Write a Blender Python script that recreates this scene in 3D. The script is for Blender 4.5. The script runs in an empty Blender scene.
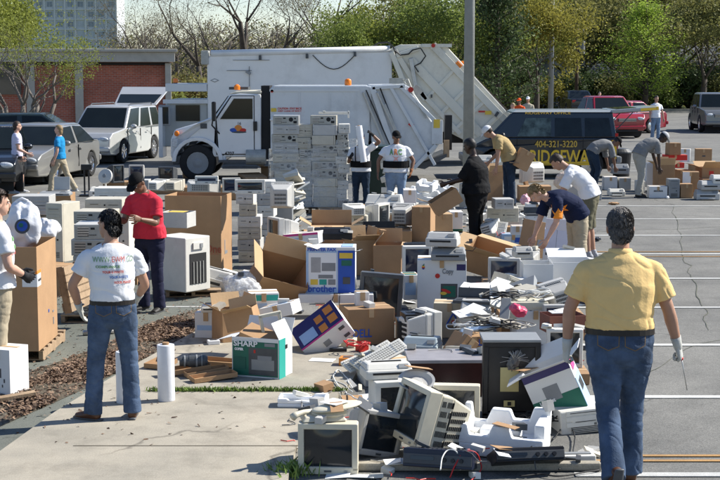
import bpy, bmesh, math, random
import numpy as np
from mathutils import Vector, Matrix, Euler, noise
from mathutils.bvhtree import BVHTree
sc = bpy.context.scene
C = sc.collection
R = math.radians
rnd = random.Random(7)

# ------------------------------------------------------------------ camera
F = 1480.0; CH = 2.85; PITCH = math.atan(170/F)
cam = bpy.data.objects.new('camera', bpy.data.cameras.new('camera')); C.objects.link(cam)
cam.location = (0, 0, CH); cam.rotation_euler = (math.pi/2-PITCH, 0, 0)
cam.data.sensor_width = 36; cam.data.lens = F/720*36
cam.data.clip_start = 0.1; cam.data.clip_end = 3000
sc.camera = cam
_fw = Vector((0, math.cos(PITCH), -math.sin(PITCH))); _up = Vector((0, math.sin(PITCH), math.cos(PITCH)))
def ray(px, py): return _fw + Vector((1, 0, 0))*((px-360)/F) - _up*((py-240)/F)
def gp(px, py, z=0.0):
    """point of the horizontal plane z seen at photo pixel px,py"""
    d = ray(px, py); t = (z-CH)/d.z
    return Vector((d.x*t, d.y*t, z))
def yp(px, py, y):
    """point of the vertical plane at depth y seen at photo pixel"""
    d = ray(px, py); t = y/d.y
    return Vector((d.x*t, y, CH+d.z*t))
def SC(py, z=0.0):
    p = gp(360, py, z); v = p-Vector((0, 0, CH)); return F/v.dot(_fw)

# ------------------------------------------------------------------ materials
_m = {}
def lin(c):
    return tuple(((x/12.92) if x <= .04045 else ((x+.055)/1.055)**2.4) for x in c)
def mat(name, col, rough=.55, var=.12, ns=6.0, bump=0.0, bs=60.0, metal=0.0, spec=.4, dirt=0.0, rv=0.0, emis=0):
    if name in _m: return _m[name]
    m = bpy.data.materials.new(name); m.use_nodes = True
    nt = m.node_tree; N = nt.nodes; L = nt.links; b = N['Principled BSDF']
    tc = N.new('ShaderNodeTexCoord')
    nz = N.new('ShaderNodeTexNoise'); nz.inputs['Scale'].default_value = ns; nz.inputs['Detail'].default_value = 6; nz.inputs['Roughness'].default_value = .62
    L.new(tc.outputs['Object'], nz.inputs['Vector'])
    rp = N.new('ShaderNodeValToRGB')
    rp.color_ramp.elements[0].position = .28; rp.color_ramp.elements[1].position = .72
    lo = [max(0, c*(1-var*1.3)) for c in col]; hi = [min(1, c*(1+var*.6)) for c in col]
    rp.color_ramp.elements[0].color = (*lo, 1); rp.color_ramp.elements[1].color = (*hi, 1)
    L.new(nz.outputs['Fac'], rp.inputs['Fac'])
    out = rp.outputs['Color']
    if dirt > 0:
        n2 = N.new('ShaderNodeTexNoise'); n2.inputs['Scale'].default_value = ns*.45; n2.inputs['Detail'].default_value = 9; n2.inputs['Roughness'].default_value = .75
        L.new(tc.outputs['Object'], n2.inputs['Vector'])
        r2 = N.new('ShaderNodeMapRange'); r2.inputs[1].default_value = .5; r2.inputs[2].default_value = .75; r2.inputs[4].default_value = dirt
        L.new(n2.outputs['Fac'], r2.inputs[0])
        mx = N.new('ShaderNodeMixRGB'); mx.blend_type = 'MIX'; L.new(r2.outputs[0], mx.inputs['Fac']); L.new(out, mx.inputs['Color1'])
        mx.inputs['Color2'].default_value = (.13, .11, .085, 1); out = mx.outputs['Color']
    if rv > 0:
        oi = N.new('ShaderNodeObjectInfo'); hs = N.new('ShaderNodeHueSaturation')
        mr = N.new('ShaderNodeMapRange'); mr.inputs[3].default_value = 1-rv; mr.inputs[4].default_value = 1+rv*.5
        L.new(oi.outputs['Random'], mr.inputs[0]); L.new(mr.outputs[0], hs.inputs['Value']); L.new(out, hs.inputs['Color']); out = hs.outputs['Color']
    L.new(out, b.inputs['Base Color'])
    b.inputs['Roughness'].default_value = rough; b.inputs['Metallic'].default_value = metal
    b.inputs['Specular IOR Level'].default_value = spec
    if bump > 0:
        n3 = N.new('ShaderNodeTexNoise'); n3.inputs['Scale'].default_value = bs; n3.inputs['Detail'].default_value = 4
        L.new(tc.outputs['Object'], n3.inputs['Vector'])
        bp = N.new('ShaderNodeBump'); bp.inputs['Strength'].default_value = bump; bp.inputs['Distance'].default_value = .01
        L.new(n3.outputs['Fac'], bp.inputs['Height']); L.new(bp.outputs['Normal'], b.inputs['Normal'])
    if emis:
        b.inputs['Emission Color'].default_value = (*col, 1); b.inputs['Emission Strength'].default_value = emis
    _m[name] = m; return m

M = {}
M['beige'] = mat('beige_plastic', (.56, .52, .42), .5, .10, 5, .12, 300, dirt=.30, rv=.16)
M['cream'] = mat('cream_plastic', (.66, .61, .47), .5, .08, 5, .1, 300, dirt=.22, rv=.08)
M['offwhite'] = mat('offwhite_plastic', (.70, .68, .61), .5, .08, 5, .1, 300, dirt=.25, rv=.10)
M['lgrey'] = mat('light_grey_plastic', (.50, .49, .455), .5, .10, 5, .12, 300, dirt=.28, rv=.15)
M['mgrey'] = mat('mid_grey_plastic', (.27, .28, .28), .5, .1, 5, .12, 300, dirt=.2, rv=.1)
M['dgrey'] = mat('dark_grey_plastic', (.07, .075, .08), .45, .2, 8, .1, 300)
M['black'] = mat('black_plastic', (.014, .014, .016), .38, .3, 10, .08, 300)
M['navy'] = mat('navy_plastic', (.012, .018, .04), .35, .2, 8)
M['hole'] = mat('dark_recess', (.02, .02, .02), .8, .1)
M['screen'] = mat('screen_glass', (.016, .021, .026), .10, .25, 3, spec=.6)
M['screen_blue'] = mat('screen_glass_blue', (.014, .022, .055), .10, .25, 3, spec=.6)
M['steel'] = mat('galvanised_steel', (.50, .50, .48), .38, .12, 9, metal=.75, dirt=.25, rv=.15)
M['steel_dull'] = mat('dull_steel', (.42, .42, .38), .5, .15, 9, metal=.3, dirt=.3)
M['card'] = mat('cardboard', (.39, .235, .12), .85, .12, 3, .15, 40, dirt=.08, rv=.16)
M['card_in'] = mat('cardboard_pale', (.52, .35, .19), .85, .10, 3, .15, 40, rv=.1)
M['white_card'] = mat('white_cardboard', (.70, .70, .68), .65, .05, 3, .08, 40, dirt=.06)
M['foam'] = mat('white_foam', (.84, .85, .85), .8, .03, 20, .3, 160)
M['paper'] = mat('paper', (.78, .77, .73), .8, .04)
M['wood'] = mat('pallet_wood', (.36, .25, .15), .8, .25, 9, .3, 60, dirt=.25, rv=.15)
M['blue_p'] = mat('blue_print', (.02, .085, .42), .5, .06)
M['green_p'] = mat('green_print', (.012, .13, .085), .5, .1)
M['teal_p'] = mat('teal_print', (.02, .33, .27), .5, .05)
M['red_p'] = mat('red_print', (.55, .03, .02), .5, .08)
M['orange_p'] = mat('orange_print', (.72, .25, .04), .5, .08)
M['yellow_p'] = mat('yellow_print', (.72, .50, .06), .5, .08)
M['purple_p'] = mat('indigo_print', (.03, .025, .12), .45, .1)
M['magenta_p'] = mat('magenta_print', (.6, .04, .22), .5, .1)
M['ltblue_p'] = mat('pale_blue_print', (.35, .50, .70), .5, .08)
M['grey_p'] = mat('grey_print', (.22, .23, .24), .5, .1)
M['white_p'] = mat('white_print', (.75, .76, .76), .5, .03)
M['rubber'] = mat('rubber', (.018, .018, .018), .85, .2, 12, .3, 80)
M['chrome'] = mat('chrome', (.7, .7, .7), .18, .05, metal=.95)
M['wire'] = mat('grey_cable', (.35, .34, .31), .5)
M['wire_w'] = mat('white_cable', (.7, .7, .66), .5)
M['wire_b'] = mat('black_cable', (.015, .015, .015), .5)
M['wire_r'] = mat('red_cable', (.5, .02, .02), .5)
M['maroon'] = mat('dark_wood_veneer', (.045, .014, .012), .3, .25, 7)
M['pinkcloth'] = mat('pink_plastic_bag', (.62, .06, .13), .4, .15)

# ------------------------------------------------------------------ mesh builder
def rotm(r):
    if r is None: return Matrix.Identity(3)
    if isinstance(r, Matrix): return r.to_3x3()
    return Euler((R(r[0]), R(r[1]), R(r[2]))).to_matrix()
class MB:
    def __init__(s): s.v = []; s.f = []; s.mi = []; s.xf = None
    def add(s, vs, fs, m=0):
        o = len(s.v)
        vs = [Vector(p) for p in vs]
        if s.xf is not None: vs = [s.xf @ p for p in vs]
        s.v += vs; s.f += [tuple(i+o for i in f) for f in fs]; s.mi += [m]*len(fs); return s
    def box(s, c, d, rot=None, m=0, tx=1, ty=1):
        """box centred at c, size d; top scaled by tx,ty"""
        Rm = rotm(rot); c = Vector(c); vs = []
        for z in (-.5, .5):
            kx, ky = (tx, ty) if z > 0 else (1, 1)
            for x, y in ((-.5, -.5), (.5, -.5), (.5, .5), (-.5, .5)):
                vs.append(c+Rm@Vector((x*d[0]*kx, y*d[1]*ky, z*d[2])))
        return s.add(vs, [(3, 2, 1, 0), (4, 5, 6, 7), (0, 1, 5, 4), (1, 2, 6, 5), (2, 3, 7, 6), (3, 0, 4, 7)], m)
    def hexa(s, b, t, m=0):
        """8 corners: bottom ring b, top ring t (ccw from above)"""
        return s.add(list(b)+list(t), [(3, 2, 1, 0), (4, 5, 6, 7), (0, 1, 5, 4), (1, 2, 6, 5), (2, 3, 7, 6), (3, 0, 4, 7)], m)
    def prism(s, poly, a, b, axis='y', m=0):
        n = len(poly)
        def P(u, w, t): return {'y': (u, t, w), 'x': (t, u, w), 'z': (u, w, t)}[axis]
        vs = [P(u, w, a) for u, w in poly]+[P(u, w, b) for u, w in poly]
        fs = [tuple(range(n)), tuple(range(2*n-1, n-1, -1))]
        fs += [(i, i+n, (i+1) % n+n, (i+1) % n) for i in range(n)]
        return s.add(vs, fs, m)
    def tube(s, pts, r, n=8, m=0, closed=False):
        pts = [Vector(p) for p in pts]; k = len(pts)
        rs = r if isinstance(r, (list, tuple)) else [r]*k
        vs = []; prev = None
        for i, p in enumerate(pts):
            if closed: t = pts[(i+1) % k]-pts[i-1]
            else: t = pts[min(i+1, k-1)]-pts[max(i-1, 0)]
            t = t.normalized() if t.length > 1e-9 else Vector((0, 0, 1))
            a = prev if prev is not None else (Vector((0, 0, 1)) if abs(t.z) < .9 else Vector((1, 0, 0)))
            u = (a-t*a.dot(t)); u = u.normalized() if u.length > 1e-6 else t.orthogonal().normalized()
            prev = u; w = t.cross(u)
            for j in range(n):
                q = 2*math.pi*j/n; vs.append(p+(u*math.cos(q)+w*math.sin(q))*rs[i])
        fs = []
        for i in range(k if closed else k-1):
            i2 = (i+1) % k
            for j in range(n):
                j2 = (j+1) % n; fs.append((i*n+j, i*n+j2, i2*n+j2, i2*n+j))
        if not closed: fs += [tuple(range(n-1, -1, -1)), tuple((k-1)*n+j for j in range(n))]
        return s.add(vs, fs, m)
    def cyl(s, p0, p1, r, n=20, m=0, r1=None): return s.tube([p0, p1], [r, r if r1 is None else r1], n, m)
    def lathe(s, prof, n=24, c=(0, 0, 0), m=0, rot=None):
        Rm = rotm(rot); c = Vector(c); vs = []
        for r_, z in prof:
            for j in range(n):
                q = 2*math.pi*j/n; vs.append(c+Rm@Vector((r_*math.cos(q), r_*math.sin(q), z)))
        fs = []
        for i in range(len(prof)-1):
            for j in range(n):
                j2 = (j+1) % n; fs.append((i*n+j, i*n+j2, (i+1)*n+j2, (i+1)*n+j))
        fs += [tuple(range(n-1, -1, -1)), tuple((len(prof)-1)*n+j for j in range(n))]
        return s.add(vs, fs, m)
    def ell(s, c, r, n=14, k=9, m=0, rot=None, fn=None):
        Rm = rotm(rot); c = Vector(c); vs = []
        for i in range(1, k):
            ph = math.pi*i/k
            for j in range(n):
                q = 2*math.pi*j/n; d = Vector((math.sin(ph)*math.cos(q), math.sin(ph)*math.sin(q), math.cos(ph)))
                f_ = fn(d) if fn else 1
                vs.append(c+Rm@Vector((d.x*r[0]*f_, d.y*r[1]*f_, d.z*r[2]*f_)))
        T = len(vs)
        ft = fn(Vector((0, 0, 1))) if fn else 1; fb = fn(Vector((0, 0, -1))) if fn else 1
        vs += [c+Rm@Vector((0, 0, r[2]*ft)), c+Rm@Vector((0, 0, -r[2]*fb))]
        fs = []
        for i in range(k-2):
            for j in range(n):
                j2 = (j+1) % n; fs.append((i*n+j, (i+1)*n+j, (i+1)*n+j2, i*n+j2))
        for j in range(n):
            j2 = (j+1) % n; fs.append((T, j, j2)); fs.append((T+1, (k-2)*n+j2, (k-2)*n+j))
        return s.add(vs, fs, m)
    def mesh(s, name, mats):
        me = bpy.data.meshes.new(name); me.from_pydata([tuple(p) for p in s.v], [], s.f)
        for q in (mats if isinstance(mats, (list, tuple)) else [mats]): me.materials.append(q)
        me.polygons.foreach_set('material_index', s.mi); me.update(); return me
    def build(s, name, mats, parent=None, smooth=False, bevel=0, seg=2, recalc=True):
        me = s.mesh(name, mats)
        if recalc:
            b = bmesh.new(); b.from_mesh(me); bmesh.ops.recalc_face_normals(b, faces=b.faces); b.to_mesh(me); b.free()
        if smooth: me.polygons.foreach_set('use_smooth', [True]*len(me.polygons))
        o = bpy.data.objects.new(name, me); C.objects.link(o)
        if parent is not None: o.parent = parent
        if bevel:
            q = o.modifiers.new('bevel', 'BEVEL'); q.width = bevel; q.segments = seg; q.limit_method = 'ANGLE'; q.angle_limit = R(35); q.harden_normals = False
        return o
def tag(o, label=None, cat=None, group=None, kind=None):
    if label: o['label'] = label
    if cat: o['category'] = cat
    if group: o['group'] = group
    if kind: o['kind'] = kind
    return o
def empty(name, loc=(0, 0, 0), rz=0, label=None, cat=None, group=None, rx=0, ry=0):
    o = bpy.data.objects.new(name, None); C.objects.link(o); o.empty_display_size = .1
    o.location = loc; o.rotation_mode = 'XYZ'
    m = Matrix.Rotation(R(rz), 3, 'Z') @ Euler((R(rx), R(ry), 0)).to_matrix()
    o.rotation_euler = m.to_euler()
    return tag(o, label, cat, group)
def setrot(o, rz=0, rx=0, ry=0):
    o.rotation_euler = (Matrix.Rotation(R(rz), 3, 'Z') @ Euler((R(rx), R(ry), 0)).to_matrix()).to_euler()
def copy_tree(o, parent=None):
    c = o.copy(); C.objects.link(c)
    if parent is not None: c.parent = parent
    for ch in kids.get(o, []):
        copy_tree(ch, c)
    if parent is not None: kids.setdefault(parent, []).append(c)
    return c
kids = {}
def index_kids(root):
    for ob in C.objects:
        if ob.parent is not None and ob.parent not in kids: kids[ob.parent] = []
    kids.clear()
    for ob in C.objects:
        if ob.parent is not None: kids.setdefault(ob.parent, []).append(ob)
def text_mesh(body, size=.1, extrude=.0012, align='CENTER', bold=0.0, space=1.0):
    cu = bpy.data.curves.new('lettering', 'FONT'); cu.body = body; cu.size = size; cu.extrude = extrude
    cu.align_x = align; cu.align_y = 'CENTER'; cu.offset = bold; cu.space_character = space; cu.resolution_u = 3
    o = bpy.data.objects.new('lettering', cu); C.objects.link(o)
    dg = bpy.context.evaluated_depsgraph_get(); me = bpy.data.meshes.new_from_object(o.evaluated_get(dg))
    bpy.data.objects.remove(o); bpy.data.curves.remove(cu); return me
def text(body, size, m, parent, loc, rot=(90, 0, 0), name='lettering', bold=0.0, sx=1.0, align='CENTER', space=1.0, width=None):
    me = text_mesh(body, size, .0012, align, bold, space)
    if width:
        xs = [v.co.x for v in me.vertices]; sx = width/max(1e-6, max(xs)-min(xs))
    Rm = rotm(rot)
    for v in me.vertices: v.co = Rm@Vector((v.co.x*sx, v.co.y, v.co.z))+Vector(loc)
    me.materials.clear(); me.materials.append(m)
    o = bpy.data.objects.new(name, me); C.objects.link(o); o.parent = parent; return o
# ================================================================== light and sky
w = bpy.data.worlds.new('World'); sc.world = w; w.use_nodes = True
nt = w.node_tree; sky = nt.nodes.new('ShaderNodeTexSky'); sky.sky_type = 'NISHITA'; sky.sun_disc = False
SUN_EL = 41.0; SUN_DIR = Vector((.955, .30, 0)).normalized()       # horizontal direction towards the sun
sky.sun_elevation = R(SUN_EL); sky.sun_rotation = math.atan2(SUN_DIR.x, SUN_DIR.y)
sky.air_density = 1.0; sky.dust_density = 0.15; sky.ozone_density = 1.2
tint = nt.nodes.new('ShaderNodeMixRGB'); tint.blend_type = 'MULTIPLY'; tint.inputs['Fac'].default_value = 1; tint.inputs['Color2'].default_value = (.93, .97, 1.10, 1)
nt.links.new(sky.outputs['Color'], tint.inputs['Color1']); nt.links.new(tint.outputs['Color'], nt.nodes['Background'].inputs['Color'])
nt.nodes['Background'].inputs['Strength'].default_value = .085
sl = bpy.data.lights.new('sun', 'SUN'); sl.energy = 5.0; sl.angle = R(.53); sl.color = (1, .955, .88)
so = bpy.data.objects.new('sun', sl); C.objects.link(so)
sv = Vector((SUN_DIR.x*math.cos(R(SUN_EL)), SUN_DIR.y*math.cos(R(SUN_EL)), math.sin(R(SUN_EL))))
so.rotation_euler = sv.to_track_quat('Z', 'Y').to_euler(); so.location = (20, 20, 40)
sc.view_settings.view_transform = 'Standard'; sc.view_settings.look = 'None'; sc.view_settings.gamma = 1
sc.view_settings.exposure = .72
sc.render.engine = 'CYCLES'

# ================================================================== ground materials
def ground_mat(name, col, col2, speck=.25, stain=.35, crack=True, cs=.45, line=None, bump=.5):
    m = bpy.data.materials.new(name); m.use_nodes = True
    nt = m.node_tree; N = nt.nodes; L = nt.links; b = N['Principled BSDF']; b.inputs['Roughness'].default_value = .9
    b.inputs['Specular IOR Level'].default_value = .25
    tc = N.new('ShaderNodeTexCoord')
    def nz(s, d=6, r=.6):
        n = N.new('ShaderNodeTexNoise'); n.inputs['Scale'].default_value = s; n.inputs['Detail'].default_value = d; n.inputs['Roughness'].default_value = r
        L.new(tc.outputs['Object'], n.inputs['Vector']); return n.outputs['Fac']
    def mr(x, a, b_, c, d):
        n = N.new('ShaderNodeMapRange'); L.new(x, n.inputs[0])
        for i, q in enumerate((a, b_, c, d)): n.inputs[i+1].default_value = q
        return n.outputs[0]
    def mix(f, a, b_, t='MIX'):
        n = N.new('ShaderNodeMixRGB'); n.blend_type = t
        for i, q in zip(('Fac', 'Color1', 'Color2'), (f, a, b_)):
            if isinstance(q, (int, float)): n.inputs[i].default_value = q
            elif isinstance(q, tuple): n.inputs[i].default_value = (*q, 1)
            else: L.new(q, n.inputs[i])
        return n.outputs['Color']
    c = mix(mr(nz(.5, 8, .7), .35, .65, 0, 1), col, col2)
    c = mix(mr(nz(2.2, 10, .75), .48, .75, 0, stain), c, tuple(x*.45 for x in col))
    g = mr(nz(90, 2), .3, .7, 1-speck, 1+speck)
    n = N.new('ShaderNodeMixRGB'); n.blend_type = 'MULTIPLY'; n.inputs['Fac'].default_value = 1; L.new(c, n.inputs['Color1']); L.new(g, n.inputs['Color2']); c = n.outputs['Color']
    if crack:
        vo = N.new('ShaderNodeTexVoronoi'); vo.feature = 'DISTANCE_TO_EDGE'; vo.inputs['Scale'].default_value = cs
        n1 = N.new('ShaderNodeTexNoise'); n1.inputs['Scale'].default_value = 1.6; n1.inputs['Detail'].default_value = 6; L.new(tc.outputs['Object'], n1.inputs['Vector'])
        va = N.new('ShaderNodeVectorMath'); va.operation = 'MULTIPLY_ADD'; L.new(n1.outputs['Color'], va.inputs[0]); va.inputs[1].default_value = (.9, .9, 0); L.new(tc.outputs['Object'], va.inputs[2])
        L.new(va.outputs[0], vo.inputs['Vector'])
        k = mr(vo.outputs['Distance'], .0, .008, .75, 0)
        k2 = mr(nz(.35, 2), .47, .56, 0, 1)
        mm = N.new('ShaderNodeMath'); mm.operation = 'MULTIPLY'; L.new(k, mm.inputs[0]); L.new(k2, mm.inputs[1])
        c = mix(mm.outputs[0], c, tuple(x*.3 for x in col))
    L.new(c, b.inputs['Base Color'])
    bp = N.new('ShaderNodeBump'); bp.inputs['Strength'].default_value = bump; bp.inputs['Distance'].default_value = .006
    L.new(nz(120, 3), bp.inputs['Height']); L.new(bp.outputs['Normal'], b.inputs['Normal'])
    return m
asph = ground_mat('worn_asphalt', (.205, .20, .18), (.13, .128, .118), .35, .55)
asph_old = ground_mat('old_green_grey_asphalt', (.165, .175, .150), (.12, .125, .105), .3, .5, cs=.8)
conc = ground_mat('concrete', (.42, .375, .295), (.27, .25, .205), .14, .75, cs=.25, bump=.25)
soil = ground_mat('mulch_soil', (.095, .075, .05), (.15, .135, .105), .4, .5, crack=False)
grassm = ground_mat('grass_ground', (.06, .085, .025), (.09, .10, .035), .3, .4, crack=False)
wm = ground_mat('worn_white_paint', (.62, .62, .58), (.40, .40, .38), .15, .55, crack=False)
om = ground_mat('worn_orange_paint', (.50, .27, .09), (.30, .20, .10), .15, .5, crack=False)

def sheet(name, poly, z, m, kind='structure', t=None):
    b = MB()
    if t: b.prism(poly, z-t, z, 'z')
    else: b.add([(x, y, z) for x, y in poly], [tuple(range(len(poly)))])
    o = b.build(name, m); tag(o, kind=kind); return o
def G2(pts): return [tuple(gp(*p)[:2]) for p in pts]
far = sheet('ground', [(-900, -20), (900, -20), (900, 1500), (-900, 1500)], -.012, grassm)
sheet('car_park', [(-60, -10), (60, -10), (60, 104), (-60, 104)], -.004, asph)
# old grey-green asphalt drive left of the mulch
edge = [(-40, 482), (0, 457), (55, 417), (110, 383), (165, 352), (205, 330), (228, 316)]
E = G2(edge)
sheet('driveway', [(-30, 3), (E[0][0]-.2, 3)]+[(x-.05, y) for x, y in E]+[tuple(gp(240, 262)[:2]), (-9, 29), (-30, 29)], 0.0, asph_old)
SL = G2([(-60, 495), (0, 457), (55, 417), (110, 383), (165, 352), (205, 330), (222, 319), (345, 319), (372, 352), (350, 388), (318, 418), (296, 452), (286, 490)])
SLz = .045
sheet('pavement', SL, SLz, conc, t=.09)
# joints in the slab: thin dark grooves are real gaps filled with grass/dirt
jm = mat('joint_dirt', (.10, .085, .06), .95, .3, 30)
a = gp(150, 391, SLz); b_ = gp(346, 391, SLz)
j = MB(); j.box(((a.x+b_.x)/2, a.y, SLz+.002), (b_.x-a.x, .035, .006))
a = gp(60, 446, SLz); b_ = gp(296, 445, SLz); j.box(((a.x+b_.x)/2+.1, a.y, SLz+.001), (b_.x-a.x, .012, .004))
tag(j.build('pavement_joint', jm), kind='structure')
# kerb at bottom right
a = gp(290, 468); b_ = gp(545, 470)
k = MB(); k.box(((a.x+b_.x)/2+.2, a.y-.05, .03), (b_.x-a.x+.4, .09, .06)); tag(k.build('kerb', conc, bevel=.015), kind='structure')

# painted bay lines
ym = [206, 219, 235.5, 254, 278.5, 307.5, 345, 397]
b = MB()
for q in ym:
    p = gp(500, q); x0 = gp(505 if q < 300 else 560, q).x
    b.box(((x0+22)/2, p.y, .002), (22-x0, .10, .004))
for q in (193, 181, 171, 163):
    p = gp(500, q); b.box((15, p.y, .002), (16, .10, .004))
for px, q0, q1 in ((-5, 300, 312), ):
    pass
p = gp(100, 307); b.box((p.x+1.6, p.y, .003), (1.6, .06, .004))
a = gp(575, 475); b.box((a.x+2.2, a.y, .003), (4.4, .10, .004))
tag(b.build('white_bay_lines', wm), kind='structure')
b = MB()
for q in (251.8, 256.6, 456, 461):
    p = gp(500, q); x0 = gp(520, q).x; b.box(((x0+22)/2, p.y, .0025), (22-x0, .05, .004))
tag(b.build('orange_bay_lines', om), kind='structure')
# green weeds in cracks on the right
def blades(name, spots, n, h, m, spread, kind='stuff', label=None, cat=None):
    r = np.random.RandomState(3); V = []; Fc = []
    for (x, y, z) in spots:
        for i in range(n):
            px, py = x+r.normal()*spread[0], y+r.normal()*spread[1]; a = r.rand()*6.28; hh = h*(.4+r.rand()); w_ = .004+.004*r.rand()
            dx, dy = math.cos(a), math.sin(a); lx, ly = r.normal()*.4*hh, r.normal()*.4*hh; o = len(V)
            V += [(px-dx*w_, py-dy*w_, z), (px+dx*w_, py+dy*w_, z), (px+dx*w_*.6+lx*.4, py+dy*w_*.6+ly*.4, z+hh*.6), (px+lx, py+ly, z+hh)]
            Fc += [(o, o+1, o+2, o+3)]
    me = bpy.data.meshes.new(name); me.from_pydata(V, [], Fc); me.materials.append(m)
    o = bpy.data.objects.new(name, me); C.objects.link(o); return tag(o, label, cat, None, kind)
gm = mat('grass_blades', (.17, .26, .05), .6, .3, 20)
sp = [tuple(gp(150+i*1.9, 391, SLz)[:2])+(SLz,) for i in range(103) if (i*37) % 11 > 2]
blades('grass', sp, 26, .035, gm, (.03, .018), label='thin line of grass growing in the pavement joint', cat='grass')
c0 = gp(292, 478); blades('grass', [(c0.x, c0.y+.1, 0), (c0.x+.1, c0.y+.12, 0), (c0.x-.06, c0.y+.03, 0)], 75, .085, gm, (.07, .05), label='tuft of grass beside the cream monitor at the pavement corner', cat='grass')
cr = [gp(673, 205), gp(679, 230), gp(683, 254), gp(690, 272), gp(697, 290), gp(704, 310), gp(708, 330)]
sp = []
for i in range(len(cr)-1):
    for t in range(7): q = cr[i].lerp(cr[i+1], t/7); sp.append((q.x, q.y, 0))
0 and blades('weeds', sp, 22, .012, mat('dry_weeds', (.30, .31, .12), .7, .3, 20), (.05, .12), label='low dry weeds along a crack between the parking bays', cat='weeds')

# crack across the bays
b = MB()
for i in range(len(cr)-1):
    for t in range(6):
        q = cr[i].lerp(cr[i+1], t/6); q2 = cr[i].lerp(cr[i+1], (t+1)/6); o1 = noise.noise(q*1.7)*.10; o2 = noise.noise(q2*1.7)*.10; w_ = .003+.006*abs(noise.noise(q*3))
        b.add([(q.x+o1-w_, q.y, .0022), (q.x+o1+w_, q.y, .0022), (q2.x+o2+w_, q2.y, .0022), (q2.x+o2-w_, q2.y, .0022)], [(0, 1, 2, 3)])
tag(b.build('ground_crack', mat('crack_dirt', (.10, .105, .07), .95, .2, 20)), kind='structure')
b = MB()
for q0, q1, w_ in ((gp(470, 290), gp(640, 262), .012), (gp(560, 235), gp(720, 226), .012), (gp(640, 372), gp(740, 330), .010), (gp(480, 220), gp(600, 214), .012)):
    for t in range(26):
        q = q0.lerp(q1, t/26); q2 = q0.lerp(q1, (t+1)/26); o1 = noise.noise(q*1.1+Vector((0, 0, w_*900)))*.35; o2 = noise.noise(q2*1.1+Vector((0, 0, w_*900)))*.35; k_ = w_*(.5+abs(noise.noise(q*4)))
        b.add([(q.x, q.y+o1-k_, .0021), (q.x, q.y+o1+k_, .0021), (q2.x, q2.y+o2+k_, .0021), (q2.x, q2.y+o2-k_, .0021)], [(0, 1, 2, 3)])
tag(b.build('ground_crack', mat('crack_dirt', (.055, .055, .04))), kind='structure')
# mulch strip
msp = [(-30, 442), (0, 427), (50, 405), (98, 383), (160, 351), (203, 328), (236, 306), (262, 296), (250, 293), (205, 307), (150, 325), (100, 347), (40, 369), (-30, 397)]
MP = G2(msp)
MPc = (sum(p[0] for p in MP)/len(MP), sum(p[1] for p in MP)/len(MP))
sheet('mulch_bed', MP, .006, soil)
def inpoly(x, y, P):
    c = False; j = len(P)-1
    for i in range(len(P)):
        if (P[i][1] > y) != (P[j][1] > y) and x < (P[j][0]-P[i][0])*(y-P[i][1])/(P[j][1]-P[i][1])+P[i][0]: c = not c
        j = i
    return c
r = np.random.RandomState(5); V = []; Fc = []; xs = [p[0] for p in MP]; ys = [p[1] for p in MP]; n = 0
while n < 24000:
    x = r.uniform(min(xs)-.5, max(xs)+.5); y = r.uniform(min(ys)-.3, max(ys)+.5)
    ins = inpoly(x, y, MP)
    if not ins and (r.rand() > .012): continue
    if ins and noise.noise(Vector((x*1.5, y*.9, 0))) < -.05 and r.rand() < .85: n += 1; continue
    n += 1
    if not ins and any(False for _ in ()): continue
    base = .008 if not inpoly(x, y, SL) else SLz+.002
    if base > .02 and r.rand() > .22: continue
    l = .009+.020*r.rand()**2; w_ = .004+.008*r.rand(); e = Euler((r.normal()*.35, r.normal()*.35, r.rand()*6.28)).to_matrix()
    z = base+(r.rand()**2)*.024*(1 if ins else .15)+l*.1
    o = len(V)
    for q in ((-l, -w_, 0), (l, -w_, 0), (l*.8, w_, 0), (-l*.7, w_*.8, .004)):
        p = e@Vector(q); V.append((x+p.x, y+p.y, z+p.z))
    Fc.append((o, o+1, o+2, o+3))
me = bpy.data.meshes.new('mulch'); me.from_pydata(V, [], Fc)
mm = mat('bark_chips', (.15, .09, .055), .9, .25, 40)
_N = mm.node_tree.nodes; _L = mm.node_tree.links; ge = _N.new('ShaderNodeNewGeometry'); rr = _N.new('ShaderNodeValToRGB')
rr.color_ramp.elements[0].color = (.055, .03, .02, 1); rr.color_ramp.elements[1].color = (.30, .20, .13, 1); _L.new(ge.outputs['Random Per Island'], rr.inputs['Fac']); _L.new(rr.outputs['Color'], _N['Principled BSDF'].inputs['Base Color'])
me.materials.append(mm); o = bpy.data.objects.new('mulch', me); C.objects.link(o)
tag(o, 'brown bark mulch and dead leaves strewn along the pavement edge', 'mulch', None, 'stuff')

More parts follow.
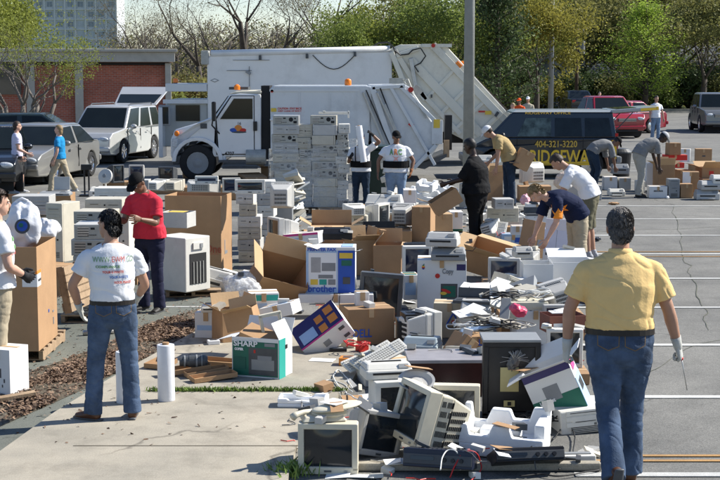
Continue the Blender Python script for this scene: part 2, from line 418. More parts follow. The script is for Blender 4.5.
# ================================================================== buildings
def brick_mat():
    m = bpy.data.materials.new('red_brick'); m.use_nodes = True; N = m.node_tree.nodes; L = m.node_tree.links; b = N['Principled BSDF']
    tc = N.new('ShaderNodeTexCoord'); mp = N.new('ShaderNodeMapping'); mp.inputs['Rotation'].default_value = (R(90), 0, 0); L.new(tc.outputs['Object'], mp.inputs['Vector'])
    br = N.new('ShaderNodeTexBrick'); br.inputs['Color1'].default_value = (.44, .115, .065, 1); br.inputs['Color2'].default_value = (.32, .08, .048, 1); br.inputs['Mortar'].default_value = (.33, .24, .19, 1)
    br.inputs['Scale'].default_value = 1; br.inputs['Mortar Size'].default_value = .009; br.inputs['Brick Width'].default_value = .22; br.inputs['Row Height'].default_value = .075
    L.new(mp.outputs[0], br.inputs['Vector'])
    nz = N.new('ShaderNodeTexNoise'); nz.inputs['Scale'].default_value = .9; nz.inputs['Detail'].default_value = 7; L.new(tc.outputs['Object'], nz.inputs['Vector'])
    mr = N.new('ShaderNodeMapRange'); mr.inputs[1].default_value = .3; mr.inputs[2].default_value = .7; mr.inputs[3].default_value = .78; mr.inputs[4].default_value = 1.2; L.new(nz.outputs['Fac'], mr.inputs[0])
    mx = N.new('ShaderNodeMixRGB'); mx.blend_type = 'MULTIPLY'; mx.inputs['Fac'].default_value = 1; L.new(br.outputs['Color'], mx.inputs['Color1']); L.new(mr.outputs[0], mx.inputs['Color2'])
    L.new(mx.outputs['Color'], b.inputs['Base Color']); b.inputs['Roughness'].default_value = .9; return m
brick = brick_mat()
conc_trim = mat('concrete_trim', (.40, .38, .33), .8, .12, 2, .1, 40, dirt=.2)
glassd = mat('dark_window_glass', (.03, .04, .05), .08, .2, 2, spec=.7)
BY = 62.0
bl = yp(-60, 60, BY).x; brx = yp(171, 60, BY).x; zt = yp(100, 52, BY).z; zr = yp(100, 62, BY).z
rt = empty('school_building', (brx, BY, 0), 9, 'long single storey red brick building with concrete roof band and pilasters', 'building')
W_ = brx-bl; H_ = zt
b = MB(); b.box((-W_/2, 9, (zr)/2), (W_-.1, 17.6, zr-.02)); b.build('wall', brick, rt)
b = MB(); b.box((-W_/2, 8.9, (zr+zt)/2), (W_+.3, 18.6, zt-zr)); b.box((-W_/2, 8.9, zt+.06), (W_+.5, 18.9, .12)); b.build('roof_band', conc_trim, rt, bevel=.02)
for px in (81, 34, 168.5):
    x = yp(px, 100, BY).x-brx; b = MB(); b.box((x, .02, zr/2-.02), (.34 if px < 160 else .25, .35, zr-.04)); b.build('pilaster', conc_trim, rt, bevel=.02)
for px in (32, ):
    x = yp(px, 100, BY).x-brx; b = MB(); b.box((x-.8, .1, 2.5), (1.0, .12, 1.3)); b.build('window', glassd, rt)
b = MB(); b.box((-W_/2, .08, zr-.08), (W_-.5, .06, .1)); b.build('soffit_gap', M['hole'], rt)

# tower block far behind
TY = 455.0
x0 = yp(14, 20, TY).x; x1 = yp(116.5, 20, TY).x
rt = empty('apartment_tower', ((x0+x1)/2, TY, 0), 0, 'tall grey concrete apartment block far behind the brick building', 'building')
TW = x1-x0; TH = 46
tm = mat('tower_concrete', (.54, .56, .57), .8, .06, .2, dirt=.08)
tpan = mat('tower_panel', (.47, .50, .53), .7, .1, .3); twin = mat('tower_window', (.27, .31, .35), .4, .3, .4)
b = MB(); b.box((0, 8, TH/2), (TW, 16, TH)); b.build('wall', tm, rt)
nb = 10; fl = 3.0
b = MB(); bw = TW/nb
for i in range(nb+1): b.box((-TW/2+i*bw, -.2, TH/2), (.42, .5, TH))
for k_ in range(int(TH/fl)+1): b.box((0, -.15, k_*fl+.2), (TW, .36, .38))
b.build('frame', mat('tower_frame', (.62, .62, .60), .8, .05, .2), rt)
r = random.Random(4); cnt = 0
for k_ in range(2, 11):
    for i in range(nb):
        zc = k_*fl+1.75; xc = -TW/2+(i+.5)*bw
        b = MB(); b.box((xc, -.03, zc), (bw*.5, .1, 1.5)); b.box((xc, -.07, zc-.0), (.08, .1, 1.5), m=1)
        if cnt < 95: b.build('window', [twin if r.random() < .6 else tpan, tm], rt)
        cnt += 1

# grey gabled house at right behind pole
HY = 118.0
hx0 = yp(538, 100, HY).x; hx1 = yp(561, 100, HY).x
rt = empty('gabled_house', ((hx0+hx1)/2-.3, HY, 0), 0, 'pale grey house gable behind the thin light pole', 'house')
pv = mat('grey_siding', (.42, .45, .50), .7, .06, 2); rf = mat('dark_shingles', (.05, .055, .065), .9, .2, 3)
b = MB(); b.prism([(-3.4, 0), (3.4, 0), (3.4, 1.0), (0, 3.7), (-3.4, 1.0)], 0, 10, 'y'); b.build('wall', pv, rt)
b = MB(); b.prism([(-3.8, .75), (0, 3.85), (3.8, .75), (3.8, .95), (0, 4.08), (-3.8, .95)], -.4, 10.4, 'y'); b.build('roof', rf, rt)
b = MB(); b.prism([(-3.8, .72), (0, 3.82), (3.8, .72), (3.8, .98), (0, 4.12), (-3.8, .98)], -.5, -.41, 'y'); b.build('gable_trim', mat('white_trim', (.6, .6, .6), .6), rt)
b = MB(); b.box((-1, -.03, 1.3), (1.2, .06, .9)); b.build('window', glassd, rt)
hx = yp(580, 90, 124).x
rt = empty('low_house', (hx, 124, 0), 0, 'low dark roofed house behind the dark sedan and utility pole', 'house')
b = MB(); b.box((0, 4, 1.1), (7.6, 8, 2.2)); b.build('wall', mat('dark_siding', (.08, .10, .12), .8, .1, 2), rt)
b = MB(); b.prism([(-.6, 2.2), (4, 3.6), (8.6, 2.2)], -4.2, 4.2, 'x'); b.build('roof', mat('blue_shingles', (.05, .065, .085), .9, .2, 3), rt)
hx = yp(712, 80, 128).x
rt = empty('blue_house', (hx, 128, 0), 0, 'pale blue house half hidden among trees at the right edge', 'house')
b = MB(); b.box((0, 4, 1.6), (9, 8, 3.2)); b.build('wall', mat('blue_siding', (.20, .26, .32), .8, .1, 2), rt)
b = MB(); b.prism([(-.6, 3.2), (4, 5.0), (8.6, 3.2)], -4.8, 4.8, 'x'); b.build('roof', mat('slate_shingles', (.09, .10, .11), .9, .2, 3), rt)
# kerb beyond the lot
tag(MB().box((12, 104.2, .07), (110, .3, .16)).build('kerb', conc), kind='structure')

# ================================================================== poles
def pole(name, px, py, wpx, label, h, m, taper=.75, extra=None):
    p = gp(px, py); s = SC(py); r0 = wpx/s/2
    rt = empty(name, (p.x, p.y, 0), 0, label, 'pole')
    b = MB(); b.tube([(0, 0, 0), (0, 0, h)], [r0*1.12, r0*taper], 16); b.build('shaft', m, rt, smooth=True)
    return rt, r0
cpol = mat('pole_concrete', (.26, .27, .25), .85, .12, 6, .4, 40, dirt=.2)
rt, r0 = pole('light_pole', 468, 207, 10.4, 'thick grey concrete light pole behind the man in black', 10, cpol)
b = MB(); b.cyl((0, 0, -.02), (0, 0, .5), r0*1.7, 18); b.build('base', conc_trim, rt, smooth=False, bevel=.02)
b = MB(); b.box((0, -.9, 9.9), (.3, 1.2, .14)); b.build('lamp_head', M['mgrey'], rt)
rt, r0 = pole('light_pole', 550.5, 116, 5, 'thin grey metal light pole beyond the lettered van', 14, mat('pole_metal', (.28, .30, .31), .6, .1, 4))
b = MB(); b.box((.0, 0, .15), (.5, .5, .3)); b.build('base', conc_trim, rt)
b = MB(); b.box((0, -.5, 14), (.35, 1.2, .15)); b.build('lamp_head', M['mgrey'], rt)
p = gp(576, 111); rt = empty('utility_pole', (p.x, p.y, 0), 0, 'brown wooden utility pole with a grey transformer drum', 'pole')
b = MB(); b.tube([(0, 0, 0), (0, 0, 5.75)], [.14, .1], 10); b.build('shaft', mat('creosote_wood', (.12, .08, .055), .9, .3, 6), rt, smooth=True)
b = MB(); b.cyl((.32, -.1, 3.95), (.32, -.1, 4.85), .22, 14); b.box((.1, 0, 4.6), (.3, .1, .08)); b.build('transformer', M['mgrey'], rt, bevel=.02)
b = MB(); b.box((0, 0, 5.5), (1.0, .09, .1)); b.build('crossarm', M['wood'], rt)
for x in (-.42, 0.05, .42):
    b = MB(); b.lathe([(.03, 0), (.05, .05), (.03, .12)], 8, (x, 0, 5.55)); b.build('insulator', M['offwhite'], rt)
# ================================================================== trees
def leaf_mat(name, c0, c1, tr=.45):
    m = bpy.data.materials.new(name); m.use_nodes = True; N = m.node_tree.nodes; L = m.node_tree.links; b = N['Principled BSDF']
    ge = N.new('ShaderNodeNewGeometry'); rp = N.new('ShaderNodeValToRGB'); rp.color_ramp.elements[0].color = (*c0, 1); rp.color_ramp.elements[1].color = (*c1, 1)
    tc = N.new('ShaderNodeTexCoord'); nz = N.new('ShaderNodeTexNoise'); nz.inputs['Scale'].default_value = .7; nz.inputs['Detail'].default_value = 3; L.new(tc.outputs['Object'], nz.inputs['Vector'])
    ma = N.new('ShaderNodeMath'); ma.operation = 'MULTIPLY_ADD'; L.new(ge.outputs['Random Per Island'], ma.inputs[0]); ma.inputs[1].default_value = .6
    m2 = N.new('ShaderNodeMath'); m2.operation = 'MULTIPLY_ADD'; L.new(nz.outputs['Fac'], m2.inputs[0]); m2.inputs[1].default_value = 1.6; m2.inputs[2].default_value = -.6
    L.new(m2.outputs[0], ma.inputs[2]); L.new(ma.outputs[0], rp.inputs['Fac']); L.new(rp.outputs['Color'], b.inputs['Base Color'])
    b.inputs['Roughness'].default_value = .6; b.inputs['Specular IOR Level'].default_value = .2
    tr_ = N.new('ShaderNodeBsdfTranslucent'); L.new(rp.outputs['Color'], tr_.inputs['Color']); mx = N.new('ShaderNodeMixShader'); mx.inputs[0].default_value = tr
    L.new(b.outputs[0], mx.inputs[1]); L.new(tr_.outputs[0], mx.inputs[2]); L.new(mx.outputs[0], N['Material Output'].inputs['Surface']); return m
LM = {'spring': leaf_mat('spring_leaves', (.12, .15, .03), (.30, .33, .06)),
      'bright': leaf_mat('bright_leaves', (.21, .31, .04), (.44, .56, .09)),
      'green': leaf_mat('green_leaves', (.10, .135, .035), (.23, .29, .065)),
      'olive': leaf_mat('olive_leaves', (.11, .12, .04), (.27, .26, .085)),
      'dark': leaf_mat('dark_leaves', (.03, .05, .02), (.09, .13, .045), .3),
      'brown': leaf_mat('budding_twigs', (.11, .095, .055), (.24, .20, .11)),
      'yellow': leaf_mat('yellow_leaves', (.16, .15, .03), (.33, .30, .06))}
bark = mat('bark', (.085, .07, .055), .9, .25, 5, .3, 20)
bark_l = mat('pale_bark', (.15, .13, .11), .9, .2, 5, .3, 20)
def leaves(pts, size, seed, m, flat=.5):
    r = np.random.RandomState(seed); P = np.array(pts); n = len(P)
    a = r.normal(size=(n, 3)); a /= np.linalg.norm(a, axis=1)[:, None]; b = r.normal(size=(n, 3)); b -= (a*b).sum(1)[:, None]*a; b /= np.linalg.norm(b, axis=1)[:, None]
    s = size*(.6+.8*r.rand(n))[:, None]; a = a*s; b = b*s*.62
    V = np.stack([P-a, P-b*.9+a*.1, P+a, P+b], 1).reshape(-1, 3)
    me = bpy.data.meshes.new('leaves'); me.vertices.add(4*n); me.vertices.foreach_set('co', V.ravel()); me.loops.add(4*n); me.loops.foreach_set('vertex_index', np.arange(4*n))
    me.polygons.add(n); me.polygons.foreach_set('loop_start', np.arange(0, 4*n, 4)); me.polygons.foreach_set('loop_total', np.full(n, 4)); me.update(calc_edges=True); me.materials.append(m); return me
def grow(b, rn, p, d, L_, r_, depth, tips, up=.15, spread=.55, kids_=(2, 3), shrink=.74, sides=5, twist=.18, segs=3):
    pts = [p]; q = p.copy(); dd = d.copy()
    for i in range(segs):
        tw = twist if depth < 5 else twist*.3
        dd = (dd+Vector((rn.gauss(0, tw), rn.gauss(0, tw), rn.gauss(0, tw*.6)+up*.35))).normalized(); q = q+dd*L_/segs; pts.append(q.copy())
    rs = [r_*(1-.4*i/segs) for i in range(segs+1)]
    b.tube(pts, rs, 3 if depth < 3 else sides)
    if depth <= 2: tips += pts[1:]
    if depth == 0: return
    n = rn.randint(*kids_)
    for i in range(n):
        ax = Vector((rn.gauss(0, 1), rn.gauss(0, 1), rn.gauss(0, .5))); ax = (ax-dd*ax.dot(dd)).normalized()
        nd = (dd+ax*(spread*(.6+.8*rn.random()))+Vector((0, 0, up))).normalized()
        start = pts[-1] if i < 2 else pts[-2]
        grow(b, rn, start, nd, L_*shrink*(.8+.35*rn.random()), rs[-1]*(.80 if i == 0 else .62), depth-1, tips, up, spread, kids_, shrink, sides, twist, segs)
def make_tree(kind, seed, H):
    rn = random.Random(seed); b = MB(); tips = []
    if kind == 'bare':
        grow(b, rn, Vector((0, 0, 0)), Vector((rn.gauss(0, .05), 0, 1)), H*.24, H*.022, 7, tips, .10, .62, (2, 3), .77, 6, .16)
        r = np.random.RandomState(seed); T = np.array([tuple(t) for t in tips]); idx = r.randint(0, len(T), 1500)
        return b, T[idx]+r.normal(size=(1500, 3))*.15, .035
    if kind == 'leafy':
        grow(b, rn, Vector((0, 0, 0)), Vector((rn.gauss(0, .06), rn.gauss(0, .06), 1)), H*.15, H*.018, 6, tips, .05, .75, (2, 3), .84, 6, .17)
        r = np.random.RandomState(seed); T = np.array([tuple(t) for t in tips]); idx = r.randint(0, len(T), 15000)
        return b, T[idx]+r.normal(size=(15000, 3))*np.array([.30, .30, .22]), .062
    if kind == 'forked':     # small multi stem tree
        for k_ in range(4):
            a = k_*1.57+rn.random(); grow(b, rn, Vector((math.cos(a)*.15, math.sin(a)*.15, 0)), Vector((math.cos(a)*.45, math.sin(a)*.45, 1)).normalized(), H*.30, H*.020, 5, tips, .06, .6, (2, 3), .74, 6, .2)
        r = np.random.RandomState(seed); T = np.array([tuple(t) for t in tips]); idx = r.randint(0, len(T), 4600)
        return b, T[idx]+r.normal(size=(4600, 3))*.12, .055
    if kind == 'cone':
        b.tube([(0, 0, 0), (.05, 0, H*.5), (0, 0, H*.95)], [H*.016, H*.010, .02], 8)
        r = np.random.RandomState(seed); pts = []
        for i in range(130):
            z = H*(.12+.80*rn.random()); f = (z/H); R_ = H*.33*(1-f)**.75*min(1, (f/.2))**.5*(.55+.5*rn.random()); a = rn.random()*6.28
            e = Vector((math.cos(a)*R_, math.sin(a)*R_, z+R_*.75)); e.z = min(e.z, H*1.0)
            s0 = Vector((0, 0, z*.93)); b.tube([s0, s0.lerp(e, .5)+Vector((0, 0, -.06*R_)), e], [.03, .02, .008], 4)
            for k_ in range(85):
                t = .30+.75*r.rand(); q = s0.lerp(e, t); pts.append((q.x+r.normal()*.20, q.y+r.normal()*.20, q.z+r.normal()*.22))
        return b, np.array(pts), .06
    if kind == 'cedar':
        b.tube([(0, 0, 0), (0, 0, H*.9)], [H*.02, .03], 7); r = np.random.RandomState(seed); pts = []
        for i in range(110):
            z = H*(.06+.88*rn.random()); f = z/H; R_ = H*.24*(1-f)**.7*(.6+.5*rn.random()); a = rn.random()*6.28
            e = Vector((math.cos(a)*R_, math.sin(a)*R_, z+R_*.35)); b.tube([(0, 0, z*.97), e], [.04, .01], 3)
            for k_ in range(110):
                t = .25+.8*r.rand(); q = Vector((0, 0, z*.97)).lerp(e, t); pts.append((q.x+r.normal()*.22, q.y+r.normal()*.22, q.z+r.normal()*.25))
        return b, np.array(pts), .075
    if kind == 'bush':
        r = np.random.RandomState(seed); pts = []
        for i in range(26):
            a = rn.random()*6.28; e = Vector((math.cos(a)*H*.6*rn.random(), math.sin(a)*H*.6*rn.random(), H*(.35+.55*rn.random()))); b.tube([(e.x*.15, e.y*.15, 0), e], [.04, .01], 4)
            for k_ in range(130): pts.append(tuple(np.array(e)*(.7+.35*r.rand())+r.normal(size=3)*H*np.array([.13, .13, .11])))
        P = np.array(pts); P = P[P[:, 2] > .02]; return b, P, .07
PROTO = {}
def tree(kind, seed, lm, px, d, H, label, group=None, bk=None, name=None, base=0.0, rz=0, sc_=(1, 1, 1), leafsize=None):
    """px: photo column of the trunk; d: distance; H: height"""
    key = (kind, seed, lm)
    x = yp(px, 100, d).x
    nm = name or {'bare': 'bare_tree', 'leafy': 'leafy_tree', 'forked': 'small_tree', 'cone': 'conical_tree', 'cedar': 'cedar_tree', 'bush': 'bush'}[kind]
    rt = empty(nm, (x, d, base), rz, label, 'bush' if kind == 'bush' else 'tree', group)
    if key not in PROTO:
        b, P, ls = make_tree(kind, seed, 10.0 if kind != 'bush' else 2.0)
        tm_ = b.mesh('trunk', bk or bark); tm_.polygons.foreach_set('use_smooth', [True]*len(tm_.polygons))
        PROTO[key] = (tm_, leaves(P, leafsize or ls, seed, LM[lm]))
    s = H/(10.0 if kind != 'bush' else 2.0); rt.scale = (s*sc_[0], s*sc_[1], s*sc_[2])
    for nme, me in (('trunk', PROTO[key][0]), ('crown', PROTO[key][1])):
        o = bpy.data.objects.new(nme, me); C.objects.link(o); o.parent = rt
    return rt
# near trees by the brick building
tree('forked', 11, 'spring', 8, 52, 5.6, 'small budding tree with many stems left of the brick wall window', leafsize=.05, bk=bark_l)
tree('forked', 12, 'spring', 36, 54, 5.8, 'small budding tree with spreading stems right of the brick wall window', bk=bark_l)
tree('leafy', 13, 'spring', 22, 76, 10.5, 'yellow green leafy tree rising above the brick building roof', rz=40)
tree('leafy', 14, 'spring', -22, 74, 13, 'tall yellow green tree cut off by the left edge of the photo', rz=120)
# bare trees
BT = [(138, 92, 9.2, 21, 'bare', 'brown', 'slender bare tree just right of the apartment tower', 10, 1),
      (163, 96, 10.5, 22, 'bare', 'brown', 'bare tree with upright forks behind the end of the brick building', 80, 1),
      (203, 100, 13, 21, 'bare', 'brown', 'bare tree with low limbs above the truck cab arms', 200, 1),
      (243, 88, 15, 23, 'bare', 'brown', 'large wide spreading bare tree above the front of the tall white truck', 30, 1.25),
      (302, 92, 14, 22, 'bare', 'brown', 'tall bare tree above the middle of the tall white truck', 290, 1),
      (336, 99, 12, 21, 'bare', 'brown', 'thin bare tree left of the bright green trees', 140, .9)]
for px, d, H, sd, k_, lm, lab, rz, sx in BT: tree(k_, sd, lm, px, d, H, lab, rz=rz, sc_=(sx, sx, 1))
LT = [(352, 86, 10, 31, 'green', 'light green tree behind the looped hose on the truck roof', 0, 1),
      (385, 90, 12, 32, 'spring', 'fresh green feathery tree above the tailgate hinge of the tall truck', 60, 1.1),
      (428, 88, 12.5, 33, 'green', 'leaning green tree left of the thick light pole', 100, 1.15),
      (446, 96, 15, 32, 'olive', 'olive leaved tall tree just behind the thick light pole', 250, 1.1),
      (536, 92, 13, 31, 'yellow', 'yellowing tree left of the thin light pole', 190, 1.0),
      (517, 104, 14, 33, 'spring', 'yellow green tree behind the dark cedar', 20, 1.1),
      (580, 118, 17, 32, 'olive', 'large olive tree behind the utility pole', 320, 1.2),
      (618, 122, 18, 31, 'olive', 'dense olive tree directly behind the bright conical tree', 75, 1.2),
      (668, 116, 18, 33, 'olive', 'tall brownish green tree right of the bright conical tree', 150, 1.1),
      (702, 105, 15, 31, 'olive', 'tall dark limbed tree above the grey pickup at the right', 222, 1.1),
      (740, 112, 16, 32, 'spring', 'tree whose yellow green branches enter at the top right corner', 10, 1.1)]
for px, d, H, sd, lm, lab, rz, sx in LT: tree('leafy', sd, lm, px, d, H, lab, rz=rz, sc_=(sx, sx, 1))
tree('cedar', 41, 'dark', 497, 84, 11.5, 'dense dark green cedar tree just right of the thick light pole', sc_=(1.05, 1.05, 1))
tree('cedar', 42, 'dark', 519, 95, 8, 'short dark evergreen behind the people in orange', rz=70)
tree('cone', 43, 'bright', 645, 101, 7.9, 'bright yellow green cone shaped tree in front of the dark trees', sc_=(1.75, 1.6, 1))
BS = [(187, 72, 2.6, 'olive', 'olive shrub behind the white truck cab'),
      (158, 66, 2.0, 'green', 'green shrub at the end of the brick wall'),
      (505, 103, 2.6, 'spring', 'leafy shrub left of the people in orange'),
      (541, 107, 2.4, 'yellow', 'yellow green shrub behind the thin pole base'),
      (590, 108, 3.0, 'dark', 'dark glossy shrub behind the dark sedan'),
      (612, 107, 2.4, 'olive', 'olive hedge bush behind the red vehicle roof'),
      (628, 109, 2.2, 'green', 'low green bush left of the bright conical tree trunk'),
      (675, 108, 3.4, 'dark', 'round dark bush right of the bright conical tree trunk'),
      (664, 106, 1.8, 'green', 'small green bush behind the man by the red door'),
      (692, 110, 3.0, 'dark', 'dark bush behind the grey pickup roof'),
      (716, 108, 2.6, 'olive', 'olive bush at the right edge behind the grey pickup')]
for i, (px, d, H, lm, lab) in enumerate(BS): tree('bush', 51+i % 3, lm, px, d, H, lab, rz=i*47, sc_=(1.25, 1.1, 1))
for k, (px, d, H, sd, rz, lab) in enumerate([(127, 104, 8.5, 23, 140, 'small bare tree beside the right edge of the apartment tower'), (150, 108, 10, 21, 60, 'bare tree left of the upright forked one behind the brick building'), (178, 98, 9.5, 23, 230, 'low bare tree above the white pickup like cab of the tall truck'), (222, 108, 12, 22, 10, 'bare tree left of the wide spreading one'), (266, 104, 11.5, 21, 310, 'bare tree right of the wide spreading one'), (284, 110, 12, 23, 100, 'fine twigged bare tree above the clamps of the tall truck'), (322, 106, 13, 22, 200, 'bare tree above the looped hose left part'), (368, 110, 14, 21, 20, 'bare tree showing through the light green tree'), (412, 108, 14, 23, 70, 'bare tree behind the leaning green tree')]):
    tree('bare', sd, 'brown', px, d, H, lab, rz=rz, sc_=(1.25, 1.1, 1))
# far wood, one mass of thin trunks and leaf clumps
r = np.random.RandomState(9); P1 = []; P2 = []; b = MB()
nT = 0
while nT < 430:
    y = r.uniform(124, 175); px = r.uniform(112, 800); x = yp(px, 100, y).x; nT += 1
    ztop = {0: 14, 1: 22, 2: 30}[0 if px < 170 else (1 if px < 330 else 2)]
    ztop = (44 if px < 200 else (42 if px < 350 else (26 if px < 480 else -14)))+r.normal()*9
    H = max(3.0, CH+(y*(170-ztop-100+0)/F)*1.0+.4) if px > 0 else 4
    b.tube([(x, y, 0), (x+r.normal()*.3, y, H*.5), (x+r.normal()*.7, y, H)], [.13, .09, .03], 3)
    for k_ in range(9):
        zz = H*(.12+.8*r.rand()); a = r.rand()*6.28; l = .6+1.3*r.rand(); cx, cy, cz = x+math.cos(a)*l, y+math.sin(a)*l, zz+l*.5
        b.tube([(x, y, zz), (cx, cy, cz)], [.05, .015], 3)
        for k2 in range(5): b.tube([(cx, cy, cz), (cx+r.normal()*.6, cy, cz+r.rand()*1.0)], [.018, .006], 3)
        n = 34 if px < 480 else 64; q = np.array([cx, cy, cz])+r.normal(size=(n, 3))*np.array([.8, .8, .6])
        (P1 if (px < 340) ^ (r.rand() < .25) else P2).append(q)
# low undergrowth closes the bottom
for i in range(700):
    y = r.uniform(108, 135); px = r.uniform(165, 780); x = yp(px, 100, y).x
    q = np.array([x, y, r.uniform(.2, 2.4)])+r.normal(size=(60, 3))*np.array([.7, .7, .45]); (P1 if (px < 380) ^ (r.rand() < .3) else P2).append(q)
P1 = np.concatenate(P1); P2 = np.concatenate(P2)
P1 = P1[P1[:, 2] > 0]; P2 = P2[P2[:, 2] > 0]
for i, (P, lm, lab) in enumerate(((P1, 'brown', 'brown budding wood along the horizon behind the trucks'), (P2, 'olive', 'olive green wood along the horizon on the right'))):
    o = bpy.data.objects.new('woodland', leaves(P, (.085, .12)[i], 60+i, LM[lm])); C.objects.link(o); tag(o, lab, 'wood', None, 'stuff')
o = b.build('woodland_trunks', bark_l, recalc=False); tag(o, 'thin trunks of the wood along the horizon', 'wood', None, 'stuff')
# ================================================================== vehicles
def paint(name, col, rough=.25, metal=0.0, dirt=.0):
    m = mat(name, col, rough, .04, 1.5, metal=metal, spec=.5, dirt=dirt)
    b = m.node_tree.nodes['Principled BSDF']; b.inputs['Coat Weight'].default_value = .6; b.inputs['Coat Roughness'].default_value = .08; return m
P_silver = paint('silver_paint', (.33, .325, .30), .3, .5); P_silver2 = paint('light_silver_paint', (.55, .55, .53), .3, .35)
P_dkgreen = paint('dark_green_paint', (.012, .022, .02)); P_black = paint('black_paint', (.008, .009, .011)); P_red = paint('red_paint', (.30, .008, .018)); P_dkgrey = paint('dark_grey_paint', (.20, .205, .20), .3, .35)
P_white = paint('white_truck_paint', (.74, .74, .72), .4, 0, .30); P_white2 = paint('pale_grey_truck_paint', (.60, .63, .64), .4, 0, .40); P_cream = paint('cream_truck_paint', (.70, .67, .56), .5, 0, .5)
P_van = paint('van_black_paint', (.010, .016, .022)); P_yel = paint('van_yellow_paint', (.80, .50, .02)); P_grn = paint('green_truck_paint', (.03, .07, .05))
glass = mat('car_glass', (.010, .014, .014), .08, .2, 2, spec=.35)
lampm = mat('headlight_lens', (.55, .58, .6), .08, .3, 25, spec=.9); ambl = mat('amber_lens', (.85, .22, .02), .2, .1); redl = mat('red_lens', (.45, .01, .01), .2, .1)
platem = mat('number_plate', (.65, .65, .62), .5)
def wheel(parent, x, y, r, w=.2, side=1, rim=None):
    b = MB(); b.lathe([(r*.66, -w*.12), (r*.66, -w/2), (r*.93, -w/2), (r, -w/2+.03), (r, w/2-.03), (r*.93, w/2), (r*.66, w/2), (r*.66, w*.12)], 30, (x, y, r), rot=(90, 0, 0))
    wo = b.build('wheel', M['rubber'], parent, smooth=False, bevel=.008)
    b = MB(); s = side; b.lathe([(r*.66, -w*.38), (r*.66, w*.40), (r*.60, w*.42), (r*.56, w*.30), (r*.2, w*.36), (r*.16, w*.44), (.01, w*.44)], 24, (x, y, r), rot=(-90*s, 0, 0))
    for k in range(5):
        a = k*2*math.pi/5+.3; b.box((x+math.cos(a)*r*.38, y+s*w*.40, r+math.sin(a)*r*.38), (r*.44, .02, r*.13), rot=(0, -math.degrees(a), 0))
    b.build('rim', rim or M['chrome'], wo)
    return wo
def quadpanel(b, pts, inset=.06, out=.012, m=0):
    """pts: 4 corners ccw seen from outside -> thin glass slab slightly proud"""
    c = sum(pts, Vector())/4; n = (pts[1]-pts[0]).cross(pts[3]-pts[0]).normalized()
    q = []
    for p in pts:
        d = c-p; q.append(p+d.normalized()*min(inset*1.3, d.length*.4))
    b.hexa([p-n*.01 for p in q], [p+n*out for p in q], m)
